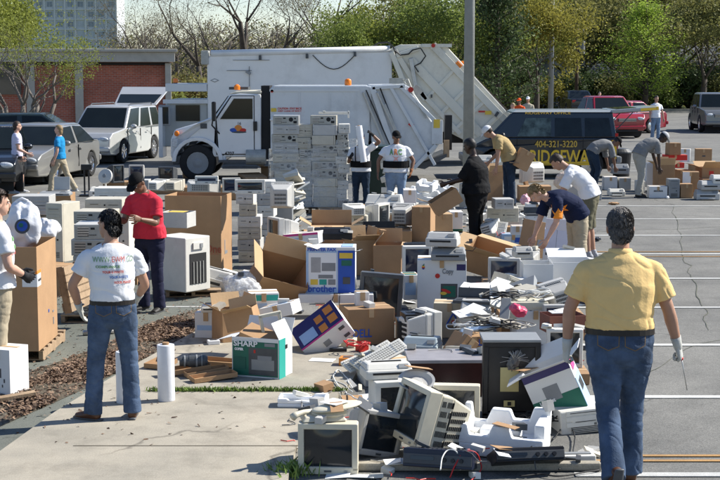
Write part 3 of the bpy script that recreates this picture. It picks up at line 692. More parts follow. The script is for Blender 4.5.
def car(name, loc, rz, L_, W, H, body, label, cat='car', belt=None, gh=None, r=.33, wb=None, hood=.74, clr=.2, wagon=False, front='car', open_door=None, group=None, hatch=None, sill=None, roofrack=False, side_cut=True):
    """x forward, origin at centre on the ground. gh = (rear base, rear top, front top, front base) x positions of the greenhouse"""
    rt = empty(name, (loc.x, loc.y, 0), rz, label, cat, group)
    f = L_/2; belt = belt or H*.62; wb = wb or L_*.58
    wf, wr = wb/2+L_*.02, -wb/2+L_*.02
    def arch(xc, n=9): return [(xc-math.cos(math.pi*i/(n-1))*r*1.14, max(clr, r+math.sin(math.pi*i/(n-1))*r*1.12)) for i in range(n)]
    rb, rtp, ft, fb = gh
    top = [(f-.02, hood*.80), (f-.20, hood*.97), (fb+.02, belt+.02), (rb, belt+.04)]
    if not wagon: top += [(-f+.12, belt+.02), (-f+.01, belt-.10)]
    else: top += [(-f+.03, belt)]
    low = [(-f, .50), (-f+.04, clr+.05)]
    poly = low+[(wr-r*1.2, clr)]+arch(wr)+[(wr+r*1.2, clr), (wf-r*1.2, clr)]+arch(wf)+[(wf+r*1.2, clr), (f-.06, clr+.02), (f, .42)]+top
    poly2 = []
    for p in poly:
        if not poly2 or (abs(p[0]-poly2[-1][0])+abs(p[1]-poly2[-1][1])) > .01: poly2.append(p)
    b = MB(); b.prism(poly2, -W/2, W/2, 'y')
    for i, v in enumerate(b.v):     # taper in plan and tuck the sides
        k = max(0, abs(v.x)-f*.62)/(f*.38); v.y *= 1-.16*k*k
        if v.z < clr+.12: v.y *= .965
        if v.z > belt-.02: v.y *= .95
    # greenhouse
    wbt = W/2*.93; wt = W/2*.74 if not wagon else W/2*.80
    zb, z1 = belt, H
    B = [Vector((rb, -wbt, zb)), Vector((fb, -wbt, zb)), Vector((fb, wbt, zb)), Vector((rb, wbt, zb))]
    T = [Vector((rtp, -wt, z1-.03)), Vector((ft, -wt, z1-.02)), Vector((ft, wt, z1-.02)), Vector((rtp, wt, z1-.03))]
    b.hexa(B, T)
    b.hexa([T[0]+Vector((0, 0, .0)), T[1], T[2], T[3]], [T[0]*1+Vector((.12, .12, .05)), T[1]+Vector((-.15, .12, .05)), T[2]+Vector((-.15, -.12, .05)), T[3]+Vector((.12, -.12, .05))])
    bo = b.build('body', body, rt, smooth=False, bevel=.045, seg=3)
    bo.data.polygons.foreach_set('use_smooth', [True]*len(bo.data.polygons))
    wn = bo.modifiers.new('wn', 'WEIGHTED_NORMAL')
    g = MB(); quadpanel(g, [B[1], B[2], T[2], T[1]], .07); g.build('windshield', glass, rt)
    if hatch is None:
        g = MB(); quadpanel(g, [B[3], B[0], T[0], T[3]], .07); g.build('rear_window', glass, rt)
    for s in (0, 1):
        if s == 0: b0, b1, t0, t1 = B[0], B[1], T[0], T[1]
        else: b0, b1, t0, t1 = B[3], B[2], T[3], T[2]
        cuts = (.0, .50, 1.0) if not wagon else (0, .30, .64, 1.0)
        for i in range(len(cuts)-1):
            a_, c_ = cuts[i]+.012, cuts[i+1]-.012
            q = [b0.lerp(b1, a_), b0.lerp(b1, c_), t0.lerp(t1, c_), t0.lerp(t1, a_)]
            if s: q = [q[1], q[0], q[3], q[2]]
            g = MB(); quadpanel(g, q, .05); g.build('side_window', glass, rt)
        y = (W/2+.006)*(-1 if s == 0 else 1)
        # shut lines, handles, mirrors
        for xx in ([(rb+fb)/2+.05, fb-.02] if not wagon else [rb+(fb-rb)*.36, rb+(fb-rb)*.66, fb-.02]):
            g = MB(); g.box((xx, y*.985, (belt+clr)/2+.06), (.012, .03, belt-clr-.16)); g.build('door_gap', M['hole'], rt)
        for xx in ([(rb+fb)/2-.12, (rb+fb)/2+.95*(fb-rb)/2-.75] if True else []):
            g = MB(); g.box((xx, y*1.0, belt-.12), (.17, .04, .035)); g.build('door_handle', body, rt, bevel=.008)
        g = MB(); g.ell((fb-.28, (W/2+.09)*(1 if s else -1), belt+.06), (.07, .11, .075), 12, 8); g.build('mirror', body, rt, smooth=True)
    for xx, yy, sd in ((wf, -W/2+.10, -1), (wf, W/2-.10, 1), (wr, -W/2+.10, -1), (wr, W/2-.10, 1)): wheel(rt, xx, yy, r, .2, sd)
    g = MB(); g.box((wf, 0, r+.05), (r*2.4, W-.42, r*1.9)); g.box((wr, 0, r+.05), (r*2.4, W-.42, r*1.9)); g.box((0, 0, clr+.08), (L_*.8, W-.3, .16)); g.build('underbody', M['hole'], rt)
    yl = W/2*.61
    for s in (-1, 1):
        g = MB(); g.ell((f-.065, s*yl*.98, hood*.78), (.075, .20, .075), 16, 10, rot=(0, 0, -s*20)); g.build('headlight', lampm, rt, smooth=True)
        g = MB(); g.box((-f+.05, s*yl*1.02, belt-.14), (.10, .26, .14), rot=(0, 0, s*12)); g.build('tail_light', redl, rt, bevel=.015)
    g = MB(); g.box((f-.0, 0, hood*.74), (.05, W*.42, .13)); gr = g.build('grille', M['dgrey'], rt, bevel=.01)
    g = MB()
    for k in range(3): g.box((f+.025, 0, hood*.74-.045+k*.045), (.02, W*.40, .012))
    g.build('grille_bar', M['chrome'], gr)
    g = MB(); g.box((f+.0, 0, .33), (.05, W*.5, .10)); g.build('air_intake', M['hole'], rt, bevel=.01)
    g = MB(); g.box((f+.02, 0, .46), (.12, W*.86, .15)); g.build('front_bumper', body, rt, bevel=.04)
    g = MB(); g.box((-f-.02, 0, .46), (.12, W*.86, .16)); g.build('rear_bumper', body, rt, bevel=.04)
    g = MB(); g.box((-f-.085, 0, .62 if not wagon else .75), (.02, .31, .155)); g.build('number_plate', platem, rt)
    if roofrack:
        for s in (-1, 1):
            g = MB(); g.tube([(rtp+.15, s*wt*.86, H+.02), (rtp+.25, s*wt*.88, H+.07), (ft-.3, s*wt*.88, H+.07), (ft-.15, s*wt*.86, H+.02)], .018, 6); g.build('roof_rail', M['dgrey'], rt)
    if hatch:
        hm, hx, hl, ha = hatch
        c0 = Vector((rtp-.02, 0, H-.02)); d = Vector((-math.cos(R(ha)), 0, math.sin(R(ha)))); u = Vector((math.sin(R(ha)), 0, math.cos(R(ha))))
        def hq(a0, a1, w0, w1, t0, t1): return [c0+d*a0+Vector((0, -w0, 0))+u*t0, c0+d*a1+Vector((0, -w1, 0))+u*t0, c0+d*a1+Vector((0, w1, 0))+u*t0, c0+d*a0+Vector((0, w0, 0))+u*t0], [c0+d*a0+Vector((0, -w0, 0))+u*t1, c0+d*a1+Vector((0, -w1, 0))+u*t1, c0+d*a1+Vector((0, w1, 0))+u*t1, c0+d*a0+Vector((0, w0, 0))+u*t1]
        g = MB(); g.hexa(*hq(0, hl, wt, wbt, -.02, .03)); ho = g.build('tailgate', hm, rt, bevel=.02)
        g = MB(); g.hexa(*hq(.10, hl*.55, wt*.88, wbt*.85, -.035, -.021)); g.hexa(*hq(.10, hl*.55, wt*.88, wbt*.85, .031, .042)); g.build('window', glass, ho)
        g = MB(); g.box(((rb+rtp)/2+.0, 0, (belt+H)/2-.05), (abs(rb-rtp)+.16, wt*1.75, H-belt-.2)); g.build('cargo_opening', M['hole'], rt)
    return rt
def cp(px, py): return gp(px, py)
# left side cars
car('parked_car', gp(44, 179), -90-9, 4.7, 1.78, 1.44, P_silver, 'silver sedan parked nose towards us behind the two walking women', belt=.93, gh=(-1.75, -1.0, .42, 1.18), hood=.80)
car('parked_car', gp(114, 160), -90-12, 4.65, 1.84, 1.72, P_silver2, 'light silver suv with its tailgate raised', 'suv', belt=1.05, gh=(-2.18, -1.95, .45, 1.15), hood=.98, r=.36, clr=.26, wagon=True, hatch=(P_silver2, 0, 1.25, 27), roofrack=True)
car('parked_car', gp(33, 158), 0, 4.8, 1.8, 1.45, P_dkgreen, 'dark green sedan standing sideways behind the silver sedan', belt=.92, gh=(-1.75, -1.0, .5, 1.3), hood=.80)
car('parked_car', gp(-12, 188), -80, 4.6, 1.85, 1.52, P_black, 'black vehicle cut off by the left edge behind the white bags', 'suv', belt=.98, gh=(-2.1, -1.8, .4, 1.1), hood=.88, r=.35, clr=.28, wagon=True)
# right side
car('parked_car', gp(576, 113), 92, 4.8, 1.82, 1.5, P_black, 'dark sedan seen from behind near the far kerb', belt=.97, gh=(-1.6, -.85, .6, 1.35), hood=.82)
car('parked_car', gp(603, 136), -90+14, 5.0, 1.95, 1.72, P_red, 'red pickup facing us behind the lettered van', 'pickup', belt=1.10, gh=(-.9, -.6, .55, 1.1), hood=1.05, r=.38, clr=.3)
car('parked_car', gp(714, 131), -90-4, 4.9, 1.9, 1.78, P_dkgrey, 'dark grey pickup facing us at the right edge', 'pickup', belt=1.12, gh=(-1.5, -1.3, .5, 1.05), hood=1.06, r=.39, clr=.33, wagon=True)
# second red vehicle with its door open
rt = car('parked_car', gp(618, 133), -90-60, 4.5, 1.8, 1.45, P_red, 'red car with an open door beside the man in white', belt=.95, gh=(-1.5, -.9, .5, 1.2), hood=.82)
b = MB(); b.hexa([Vector((.95, -.9, .35)), Vector((.55, -1.75, .35)), Vector((.62, -1.78, .35)), Vector((1.0, -.9, .35))], [Vector((.95, -.9, .98)), Vector((.55, -1.75, .98)), Vector((.62, -1.78, .98)), Vector((1.0, -.9, .98))])
do = b.build('door', P_red, rt, bevel=.02)
b = MB(); b.tube([(.95, -.92, .98), (.80, -.98, 1.38), (.55, -1.6, 1.38), (.57, -1.74, .98)], .03, 6); b.build('window_frame', P_red, do)

# lettered van ------------------------------------------------------
VY = SC(178); vy = gp(500, 178).y
def vx(px): return yp(px, 150, vy).x
def vz(py): return yp(500, py, vy).z
X0, X1 = vx(467), vx(617.5); cx = (X0+X1)/2
rt = empty('lettered_van', (cx, vy, 0), 0, 'black and yellow lettered van standing side on with its rear liftgate up', 'van')
def lx(px): return vx(px)-cx
W = 1.9; bz = vz(138); tz = vz(112.5); clr = .28; f0 = lx(467); f1 = lx(617.5)
def archp(xc, r, n=9): return [(xc-math.cos(math.pi*i/(n-1))*r, .36+math.sin(math.pi*i/(n-1))*r) for i in range(n)]
wx0, wx1 = f0+.78, f1-.72
poly = [(f0+.02, .4), (f0+.08, clr)]+archp(wx0, .42)+archp(wx1, .42)+[(f1-.06, clr), (f1, .45), (f1-.01, bz), (lx(490), bz), (lx(486), bz-.02), (f0+.12, bz-.22), (f0, bz-.42)]
b = MB(); b.prism(poly, 0, W, 'y'); n0 = len(b.f)
for v in b.v: v.y = W/2+(v.y-W/2)*(.93 if v.x < f0+.3 else 1)
# greenhouse
q0, q1, q2, q3 = lx(488), lx(513), lx(613), lx(617)
b.hexa([(q0, .03, bz), (q3, .03, bz), (q3, W-.03, bz), (q0, W-.03, bz)], [(q1, .16, tz), (q2, .16, tz), (q2, W-.16, tz), (q1, W-.16, tz)])
b.build('body', P_van, rt, bevel=.035, seg=3)
b = MB(); b.hexa([(q1-.02, .15, tz), (q2+.02, .15, tz), (q2+.02, W-.15, tz), (q1-.02, W-.15, tz)], [(q1+.1, .24, tz+.06), (q2-.05, .24, tz+.06), (q2-.05, W-.24, tz+.06), (q1+.1, W-.24, tz+.06)]); b.build('roof', paint('van_roof_grey', (.30, .33, .34)), rt, bevel=.02)
def sidept(px, py):
    z = vz(py); t = max(0, min(1, (z-bz)/(tz-bz))); return Vector((lx(px), .03+.13*t-.012, z))
lit_view_glass = mat('painted_lit_view_glass', (.10, .14, .13), .08, .9, 4, spec=.4); vglass = mat('van_glass', (.012, .018, .02), .08, .5, 3, spec=.35)  # first side window: the lit view through it is painted into the glass
for pts, mm_ in (([(517, 136.3), (551, 136.3), (551, 118), (526, 118)], lit_view_glass), ([(555, 136.3), (582, 136.3), (581, 118), (555, 118)], vglass), ([(585, 136.3), (612, 136.3), (609, 118), (585, 118)], vglass)):
    q = [sidept(*p) for p in pts]; b = MB(); b.hexa([p+Vector((0, .01, 0)) for p in q], [p+Vector((0, -.012, 0)) for p in q]); b.build('side_window', mm_, rt)
b = MB(); quadpanel(b, [Vector((q0, W-.03, bz)), Vector((q0, .03, bz)), Vector((q1, .16, tz)), Vector((q1, W-.16, tz))], .08); b.build('windshield', glass, rt)
# yellow flame band along the bottom of the side, and rear quarter
z0 = clr+.06
b = MB(); pl = [(f0+.35+.9, z0), (f1-1.2, z0), (f1-1.2, z0+.16), (0, z0+.24), (lx(530), z0+.30), (lx(510), z0+.55), (lx(497), bz-.30), (lx(503), z0+.4), (lx(515), z0+.12)]
pl = [(lx(497), z0+.40), (lx(500), z0+.62), (lx(505), z0+.40), (lx(512), z0+.18), (lx(530), z0+.11), (lx(575), z0+.09), (lx(592), z0+.12), (lx(592), z0), (lx(507), z0)]
b.prism(pl, -.008, -.002, 'y')
pl2 = [(lx(600), .80), (lx(604), bz-.28), (lx(609), bz-.12), (f1-.03, bz+.02), (f1-.03, .5), (lx(608), .75)]
b.prism(pl2, -.008, -.002, 'y'); b.build('yellow_flash', P_yel, rt)
gold = mat('gold_lettering', (.62, .40, .06), .4)
text('404-321-3220', .24, gold, rt, (lx(556), -.010, vz(144.3)), name='phone_lettering', bold=.004, width=1.12)
text('RIDGEWAY', .50, P_yel, rt, (lx(563), -.012, vz(157.5)), name='name_lettering', bold=.01, width=1.78)
b = MB(); b.prism([(lx(530), z0+.035), (lx(545), z0+.02), (lx(570), z0+.02), (lx(588), z0+.05), (lx(570), z0+.03), (lx(545), z0+.03)], -.014, -.009, 'y'); b.build('underline_stripe', M['black'], rt)
text('RIDGEWAY OFFICE', .1, gold, rt, (lx(548), .14, tz-.02), (62, 0, 0), name='roof_lettering', width=1.2)
for x in (wx0, wx1): wheel(rt, x, .12, .36, .22, -1); wheel(rt, x, W-.12, .36, .22, 1)
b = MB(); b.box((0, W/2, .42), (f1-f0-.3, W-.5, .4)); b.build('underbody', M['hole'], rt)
b = MB(); b.box((f0-.03, W/2, .5), (.14, W*.95, .2)); b.build('front_bumper', M['mgrey'], rt, bevel=.03)
b = MB(); b.box((f1+.04, W/2, .48), (.16, W*.98, .18)); b.build('rear_bumper', M['mgrey'], rt, bevel=.03)
b = MB(); b.box((f1-.02, .1, .98), (.08, .13, .42)); b.build('tail_light', redl, rt, bevel=.01)
b = MB(); b.ell((lx(502), -.12, bz+.06), (.08, .11, .10), 10, 8); b.build('mirror', M['black'], rt, smooth=True)
for px in (517, 553, 583): 
    b = MB(); b.box((lx(px), -.002, (bz+z0)/2+.05), (.012, .008, bz-z0-.06)); b.build('door_gap', M['hole'], rt)
# liftgate raised
b = MB(); a0 = Vector((q2-.02, W/2, tz+.02)); ang = R(4); L3 = 1.18
d = Vector((math.cos(ang), 0, math.sin(ang))); u = Vector((-math.sin(ang), 0, math.cos(ang)))
def slab(o_, a0_, a1_, w_, t0, t1): return [o_+d*a0_+Vector((0, -w_, 0))+u*t0, o_+d*a1_+Vector((0, -w_, 0))+u*t0, o_+d*a1_+Vector((0, w_, 0))+u*t0, o_+d*a0_+Vector((0, w_, 0))+u*t0], [o_+d*a0_+Vector((0, -w_, 0))+u*t1, o_+d*a1_+Vector((0, -w_, 0))+u*t1, o_+d*a1_+Vector((0, w_, 0))+u*t1, o_+d*a0_+Vector((0, w_, 0))+u*t1]
b.hexa(*slab(a0, 0, L3, .86, -.04, .05)); lg = b.build('liftgate', [paint('van_roof_grey', (.30, .33, .34))], rt, bevel=.02); b = MB(); b.hexa(*slab(a0, L3, L3+.05, .86, -.04, .05)); b.hexa(*slab(a0, .75, L3-.01, .865, -.035, .035)); b.build('liftgate_edge', P_yel, lg)
b = MB(); b.hexa(*slab(a0, .12, .66, .72, .052, .062)); b.hexa(*slab(a0, .12, .66, .72, -.06, -.042)); b.build('window', glass, lg)
for y in (.15, W-.15):
    b = MB(); b.cyl((q3-.1, y, bz+.1), (a0.x+.55, y, tz-.0), .014, 8); b.build('gas_strut', M['dgrey'], lg)

# ---------------------------------------------------------------- trucks
def hz_stripe(): pass
def truck_wheel(rt, x, y, r, side): 
    w = .26; b = MB(); b.lathe([(r*.62, -w*.02), (r*.62, -w/2), (r*.94, -w/2), (r, -w/2+.04), (r, w/2-.04), (r*.94, w/2), (r*.62, w/2), (r*.62, w*.02)], 32, (x, y, r), rot=(90, 0, 0)); wo = b.build('wheel', M['rubber'], rt, bevel=.01)
    b = MB(); b.lathe([(r*.60, w*.42), (r*.56, w*.2), (r*.34, w*.1), (r*.25, w*.45), (r*.12, w*.5), (.01, w*.5)], 20, (x, y, r), rot=(-90*side, 0, 0))
    for k in range(8):
        a = k*math.pi/4; b.cyl((x+math.cos(a)*r*.38, y+side*w*.10, r+math.sin(a)*r*.38), (x+math.cos(a)*r*.38, y+side*w*.28, r+math.sin(a)*r*.38), .022, 6)
    b.build('rim', M['mgrey'], wo); return wo
# front truck (white, lettered door)
by = gp(300, 181).y
def bx(px): return yp(px, 150, by).x
def bzz(py): return yp(300, py, by).z
ox = bx(310)
def X(px): return bx(px)-ox
rt = empty('garbage_truck', (ox, by, 0), 0, 'white conventional cab garbage truck with fruit emblem on its door', 'truck')
TW_ = 2.35
hoodz = bzz(124)
# bonnet and wing (side profile prism)
wxc = X(197.5); wr = .47
ar = [(wxc+math.cos(math.pi*i/10)*.62, .50+math.sin(math.pi*i/10)*.60) for i in range(11)]
poly = [(X(169.5), .62), (X(170), bzz(140)), (X(174), bzz(130)), (X(196), bzz(123.5)), (X(212), bzz(117)), (X(214), bzz(117)), (X(226), .75), (X(226), .5)]+ar+[(wxc-.62, .5)]
b = MB(); b.prism(poly, 0, TW_, 'y')
for v in b.v:
    if v.x < X(180): v.y = TW_/2+(v.y-TW_/2)*.86
b.build('bonnet', P_white, rt, bevel=.05, seg=3)
b = MB(); b.prism([(wxc+math.cos(math.pi*i/12)*(.66), .50+math.sin(math.pi*i/12)*.64) for i in range(13)]+[(wxc+math.cos(math.pi*i/12)*(.56), .50+math.sin(math.pi*i/12)*.54) for i in range(12, -1, -1)], -.06, .5, 'y'); b.build('wheel_arch', P_white, rt, bevel=.015)
b = MB(); b.prism([(X(172), .42), (X(172), .64), (X(186), .68), (X(186), .42)], .05, TW_-.05, 'y'); b.build('front_bumper', M['dgrey'], rt, bevel=.03)
b = MB(); b.box((X(171)-.01, TW_/2, .95), (.06, 1.2, .5)); g = b.build('grille', M['dgrey'], rt, bevel=.01)
b = MB(); b.box((X(175.3), -.01, bzz(142.5)), (.14, .10, .22)); b.build('headlight', lampm, rt, bevel=.02)
b = MB(); b.ell((X(177), .0, bzz(133.5)), (.07, .04, .075), 10, 8); b.build('indicator', ambl, rt, smooth=True)
b = MB(); b.box((X(204), -.006, bzz(126)), (.17, .012, .13)); b.build('side_badge', M['dgrey'], rt)
# cab
cz = bzz(94); 
b = MB(); poly = [(X(212), .62), (X(261), .62), (X(261.5), cz), (X(240), cz+.02), (X(230), cz-.02), (X(214), bzz(118))]
b.prism(poly, 0, TW_, 'y'); b.build('cab', P_white, rt, bevel=.04, seg=3)
b = MB(); b.prism([(X(229), cz-.0), (X(262), cz-.0), (X(262), cz+.09), (X(236), cz+.07)], .03, TW_-.03, 'y'); b.build('roof', mat('cream_roof', (.62, .58, .46), .5, .08), rt, bevel=.03)
dz0, dz1 = .70, cz-.06
dp = [(X(219), dz0), (X(254), dz0), (X(254), dz1), (X(232), dz1), (X(217), bzz(119))]
b = MB(); b.prism(dp, -.022, .0, 'y'); dr = b.build('door', P_white, rt, bevel=.012)
b = MB(); b.prism([(X(217)-.02, dz0-.02), (X(254)+.02, dz0-.02), (X(254)+.02, dz1+.02), (X(232)-.02, dz1+.02), (X(217)-.03, bzz(119)+.02)], -.008, -.001, 'y'); b.build('door_gap', M['hole'], rt)
b = MB(); b.prism([(X(220.5), bzz(119)), (X(253), bzz(119)), (X(253), bzz(98.5)), (X(234.5), bzz(98.5))], -.031, -.02, 'y'); b.build('window', glass, dr)
b = MB(); b.prism([(X(226), bzz(119)), (X(252), bzz(119)), (X(249), bzz(110)), (X(231), bzz(109))], -.034, -.030, 'y') if False else None
b = MB(); b.box((X(255.5), -.035, bzz(126)), (.10, .05, .24)); b.build('handle', M['black'], dr, bevel=.01)
b = MB()
for k, (c_, dx, dz, rx_, rz_) in enumerate((((1), -.12, .0, .10, .055), (0, .0, .05, .10, .085), (2, .11, .0, .10, .05), (3, .02, -.05, .2, .03))):
    b.ell((X(238.5)+dx, -.024, bzz(130)+dz), (rx_, .006, rz_), 12, 6, m=c_)
b.build('fruit_emblem', [M['orange_p'], M['blue_p'], M['red_p'], M['dgrey']], dr)
text('4707', .12, M['black'], dr, (X(229.5), -.026, bzz(153.5)), name='fleet_number', bold=.003)
text('16', .10, M['dgrey'], dr, (X(239.5), -.026, bzz(123.5)), name='unit_number', bold=.002)
b = MB(); quadpanel(b, [Vector((X(214)-.02, TW_-.05, bzz(118)+.02)), Vector((X(214)-.02, .05, bzz(118)+.02)), Vector((X(230)-.02, .08, cz-.03)), Vector((X(230)-.02, TW_-.08, cz-.03))], .09, .02); b.build('windshield', glass, rt)
b = MB(); b.box((X(215.5), -.32, bzz(111)), (.10, .22, .50)); mr_ = b.build('mirror', M['black'], rt, bevel=.03)
b = MB(); b.tube([(X(217), 0, bzz(117)), (X(215.5), -.32, bzz(117))], .02, 6); b.tube([(X(214.5), -.32, bzz(118)), (X(213), -.2, bzz(125)), (X(220), 0, bzz(134))], .02, 6); b.build('bracket', M['black'], mr_)
b = MB(); b.box((X(237), 1.1, cz+.14), (.5, .9, .07)); b.lathe([(.08, 0), (.08, .1), (.04, .14), (.001, .15)], 14, (X(236), .5, cz+.10), m=1); b.build('beacon_bar', [M['dgrey'], ambl], rt)
b = MB(); b.box((X(240), -.02, .52), (1.1, .25, .06)); b.box((X(240), -.02, .35), (.9, .2, .05)); b.build('step', M['dgrey'], rt)
b = MB(); b.cyl((X(246), .02, .62), (X(266), .02, .62), .20, 20); b.build('fuel_tank', M['steel_dull'], rt, smooth=False, bevel=.02)
b = MB(); b.box((X(265.5), .7, 1.5), (.22, 1.2, 1.9)); b.build('cab_gap_panel', M['hole'], rt)
truck_wheel(rt, wxc, .1, wr, -1); truck_wheel(rt, wxc, TW_-.1, wr, 1)
for x in (X(372), ): 
    for y in (.12, TW_-.12): truck_wheel(rt, x, y, wr, -1 if y < 1 else 1)
b = MB(); b.box((X(315), TW_/2, .70), (X(400)-X(225), .9, .24)); b.box((wxc, TW_/2, .6), (.8, 1.4, .5)); b.build('chassis', M['black'], rt)
# compactor body
pz = bzz(85.5)
b = MB(); b.prism([(X(270.5), .80), (X(368), .80), (X(372), pz-.03), (X(366), pz), (X(274), pz), (X(270.5), pz-.08)], -.03, TW_+.03, 'y'); bodyo = b.build('body', P_white2, rt, bevel=.03)
b = MB()
for px in (300, 330, 356): b.box((X(px), -.035, (pz+.8)/2), (.03, .02, pz-.9))
b.box((X(315), -.035, pz-.12), (X(362)-X(272), .03, .06)); b.build('body_rib', P_white2, bodyo)
b = MB(); b.box((X(291), -.04, bzz(116)), (.85, .02, .10)); b.build('cabinet_lid', P_white, rt, bevel=.01) if False else None
b = MB(); b.box((X(284.5), -.03, bzz(127)), (.68, .3, .52)); b.box((X(284.5), -.05, bzz(119.5)), (.72, .36, .05)); b.build('side_cabinet', P_white, rt, bevel=.02)
b = MB(); b.cyl((X(272.5), -.05, bzz(91)), (X(272.5), -.02, bzz(91)), .04, 10); b.build('marker_light', redl, rt)
b = MB(); b.lathe([(.08, 0), (.09, .03), (.085, .14), (.05, .17), (.001, .18)], 14, (X(348), .25, pz)); b.build('beacon', ambl, rt, smooth=True)
for k, (wd, mm_) in enumerate(((.14, M['yellow_p']),)):
    b = MB(); b.box((X(274), -.045, bzz(109.8)), (wd, .01, .09)); b.build('warning_sticker', mm_, rt)
text('CAUTION  STAY BACK', .07, M['red_p'], rt, (X(290), -.045, bzz(108.5)), name='warning_lettering', width=.62, bold=.002)
text('KEEP CLEAR OF BODY', .05, M['red_p'], rt, (X(290), -.045, bzz(111)), name='warning_lettering', width=.6, bold=.001)
# rear hopper (tailgate), sloping rear
hp = [(X(368), pz+.02), (X(405), pz+.03), (X(410), pz-.05), (X(432), bzz(122)), (X(438), bzz(122)), (X(441), bzz(142)), (X(431), .62), (X(420), .45), (X(382), .45), (X(372), .8)]
b = MB(); b.prism(hp, .02, TW_-.02, 'y'); hop = b.build('hopper', P_white2, rt, bevel=.03)
b = MB()
def bar(b, p, q, w_, y=-.02, t=.07):
    p, q = Vector((X(p[0]), y, bzz(p[1]))), Vector((X(q[0]), y, bzz(q[1]))); m_ = (p+q)/2; L5 = (q-p).length; a_ = math.degrees(math.atan2(q.z-p.z, q.x-p.x)); b.box(m_, (L5, t, w_), rot=(0, -a_, 0))
bar(b, (372, 87), (401, 172), .15); bar(b, (391, 88), (435, 165), .08); bar(b, (400, 86), (436, 122), .10); bar(b, (372, 88), (405, 86), .09); bar(b, (414, 168), (436, 145), .1)
b.build('hopper_frame', P_white2, hop, bevel=.01)
b = MB(); bar(b, (363, 92), (387, 150), .06, -.07, .06); bar(b, (377, 92), (408, 160), .055, -.08, .06); bar(b, (384, 104), (412, 168), .09, -.06, .05); b.build('hydraulic_ram', M['steel'], hop, bevel=.01)
b = MB(); bar(b, (366, 90), (392, 150), .03, -.045, .03); bar(b, (380, 88), (404, 150), .035, -.05, .02); b.build('hopper_slot', M['hole'], hop)
b = MB(); b.box((X(437), -.01, bzz(132)), (.28, .08, .62)); b.build('side_plate', P_white2, hop, bevel=.01)
b = MB(); b.box((X(436.5), -.06, bzz(123.5)), (.16, .015, .22)); b.build('warning_sticker', M['yellow_p'], hop)
b = MB(); b.box((X(411), -.04, bzz(124.5)), (.13, .02, .09), rot=(0, 35, 0)); b.build('red_sticker', M['red_p'], hop)
b = MB(); b.lathe([(.07, -.03), (.07, .03)], 12, (X(410.5), -.03, bzz(89.5)), rot=(90, 0, 0)); b.build('marker_light', redl, hop)
b = MB(); b.box((X(396), .3, pz+.12), (.35, .4, .14)); b.box((X(416), .3, bzz(92)), (.25, .3, .3), rot=(0, 40, 0)); b.tube([(X(400), .2, pz+.12), (X(408), .1, pz+.16), (X(414), .05, bzz(95)), (X(420), .0, bzz(104)), (X(428), -.02, bzz(112))], .022, 6); b.tube([(X(404), .15, pz+.1), (X(412), .0, bzz(93)), (X(416), -.04, bzz(102)), (X(426), -.03, bzz(118))], .02, 6); b.build('hydraulic_gear', M['steel_dull'], hop)
b = MB(); b.box((X(449), .5, bzz(133)), (.18, .5, .9)); b.build('mud_flap', M['hole'], hop)
b = MB(); b.box((X(447), .3, bzz(149)), (.14, .3, .45)); b.build('rear_lamp_box', M['wood'], hop)
b = MB(); b.prism([(X(392), .45), (X(425), .3), (X(447), .62), (X(447), .70), (X(425), .48), (X(392), .6)], .1, TW_-.1, 'y'); b.build('hopper_sill', M['dgrey'], hop)

# rear (tall) truck
ay = gp(300, 165).y
def aX(px): return yp(px, 150, ay).x-aox
def az(py): return yp(300, py, ay).z
aox = yp(330, 150, ay).x
rt = empty('front_loader_truck', (aox, ay, 0), 0, 'tall dirty white garbage truck with sloping ribbed tailgate standing behind the other truck', 'truck')
b = MB(); b.prism([(aX(208), 1.0), (aX(392), 1.0), (aX(392), az(49)), (aX(214), az(53.5)), (aX(208), az(58))], 0, 2.5, 'y'); bodyo = b.build('body', P_white, rt, bevel=.04)
b = MB(); b.cyl((aX(212), .04, az(53.5)), (aX(390), .04, az(49)), .10, 14); b.cyl((aX(212), .25, az(52.5)), (aX(390), .25, az(48)), .07, 14); b.build('cover_roller', P_white, bodyo, smooth=True)
b = MB(); b.box((aX(206), .2, az(57.5)), (.22, .5, .42)); b.build('roller_bracket', M['steel_dull'], bodyo, bevel=.02)
for px, py in ((261, 57.5), (307.5, 56), (355, 54)): MB().box((aX(px), -.06, az(py)), (.08, .12, .14)).build('clamp', M['dgrey'], bodyo, bevel=.01)
b = MB(); b.tube([(aX(313)+t*(aX(355)-aX(313))/10, -.03, az(55)-math.sin(math.pi*t/10)*.42) for t in range(11)], .014, 5); b.build('hose', M['wire_b'], bodyo)
b = MB(); b.box((aX(250), -.012, az(83)), (.02, .02, 1.0)); b.box((aX(240), -.012, az(70.5)), (.75, .02, .02)); b.box((aX(249), -.04, az(72.5)), (.16, .08, .08), rot=(0, 30, 0)); b.box((aX(252), -.012, az(60)), (1.1, .02, .015)); b.build('hatch_seam', M['mgrey'], bodyo)
b = MB(); b.prism([(aX(211), az(80.3)), (aX(215.5), az(78.3)), (aX(220), az(80.3)), (aX(215.5), az(82.3))], -.012, -.004, 'y'); do_ = b.build('diamond_badge', M['mgrey'], bodyo)
b = MB(); b.prism([(aX(212.5), az(80.3)), (aX(215.5), az(79.1)), (aX(218.5), az(80.3)), (aX(215.5), az(81.5))], -.016, -.012, 'y'); b.build('badge_centre', P_white, do_)
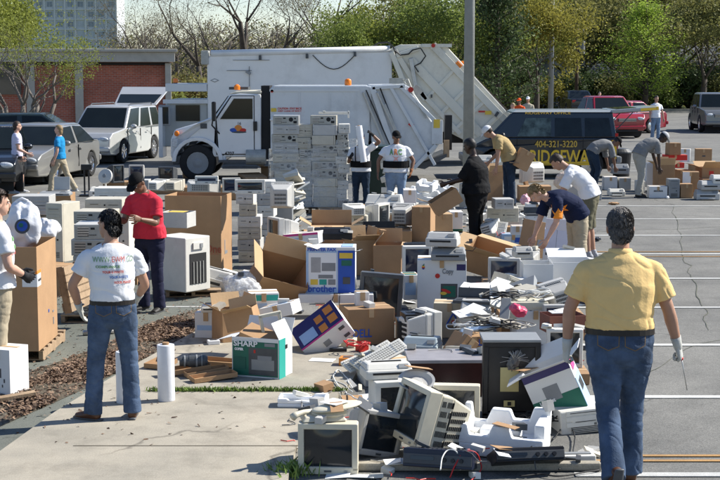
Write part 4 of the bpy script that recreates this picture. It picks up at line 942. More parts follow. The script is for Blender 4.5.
# tailgate: big slanting ribbed panel
tg = [(aX(391), az(48)), (aX(400), az(44.5)), (aX(444), az(44)), (aX(506), az(111)), (aX(503), az(124)), (aX(498), az(158)), (aX(448), 1.0), (aX(412), 1.0)]
b = MB(); b.prism(tg, -.03, 2.55, 'y'); tgo = b.build('tailgate', P_cream, rt, bevel=.03)
def abar(b, p, q, w_, y=-.06, t=.08):
    p, q = Vector((aX(p[0]), y, az(p[1]))), Vector((aX(q[0]), y, az(q[1]))); m_ = (p+q)/2; L5 = (q-p).length; a_ = math.degrees(math.atan2(q.z-p.z, q.x-p.x)); b.box(m_, (L5, t, w_), rot=(0, -a_, 0))
b = MB()
for p, q, w_ in (((432, 45), (500, 116), .22), ((410, 60), (488, 142), .26), ((394, 50), (425, 100), .16), ((420, 92), (460, 134), .14)): abar(b, p, q, w_)
b.build('diagonal_beam', P_cream, tgo, bevel=.01)
b = MB()
for p, q, w_ in (((453, 70), (425, 100), .10), ((468, 86), (438, 116), .10), ((484, 101), (452, 132), .10), ((496, 116), (466, 146), .10)): abar(b, p, q, w_, -.05, .06)
b.build('cross_rib', P_cream, tgo, bevel=.01)
b = MB(); abar(b, (458, 62), (510, 115), .30, 2.5, .1); abar(b, (460, 66), (509, 116), .2, .2, .4); b.build('rear_door_edge', mat('rusty_brown_steel', (.17, .12, .085), .7, .25, 4), tgo)
b = MB(); abar(b, (391, 52), (404, 84), .16, -.1, .1); abar(b, (396, 56), (418, 48), .14, -.1, .1); b.build('lift_arm', P_cream, tgo, bevel=.02)
b = MB(); abar(b, (410, 58), (415, 86), .12, -.14, .1); b.build('hydraulic_ram', M['steel'], tgo, bevel=.02)
b = MB(); b.tube([(aX(394), -.15, az(50)), (aX(400), -.18, az(55)), (aX(408), -.2, az(54)), (aX(412), -.18, az(50)), (aX(420), -.15, az(48)), (aX(425), -.13, az(56)), (aX(420), -.13, az(63)), (aX(414), -.15, az(66)), (aX(418), -.15, az(72))], .02, 6); b.tube([(aX(372), .3, az(47)), (aX(378), .2, az(43)), (aX(388), .1, az(42)), (aX(393), -.1, az(47)), (aX(396), -.1, az(54))], .025, 6); b.build('hose', M['wire_b'], tgo)
b = MB(); b.box((aX(436), -.05, az(45.5)), (.9, .12, .1)); b.lathe([(.06, -.02), (.06, .02)], 10, (aX(432.5), -.12, az(45.5)), m=1, rot=(90, 0, 0)); b.build('top_rail', [P_cream, redl], tgo)
for px, py in ((457.5, 65), (463.5, 64.5)):
    b = MB(); b.box((aX(px), -.02 if px < 460 else .6, az(py)), (.20, .12, .16), rot=(0, 45, 0)); b.build('beacon', ambl, tgo, bevel=.02)
b = MB(); b.box((aX(487.5), -.12, az(112.5)), (.19, .02, .11), m=0); b.box((aX(481), -.12, az(111.3)), (.20, .02, .05), m=1); b.build('warning_sticker', [M['yellow_p'], M['red_p']], tgo)
b = MB(); b.box((aX(496), -.12, az(114)), (.08, .05, .16), rot=(0, 35, 0)); b.box((aX(431), -.12, az(96)), (.05, .05, .1)); b.build('latch', M['dgrey'], tgo)
# cab over engine part at the left, forks
b = MB(); b.prism([(aX(160), .55), (aX(208), .55), (aX(208), az(99.5)), (aX(169), az(99.5)), (aX(161), az(118))], .1, 2.3, 'y'); cab = b.build('cab', mat('grey_cab_paint', (.42, .44, .42), .4, .06), rt, bevel=.04)
b = MB(); b.prism([(aX(176), az(121)), (aX(200), az(121)), (aX(200), az(105)), (aX(176), az(105))], .07, .1, 'y'); b.build('window', glass, cab)
b = MB(); b.box((aX(166.5), -.35, az(115)), (.34, .06, .62)); mir = b.build('mirror', M['mgrey'], cab, bevel=.03)
b = MB(); b.box((aX(166.5), -.385, az(115)), (.24, .02, .50)); b.build('mirror_glass', glass, mir)
b = MB(); b.box((aX(186), .05, az(101.5)), (1.35, .1, .12)); b.build('cab_visor', P_white2, cab)
for yy_ in (.15, 2.2): MB().box((aX(187), yy_, az(87.5)), (1.25, .3, .24)).build('lift_arm', P_white2, rt, bevel=.02)
b = MB(); b.box((aX(176), .1, az(83.5)), (.1, .1, .06), m=1); b.lathe([(.07, 0), (.08, .03), (.07, .13), (.03, .15)], 12, (aX(176), .12, az(83))); b.build('beacon', [ambl, M['dgrey']], rt)
b = MB(); b.box((aX(330), 1.25, .8), (aX(470)-aX(170), 1.0, .34)); b.build('chassis', M['black'], rt)
b = MB(); b.box((aX(163), -.05, 1.0), (.12, .9, 1.5)); b.build('cab_door', P_white2, cab, bevel=.02)
for px in (205, 380, 415):
    for y in (.14, 2.36): truck_wheel(rt, aX(px), y, .5, -1 if y < 1 else 1)
# ================================================================== people
skin1 = mat('skin_light', (.56, .33, .235), .5, .1, 9, spec=.35); skin2 = mat('skin_brown', (.20, .105, .065), .45, .1, 9, spec=.35); skin3 = mat('skin_dark', (.045, .024, .016), .42, .1, 9, spec=.35); skin4 = mat('skin_tan', (.42, .235, .155), .5, .1, 9, spec=.35)
def cloth(name, col, var=.12, bs=55, bump=.25, ns=7): return mat(name, col, .85, var, ns, bump, bs, spec=.15)
CL = {'white': cloth('white_cotton', (.72, .73, .75), .04), 'yellow': cloth('yellow_pique', (.76, .53, .225), .05), 'jeans': cloth('blue_denim', (.075, .112, .18), .5, 90, .3, 5), 'jeans_lt': cloth('light_denim', (.20, .28, .40), .3, 90, .3, 5),
      'jeans_dk': cloth('dark_denim', (.022, .038, .065), .25, 90), 'navy': cloth('navy_cotton', (.012, .018, .048), .15), 'red': cloth('red_cotton', (.60, .035, .06), .1), 'black': cloth('black_cloth', (.008, .008, .009), .2),
      'khaki': cloth('khaki_twill', (.40, .34, .24), .12), 'khaki_dk': cloth('olive_twill', (.14, .13, .085), .15), 'tan': cloth('tan_cotton', (.42, .31, .15), .1), 'grey': cloth('grey_cotton', (.21, .21, .205), .12), 'greyp': cloth('grey_work_trousers', (.33, .32, .28), .12),
      'blue': cloth('bright_blue_cotton', (.02, .24, .50), .1), 'lilac': cloth('pale_lilac_cotton', (.60, .58, .72), .06), 'orange': cloth('orange_vest', (.75, .10, .02), .08), 'beige': cloth('beige_cotton', (.45, .40, .30), .1), 'navyp': cloth('navy_trousers', (.018, .02, .045), .15),
      'leather': mat('black_leather_belt', (.015, .012, .01), .45), 'brown': mat('brown_leather', (.09, .035, .015), .4, .15), 'sneaker': mat('grey_trainer', (.33, .34, .36), .7, .15), 'wsock': cloth('white_sock', (.6, .6, .6)), 'bshoe': mat('dark_shoe', (.02, .018, .016), .6), 'glove_w': cloth('pale_work_glove', (.50, .50, .46)), 'glove_d': cloth('dark_work_glove', (.03, .03, .032)), 'glove_b': cloth('brown_work_glove', (.22, .09, .04))}
def _hr(): pass
HR = {'black': mat('black_hair', (.008, .007, .007), .5, .3, 40, .6, 90), 'grey': mat('grey_hair', (.15, .135, .12), .6, .3, 70, .8, 130), 'blond': mat('blond_hair', (.28, .19, .09), .55, .3, 40, .7, 80), 'brown': mat('brown_hair', (.035, .02, .012), .5, .3, 40, .7, 80)}
def rloft(b, pts, rad, side, n=18, flat0=False, flat1=False, m=0):
    """closed elliptical loft. rad: list of (r_side, r_depth); side: vector giving the wide axis"""
    P = [Vector(p) for p in pts]; Rr = [(r_ if isinstance(r_, tuple) else (r_, r_)) for r_ in rad]
    if not flat0:
        d = (P[0]-P[1]).normalized(); e = min(Rr[0])*.55; P = [P[0]+d*e, P[0]+d*e*.6]+P; Rr = [(Rr[0][0]*.35, Rr[0][1]*.35), (Rr[0][0]*.78, Rr[0][1]*.78)]+Rr
    if not flat1:
        d = (P[-1]-P[-2]).normalized(); e = min(Rr[-1])*.55; q = Rr[-1]; P = P+[P[-1]+d*e*.6, P[-1]+d*e]; Rr = Rr+[(q[0]*.78, q[1]*.78), (q[0]*.35, q[1]*.35)]
    k = len(P); vs = []
    for i, p in enumerate(P):
        t = (P[min(i+1, k-1)]-P[max(i-1, 0)]).normalized(); u = side-t*side.dot(t)
        u = u.normalized() if u.length > 1e-4 else t.orthogonal().normalized(); w_ = t.cross(u)
        for j in range(n):
            a = 2*math.pi*j/n; vs.append(p+u*math.cos(a)*Rr[i][0]+w_*math.sin(a)*Rr[i][1])
    fs = []
    for i in range(k-1):
        for j in range(n):
            j2 = (j+1) % n; fs.append((i*n+j, i*n+j2, (i+1)*n+j2, (i+1)*n+j))
    fs += [tuple(range(n-1, -1, -1)), tuple((k-1)*n+j for j in range(n))]
    b.add(vs, fs, m)
def sub(P, Rr, k=4):
    """catmull-rom refine of a path with radii"""
    P = [Vector(p) for p in P]; Rr = [(r_ if isinstance(r_, tuple) else (r_, r_)) for r_ in Rr]; oP = []; oR = []
    for i in range(len(P)-1):
        p0 = P[max(i-1, 0)]; p1 = P[i]; p2 = P[i+1]; p3 = P[min(i+2, len(P)-1)]
        for j in range(k):
            t = j/k; oP.append(.5*((2*p1)+(p2-p0)*t+(2*p0-5*p1+4*p2-p3)*t*t+(3*p1-p0-3*p2+p3)*t**3)); oR.append((Rr[i][0]*(1-t)+Rr[i+1][0]*t, Rr[i][1]*(1-t)+Rr[i+1][1]*t))
    oP.append(P[-1]); oR.append(Rr[-1]); return oP, oR
def remeshed(b, name, m, parent, vox, smooth=4, wrinkle=0.0, wf=9.0, seed=0, extra=None):
    me = b.mesh(name, m); bm_ = bmesh.new(); bm_.from_mesh(me); bmesh.ops.recalc_face_normals(bm_, faces=bm_.faces); bm_.to_mesh(me); bm_.free()
    o = bpy.data.objects.new(name, me); C.objects.link(o)
    q = o.modifiers.new('r', 'REMESH'); q.mode = 'VOXEL'; q.voxel_size = vox; q.use_smooth_shade = True
    q = o.modifiers.new('s', 'SMOOTH'); q.factor = .5; q.iterations = smooth
    dg = bpy.context.evaluated_depsgraph_get(); m2 = bpy.data.meshes.new_from_object(o.evaluated_get(dg)); o.modifiers.clear(); o.data = m2
    if wrinkle:
        k = len(m2.vertices)
        nr = [v.normal.copy() for v in m2.vertices]
        for i, v in enumerate(m2.vertices):
            c = v.co; a = noise.noise(Vector((c.x*wf*.7+seed, c.y*wf*.7, c.z*wf*1.5+c.x*4))); a2 = noise.noise(Vector((c.x*wf*1.8+seed+5, c.y*wf*1.8, c.z*wf*2.6)))
            cr_ = max(0, 1-abs(a)*5.5)**2; v.co = c+nr[i]*wrinkle*(a2*1.1-cr_*1.5+.3)
    if extra:
        bm_ = bmesh.new(); bm_.from_mesh(m2); me3 = extra.mesh('x', m); bm_.from_mesh(me3); bmesh.ops.recalc_face_normals(bm_, faces=bm_.faces); bm_.to_mesh(m2); bm_.free()
    m2.materials.clear()
    for mm_ in (m if isinstance(m, (list, tuple)) else [m]): m2.materials.append(mm_)
    m2.polygons.foreach_set('use_smooth', [True]*len(m2.polygons)); o.parent = parent; return o
def V3(t): return Vector(t).normalized()
def person(loc, rz, label, h=1.75, lean=0, bend=0, head=(0, 0), ua=None, fa=None, th=None, sh=None, foot=None, skin=skin1, hair='black', hairlen=0, shirt='white', sleeve=.5, pants='jeans', shorts=None, shoe='bshoe', cap=None, belt=None, gloves=(None, None), near=False, fat=1.0, backbelt=None, collar=False, sock=None, grip=(0, 0), vox=None, nohead=False, z0=0.0, headband=None):
    """local frame: x = right hand side, y = forward, z up. ua/fa/th/sh = ((left),(right)) direction vectors. lean/bend: forward pitch of lower and upper spine in degrees."""
    rt = empty('person', (0, 0, 0), rz, label, 'person')
    S = h/1.75; ua = ua or ((-.18, .02, -1), (.18, .02, -1)); fa = fa or ((-.10, .22, -1), (.10, .22, -1)); th = th or ((-.06, .03, -1), (.06, -.03, -1)); sh = sh or ((-.03, -.05, -1), (.03, -.06, -1)); foot = foot or ((-.2, 1, 0), (.2, 1, 0))
    fat = fat*1.09
    vox = vox or (.0075 if near else .013)
    # spine
    pel = Vector((0, 0, 0)); l1, l2 = R(lean), R(lean+bend)
    d1 = Vector((0, math.sin(l1), math.cos(l1))); d2 = Vector((0, math.sin(l2), math.cos(l2)))
    waist = pel+(Vector((0, 0, 1))*.4+d1*.6).normalized()*.13*S; chest = waist+d1.lerp(d2, .5).normalized()*.19*S; sho = chest+d2*.16*S; nb = sho+d2*.055*S
    hp = R(lean+bend*1.0+head[0]); hyaw = R(head[1]); dh = Vector((0, math.sin(l2+R(head[0])*.5), math.cos(l2+R(head[0])*.5)))
    neck = nb+dh*.05*S
    hm = Matrix.Rotation(-l2-R(head[0]), 3, 'X') @ Matrix.Rotation(hyaw, 3, 'Z')     # head frame: z up of head, y forward
    hc = neck+hm@Vector((0, .022*S, .105*S))
    ax = Vector((1, 0, 0))
    J = {}
    for i, s in enumerate((-1, 1)):
        J['sh', i] = sho+ax*s*.172*S*(.5+.5*fat)-d2*.040*S; J['el', i] = J['sh', i]+V3(ua[i])*.29*S; J['wr', i] = J['el', i]+V3(fa[i])*.25*S
        J['hip', i] = pel+ax*s*.088*S+Vector((0, 0, -.02*S)); J['kn', i] = J['hip', i]+V3(th[i])*.43*S; J['an', i] = J['kn', i]+V3(sh[i])*.41*S
    back = d2.cross(ax).normalized()      # forward normal of chest... x cross
    # ---- body
    b = MB()
    TP, TR = sub([pel-Vector((0, 0, .09*S)), pel, waist, chest, sho, nb], [(.12*S, .09*S), (.158*S*fat, .108*S*fat), (.138*S*fat, .10*S*fat), (.160*S*fat, .115*S*fat), (.145*S, .085*S), (.062*S, .06*S)])
    rloft(b, TP, TR, ax)
    rloft(b, [nb-d2*.04*S, nb, neck, hc-hm@Vector((0, .02*S, .03*S))], [(.062*S, .062*S), (.057*S, .058*S), (.054*S, .056*S), (.052*S, .055*S)], ax, 14)
    for i, s in enumerate((-1, 1)):
        e, w_, sp = J['el', i], J['wr', i], J['sh', i]
        P, Q = sub([sp-ax*s*.03*S, sp.lerp(e, .25), sp.lerp(e, .65), e, e.lerp(w_, .3), e.lerp(w_, .75), w_], [.049*S, .050*S, .044*S, .039*S, .041*S, .031*S, (.027*S, .023*S)], 3); rloft(b, P, Q, ax, 14)
        hj, k_, a_ = J['hip', i], J['kn', i], J['an', i]
        P, Q = sub([hj, hj.lerp(k_, .3), hj.lerp(k_, .8), k_, k_.lerp(a_, .3), k_.lerp(a_, .8), a_], [.088*S, .082*S, .058*S, .053*S, .056*S, .037*S, .036*S], 3); rloft(b, P, Q, ax, 14)
    # head
    if not nohead:
        def hfn(d):
            f = 1.0
            return f
        b.ell(hc+hm@Vector((0, -.012*S, .022*S)), (.074*S, .094*S, .092*S), 20, 14, rot=hm)
        b.ell(hc+hm@Vector((0, .022*S, -.048*S)), (.056*S, .066*S, .066*S), 18, 12, rot=hm)
        b.ell(hc+hm@Vector((0, .052*S, -.092*S)), (.030*S, .028*S, .020*S), 12, 8, rot=hm)
        b.ell(hc+hm@Vector((0, .094*S, -.022*S)), (.013*S, .020*S, .026*S), 10, 8, rot=hm)
        b.ell(hc+hm@Vector((0, .078*S, .016*S)), (.050*S, .016*S, .014*S), 12, 8, rot=hm)
        b.ell(hc+hm@Vector((0, .082*S, -.066*S)), (.024*S, .010*S, .010*S), 10, 8, rot=hm)
        for s in (-1, 1): b.ell(hc+hm@Vector((s*.076*S, -.012*S, -.014*S)), (.011*S, .022*S, .034*S), 10, 8, rot=hm@rotm((0, 0, s*20)))
    # hands: palm and five fingers as a joined skin
    hb = MB(); gl = MB(); glov = [MB(), MB()]
    for i, s in enumerate((-1, 1)):
        e, w_ = J['el', i], J['wr', i]; d = (w_-e).normalized()
        inw = (Vector((-s, .25, 0))); pn = (inw-d*inw.dot(d)).normalized()    # palm normal faces the body
        wd = d.cross(pn)*(1)                                                     # across the palm
        if wd.y < 0: wd = -wd                                                    # towards the thumb (front)
        T = glov[i] if gloves[i] else hb; g = 1.14 if gloves[i] else 1.0; c = R(grip[i]*55+14)
        rloft(T, [w_-d*.02*S, w_+d*.025*S, w_+d*.06*S, w_+d*.088*S], [(.026*S*g, .020*S*g), (.036*S*g, .018*S*g), (.042*S*g, .015*S*g), (.040*S*g, .012*S*g)], wd, 14)
        for k, (o_, L5) in enumerate(((.031, .070), (.0105, .078), (-.0105, .073), (-.031, .058))):
            p0 = w_+d*.080*S+wd*o_*S; q = d; pts = [p0]; rr = [.0092*S*g]
            for n_ in range(3):
                q = (Matrix.Rotation(c*(.8+.25*n_), 3, wd.normalized()) @ q) if (pn.dot(Matrix.Rotation(.1, 3, wd.normalized()) @ d) > 0) else (Matrix.Rotation(-c*(.8+.25*n_), 3, wd.normalized()) @ q)
                pts.append(pts[-1]+q*L5*S/3*(1.15-.15*n_)); rr.append((.0088-.0009*n_)*S*g)
            rloft(T, pts, rr, pn, 8)
        p0 = w_+d*.03*S+wd*.032*S; q = (d*.75+wd*.7+pn*.35).normalized(); q2 = (d*.95+wd*.2+pn*.3).normalized()
        rloft(T, [p0-wd*.012*S, p0+q*.034*S, p0+q*.034*S+q2*.03*S, p0+q*.034*S+q2*.052*S], [.013*S*g, .0115*S*g, .0105*S*g, .0085*S*g], pn, 8)
        if gloves[i]: rloft(T, [w_-d*.06*S, w_-d*.02*S, w_+d*.02*S], [(.037*S, .034*S), (.035*S, .03*S), (.036*S, .025*S)], wd, 14, True)
    bo = remeshed(b, 'body', skin, rt, vox, 3, extra=hb if hb.v else None)
    for i in (0, 1):
        if gloves[i]: glov[i].build('glove', CL[gloves[i]], rt, smooth=True)
    if not nohead:
        for s in (-1, 1):
            e = MB(); e.ell(hc+hm@Vector((s*.030*S, .077*S, .000)), (.012*S, .008*S, .007*S), 10, 7, rot=hm); e.ell(hc+hm@Vector((s*.030*S, .0835*S, .000)), (.005*S, .003*S, .005*S), 8, 6, m=1, rot=hm)
            e.build('eye', [mat('eye_white', (.6, .58, .55), .3), M['hole']], rt, smooth=True)
        # hair shell
        def hairfn(d):
            # d in head frame
            front = d.y; z = d.z
            keep = (z > .42 and front > 0) or (front <= 0 and z > -.62+hairlen*-.3) or (abs(d.x) > .6 and z > -.1 and front < .25)
            nz_ = noise.noise(Vector((d.x*9+h*50, d.y*9, d.z*9)))*.035
            if not keep: return .80
            edge = 1.0
            return 1.075+nz_+(.03 if z > .5 else 0)
        hsh = MB(); hsh.ell(hc+hm@Vector((0, -.012*S, .020*S)), (.076*S, .097*S, .097*S), 34, 24, rot=hm, fn=hairfn)
        if hairlen > 0: hsh.ell(hc+hm@Vector((0, -.062*S, -.045*S)), (.070*S, .046*S, (.06+.03*hairlen)*S), 18, 12, rot=hm)
        if near and not cap:
            rn_ = random.Random(int(h*100)); 
            for q_ in range(2600):
                d_ = Vector((rn_.gauss(0, 1), rn_.gauss(0, 1), rn_.gauss(0, 1))).normalized()
                if hairfn(d_) < .9: continue
                c_ = hc+hm@Vector((0, -.012*S, .020*S)); p_ = c_+hm@Vector((d_.x*.082*S, d_.y*.104*S, d_.z*.104*S))
                fl = hm@Vector((d_.x*.5+rn_.gauss(0, .25), -.55+rn_.gauss(0, .25), -.9)); nn = hm@d_; fl = (fl-nn*fl.dot(nn)).normalized(); sd_ = fl.cross(nn)*.0016*S; l_ = (.018+.018*rn_.random())*S
                if q_ % 4 == 0 and hairlen > 0:
                    c_ = hc+hm@Vector((0, -.062*S, -.045*S)); d_ = Vector((d_.x, -abs(d_.y), d_.z)); p_ = c_+hm@Vector((d_.x*.074*S, d_.y*.050*S, d_.z*(.062+.03*hairlen)*S)); nn = hm@d_
                e_ = p_+fl*l_+nn*(.003+.004*rn_.random())*S-nn*l_*.2
                hsh.add([p_-sd_-nn*.004*S, p_+sd_-nn*.004*S, p_+fl*l_*.5+nn*.004*S+sd_, e_], [(0, 1, 2, 3)])
        hsh.build('hair', HR[hair], rt, smooth=True)
        if cap:
            cm = cap
            cb = MB(); cb.ell(hc+hm@Vector((0, -.010*S, .038*S)), (.085*S, .107*S, .092*S), 24, 14, rot=hm, fn=lambda d: 1.0 if d.z > -.05 else .72)
            rloft(cb, [hc+hm@Vector((0, .070*S, .038*S)), hc+hm@Vector((0, .125*S, .030*S)), hc+hm@Vector((0, .168*S, .014*S))], [(.075*S, .010*S), (.070*S, .007*S), (.045*S, .005*S)], hm@ax, 16)
            cb.build('cap', cm, rt, smooth=True)
    # ---- trousers
    tb = MB(); G = 1.0
    P, Q = sub([pel-Vector((0, 0, .12*S)), pel-Vector((0, 0, .02*S)), pel+(waist-pel)*.62], [(.150*S*fat, .110*S*fat), (.172*S*fat, .124*S*fat), (.158*S*fat, .116*S*fat)], 4); rloft(tb, P, Q, ax, 22, False, True)
    for i, s in enumerate((-1, 1)):
        hj, k_, a_ = J['hip', i], J['kn', i], J['an', i]
        if shorts: end = k_.lerp(a_, .10); P, Q = sub([hj+Vector((0, 0, .03)), hj.lerp(k_, .3), hj.lerp(k_, .75), end], [.098*S*fat, .100*S*fat, .088*S, .092*S], 4)
        else: P, Q = sub([hj+Vector((0, 0, .03)), hj.lerp(k_, .3), hj.lerp(k_, .8), k_, k_.lerp(a_, .4), a_+(a_-k_).normalized()*.035*S], [.098*S*fat, .096*S*fat, .078*S, .074*S, .070*S, .076*S], 4)
        rloft(tb, P, Q, ax, 20, False, True)
    remeshed(tb, 'shorts' if shorts else 'trousers', CL[pants], rt, vox*1.05, 3, .0045 if not near else .0036, 7, seed=h*10)
    # ---- shirt
    sb = MB(); hem = pel-(d1*.02+Vector((0, 0, .02)))*S if belt is None else pel+(waist-pel)*.44
    P, Q = sub([hem, pel+(waist-pel)*.7, waist, chest, sho-d2*.03*S, sho+d2*.028*S, nb-d2*.004*S], [(.196*S*fat, .148*S*fat) if belt is None else (.168*S*fat, .127*S*fat), (.180*S*fat, .140*S*fat) if belt is None else (.170*S*fat, .130*S*fat), (.164*S*fat, .130*S*fat), (.180*S*fat, .134*S*fat), (.192*S*(.4+.6*fat), .112*S), (.128*S, .084*S), (.068*S, .068*S)], 4)
    rloft(sb, P, Q, ax, 24, True, True)
    for i, s in enumerate((-1, 1)):
        e, sp = J['el', i], J['sh', i]; d = (e-sp)
        if sleeve <= 1: end = sp+d*(sleeve+.12); PP = [sp-ax*s*.050*S-d2*.012*S, sp+d*.12, sp+d*.4, end]; QQ = [.064*S, .069*S, .072*S, .078*S]
        else: w_ = J['wr', i]; PP = [sp-ax*s*.055*S, sp+d*.15, sp+d*.6, e, e.lerp(w_, .9)]; QQ = [.068*S, .069*S, .060*S, .055*S, .042*S]
        P, Q = sub(PP, QQ, 4); rloft(sb, P, Q, ax, 18, False, True)
    so_ = remeshed(sb, 'shirt', CL[shirt], rt, vox, 3, .0042 if near else .0055, 6.5, seed=h*7)
    if collar:
        cb = MB(); k = 20
        cb.lathe([(.075*S, -.028*S), (.082*S, -.020*S), (.071*S, .016*S), (.063*S, .018*S), (.066*S, -.022*S)], 22, nb, rot=Matrix.Rotation(-l2, 3, 'X')); cb.build('collar', CL[shirt], rt, smooth=True)
    if belt:
        cb = MB(); w1 = pel+(waist-pel)*.34; rloft(cb, [w1-d1*.018*S, w1+d1*.018*S], [(.171*S*fat, .129*S*fat)]*2, ax, 30, True, True); cb.build('belt', CL[belt], rt)
    if backbelt:
        cb = MB(); rloft(cb, [waist-d1*.075*S, waist-d1*.05*S, waist+d1*.06*S], [(.198*S*fat, .164*S*fat), (.200*S*fat, .166*S*fat), (.196*S*fat, .160*S*fat)], ax, 28, True, True); cb.build('back_support_belt', CL['black'], rt, smooth=False)
        for s in (-1, 1):
            cb = MB(); cb.tube([waist+ax*s*.09*S+Vector((0, .150*S*fat, .04*S)), chest+ax*s*.10*S+Vector((0, .148*S*fat, 0)), sho+ax*s*.10*S+Vector((0, .10*S*fat, .02*S))], .012*S, 6) if backbelt == 2 else None
            if backbelt == 2: cb.build('strap', CL['black'], rt)
    # ---- shoes
    for i, s in enumerate((-1, 1)):
        a_ = J['an', i]; fd = V3(foot[i]); dn = Vector((fd.x*fd.z, fd.y*fd.z, -(fd.x**2+fd.y**2))).normalized()
        sd = fd.cross(dn).normalized(); heel = a_-fd*.05*S+dn*.045*S
        fb = MB(); P, Q = sub([heel, a_+dn*.040*S+fd*.02*S, a_+fd*.09*S+dn*.055*S, a_+fd*.165*S+dn*.062*S], [(.038*S, .044*S), (.042*S, .048*S), (.047*S, .036*S), (.036*S, .024*S)], 3); rloft(fb, P, Q, sd, 16)
        rloft(fb, [a_-dn*.03*S, a_+dn*.03*S], [.044*S, .046*S], sd, 14)
        sho_ = remeshed(fb, 'shoe', CL[shoe], rt, vox, 2)
        fs_ = MB(); rloft(fs_, [a_-fd*.085*S+dn*.078*S, a_+fd*.03*S+dn*.078*S, a_+fd*.12*S+dn*.078*S, a_+fd*.19*S+dn*.076*S], [(.030*S, .012), (.036*S, .012), (.046*S, .012), (.028*S, .010)], sd, 14); fs_.build('sole', M['dgrey'] if shoe != 'sneaker' else M['offwhite'], sho_, smooth=True)
        if sock: fb = MB(); rloft(fb, [a_+(J['kn', i]-a_).normalized()*.11*S, a_], [.045*S, .043*S], sd, 14, True); fb.build('sock', CL[sock], rt, smooth=True)
    # drop to the ground
    zmin = min((J['an', i]+Vector((0, 0, -.085*S))).z if abs(foot[i][2]) < .3 else 9 for i in (0, 1))
    if zmin > 5: zmin = min(J['an', i].z-.1 for i in (0, 1))
    mid = (J['an', 0]+J['an', 1])/2
    off = Matrix.Rotation(R(rz), 3, 'Z') @ Vector((mid.x, mid.y, 0))
    # rebase meshes so the origin is between the feet on the ground
    sh_ = Vector((-mid.x, -mid.y, -zmin)); seen = set()
    def rec(p):
        for ob in C.objects:
            if ob.parent is p:
                if ob.type == 'MESH' and ob.data.name not in seen: seen.add(ob.data.name); ob.data.transform(Matrix.Translation(sh_))
                rec(ob)
    rec(rt)
    rt.location = (loc.x, loc.y, z0)
    rt['_d'] = 0; del rt['_d']
    for k_ in list(J): J[k_] = J[k_]+sh_
    J['chest'] = chest+sh_; J['waist'] = waist+sh_; J['head'] = hc+sh_; J['sho'] = sho+sh_; J['back'] = -(Matrix.Rotation(0, 3, 'X') @ Vector((0, math.cos(l2), -math.sin(l2)))); J['rz'] = rz; J['shirt'] = so_; J['tr'] = [o_ for o_ in C.objects if o_.parent is rt and o_.name.startswith('trousers')]
    return rt, J
def world(rt, p): return Matrix.Translation(rt.location) @ rt.rotation_euler.to_matrix().to_4x4() @ Vector(p)
def decal(rt, target, body, size, m, c, front, up=Vector((0, 0, 1)), name='lettering', bold=.003, width=None, mesh=None):
    """lettering laid on a garment; c centre in local space, front = outward direction"""
    me = mesh or text_mesh(body, size, 0, 'CENTER', bold)
    bm_ = bmesh.new(); bm_.from_mesh(me); bmesh.ops.triangulate(bm_, faces=bm_.faces)
    for _ in range(3): bmesh.ops.subdivide_edges(bm_, edges=[e for e in bm_.edges if e.calc_length() > size*.16], cuts=1, use_grid_fill=False); bmesh.ops.triangulate(bm_, faces=bm_.faces)
    bm_.to_mesh(me); bm_.free()
    if width:
        xs = [v.co.x for v in me.vertices]; sx = width/max(1e-6, max(xs)-min(xs))
    else: sx = 1
    tb = BVHTree.FromPolygons([v.co for v in target.data.vertices], [p.vertices[:] for p in target.data.polygons])
    f = front.normalized(); u = (up-f*up.dot(f)).normalized(); r_ = u.cross(f)
    for v in me.vertices:
        p = c+r_*v.co.x*sx+u*v.co.y; hit = tb.ray_cast(p+f*.6, -f)
        v.co = (hit[0]+f*.0065) if hit[0] else p
    me.materials.clear(); me.materials.append(m); o = bpy.data.objects.new(name, me); C.objects.link(o); o.parent = target; return o
def pockets(rt, J, S):
    tr = J['tr'][0]; dk = cloth('denim_pocket', (.06, .09, .15), .4, 90); st = cloth('denim_stitch', (.20, .13, .06))
    for s in (-1, 1):
        c_ = (J['hip', 0]+J['hip', 1])/2+Vector((s*.082*S, 0, .035*S)); w2, h2 = .068*S, .075*S
        out = [(-w2, h2), (w2, h2), (w2*.95, -h2*.6), (0, -h2), (-w2*.95, -h2*.6)]; inn = [(x*.93, y*.93) for x, y in out]
        me = bpy.data.meshes.new('pocket'); me.from_pydata([(x, y, 0) for x, y in out+inn], [], [(i, (i+1) % 5, (i+1) % 5+5, i+5) for i in range(5)]); decal(rt, tr, '', .05, st, c_, Vector((0, -1, 0)), name='pocket_stitching', mesh=me)
        decal(rt, tr, '', .05, dk, c_, Vector((0, -1, 0)), name='back_pocket', mesh=blobmesh(inn))
    for pts in ([(-.004, -.02), (.004, -.02), (.004, .11), (-.004, .11)], [(-.17, .085), (.17, .085), (.17, .090), (-.17, .090)]): decal(rt, tr, '', .05, dk, (J['hip', 0]+J['hip', 1])/2, Vector((0, -1, 0)), name='seam', mesh=blobmesh([(x*S, y*S) for x, y in pts]))
def blobmesh(pts):
    me = bpy.data.meshes.new('emblem'); me.from_pydata([(x, y, 0) for x, y in pts], [], [tuple(range(len(pts)))]); return me

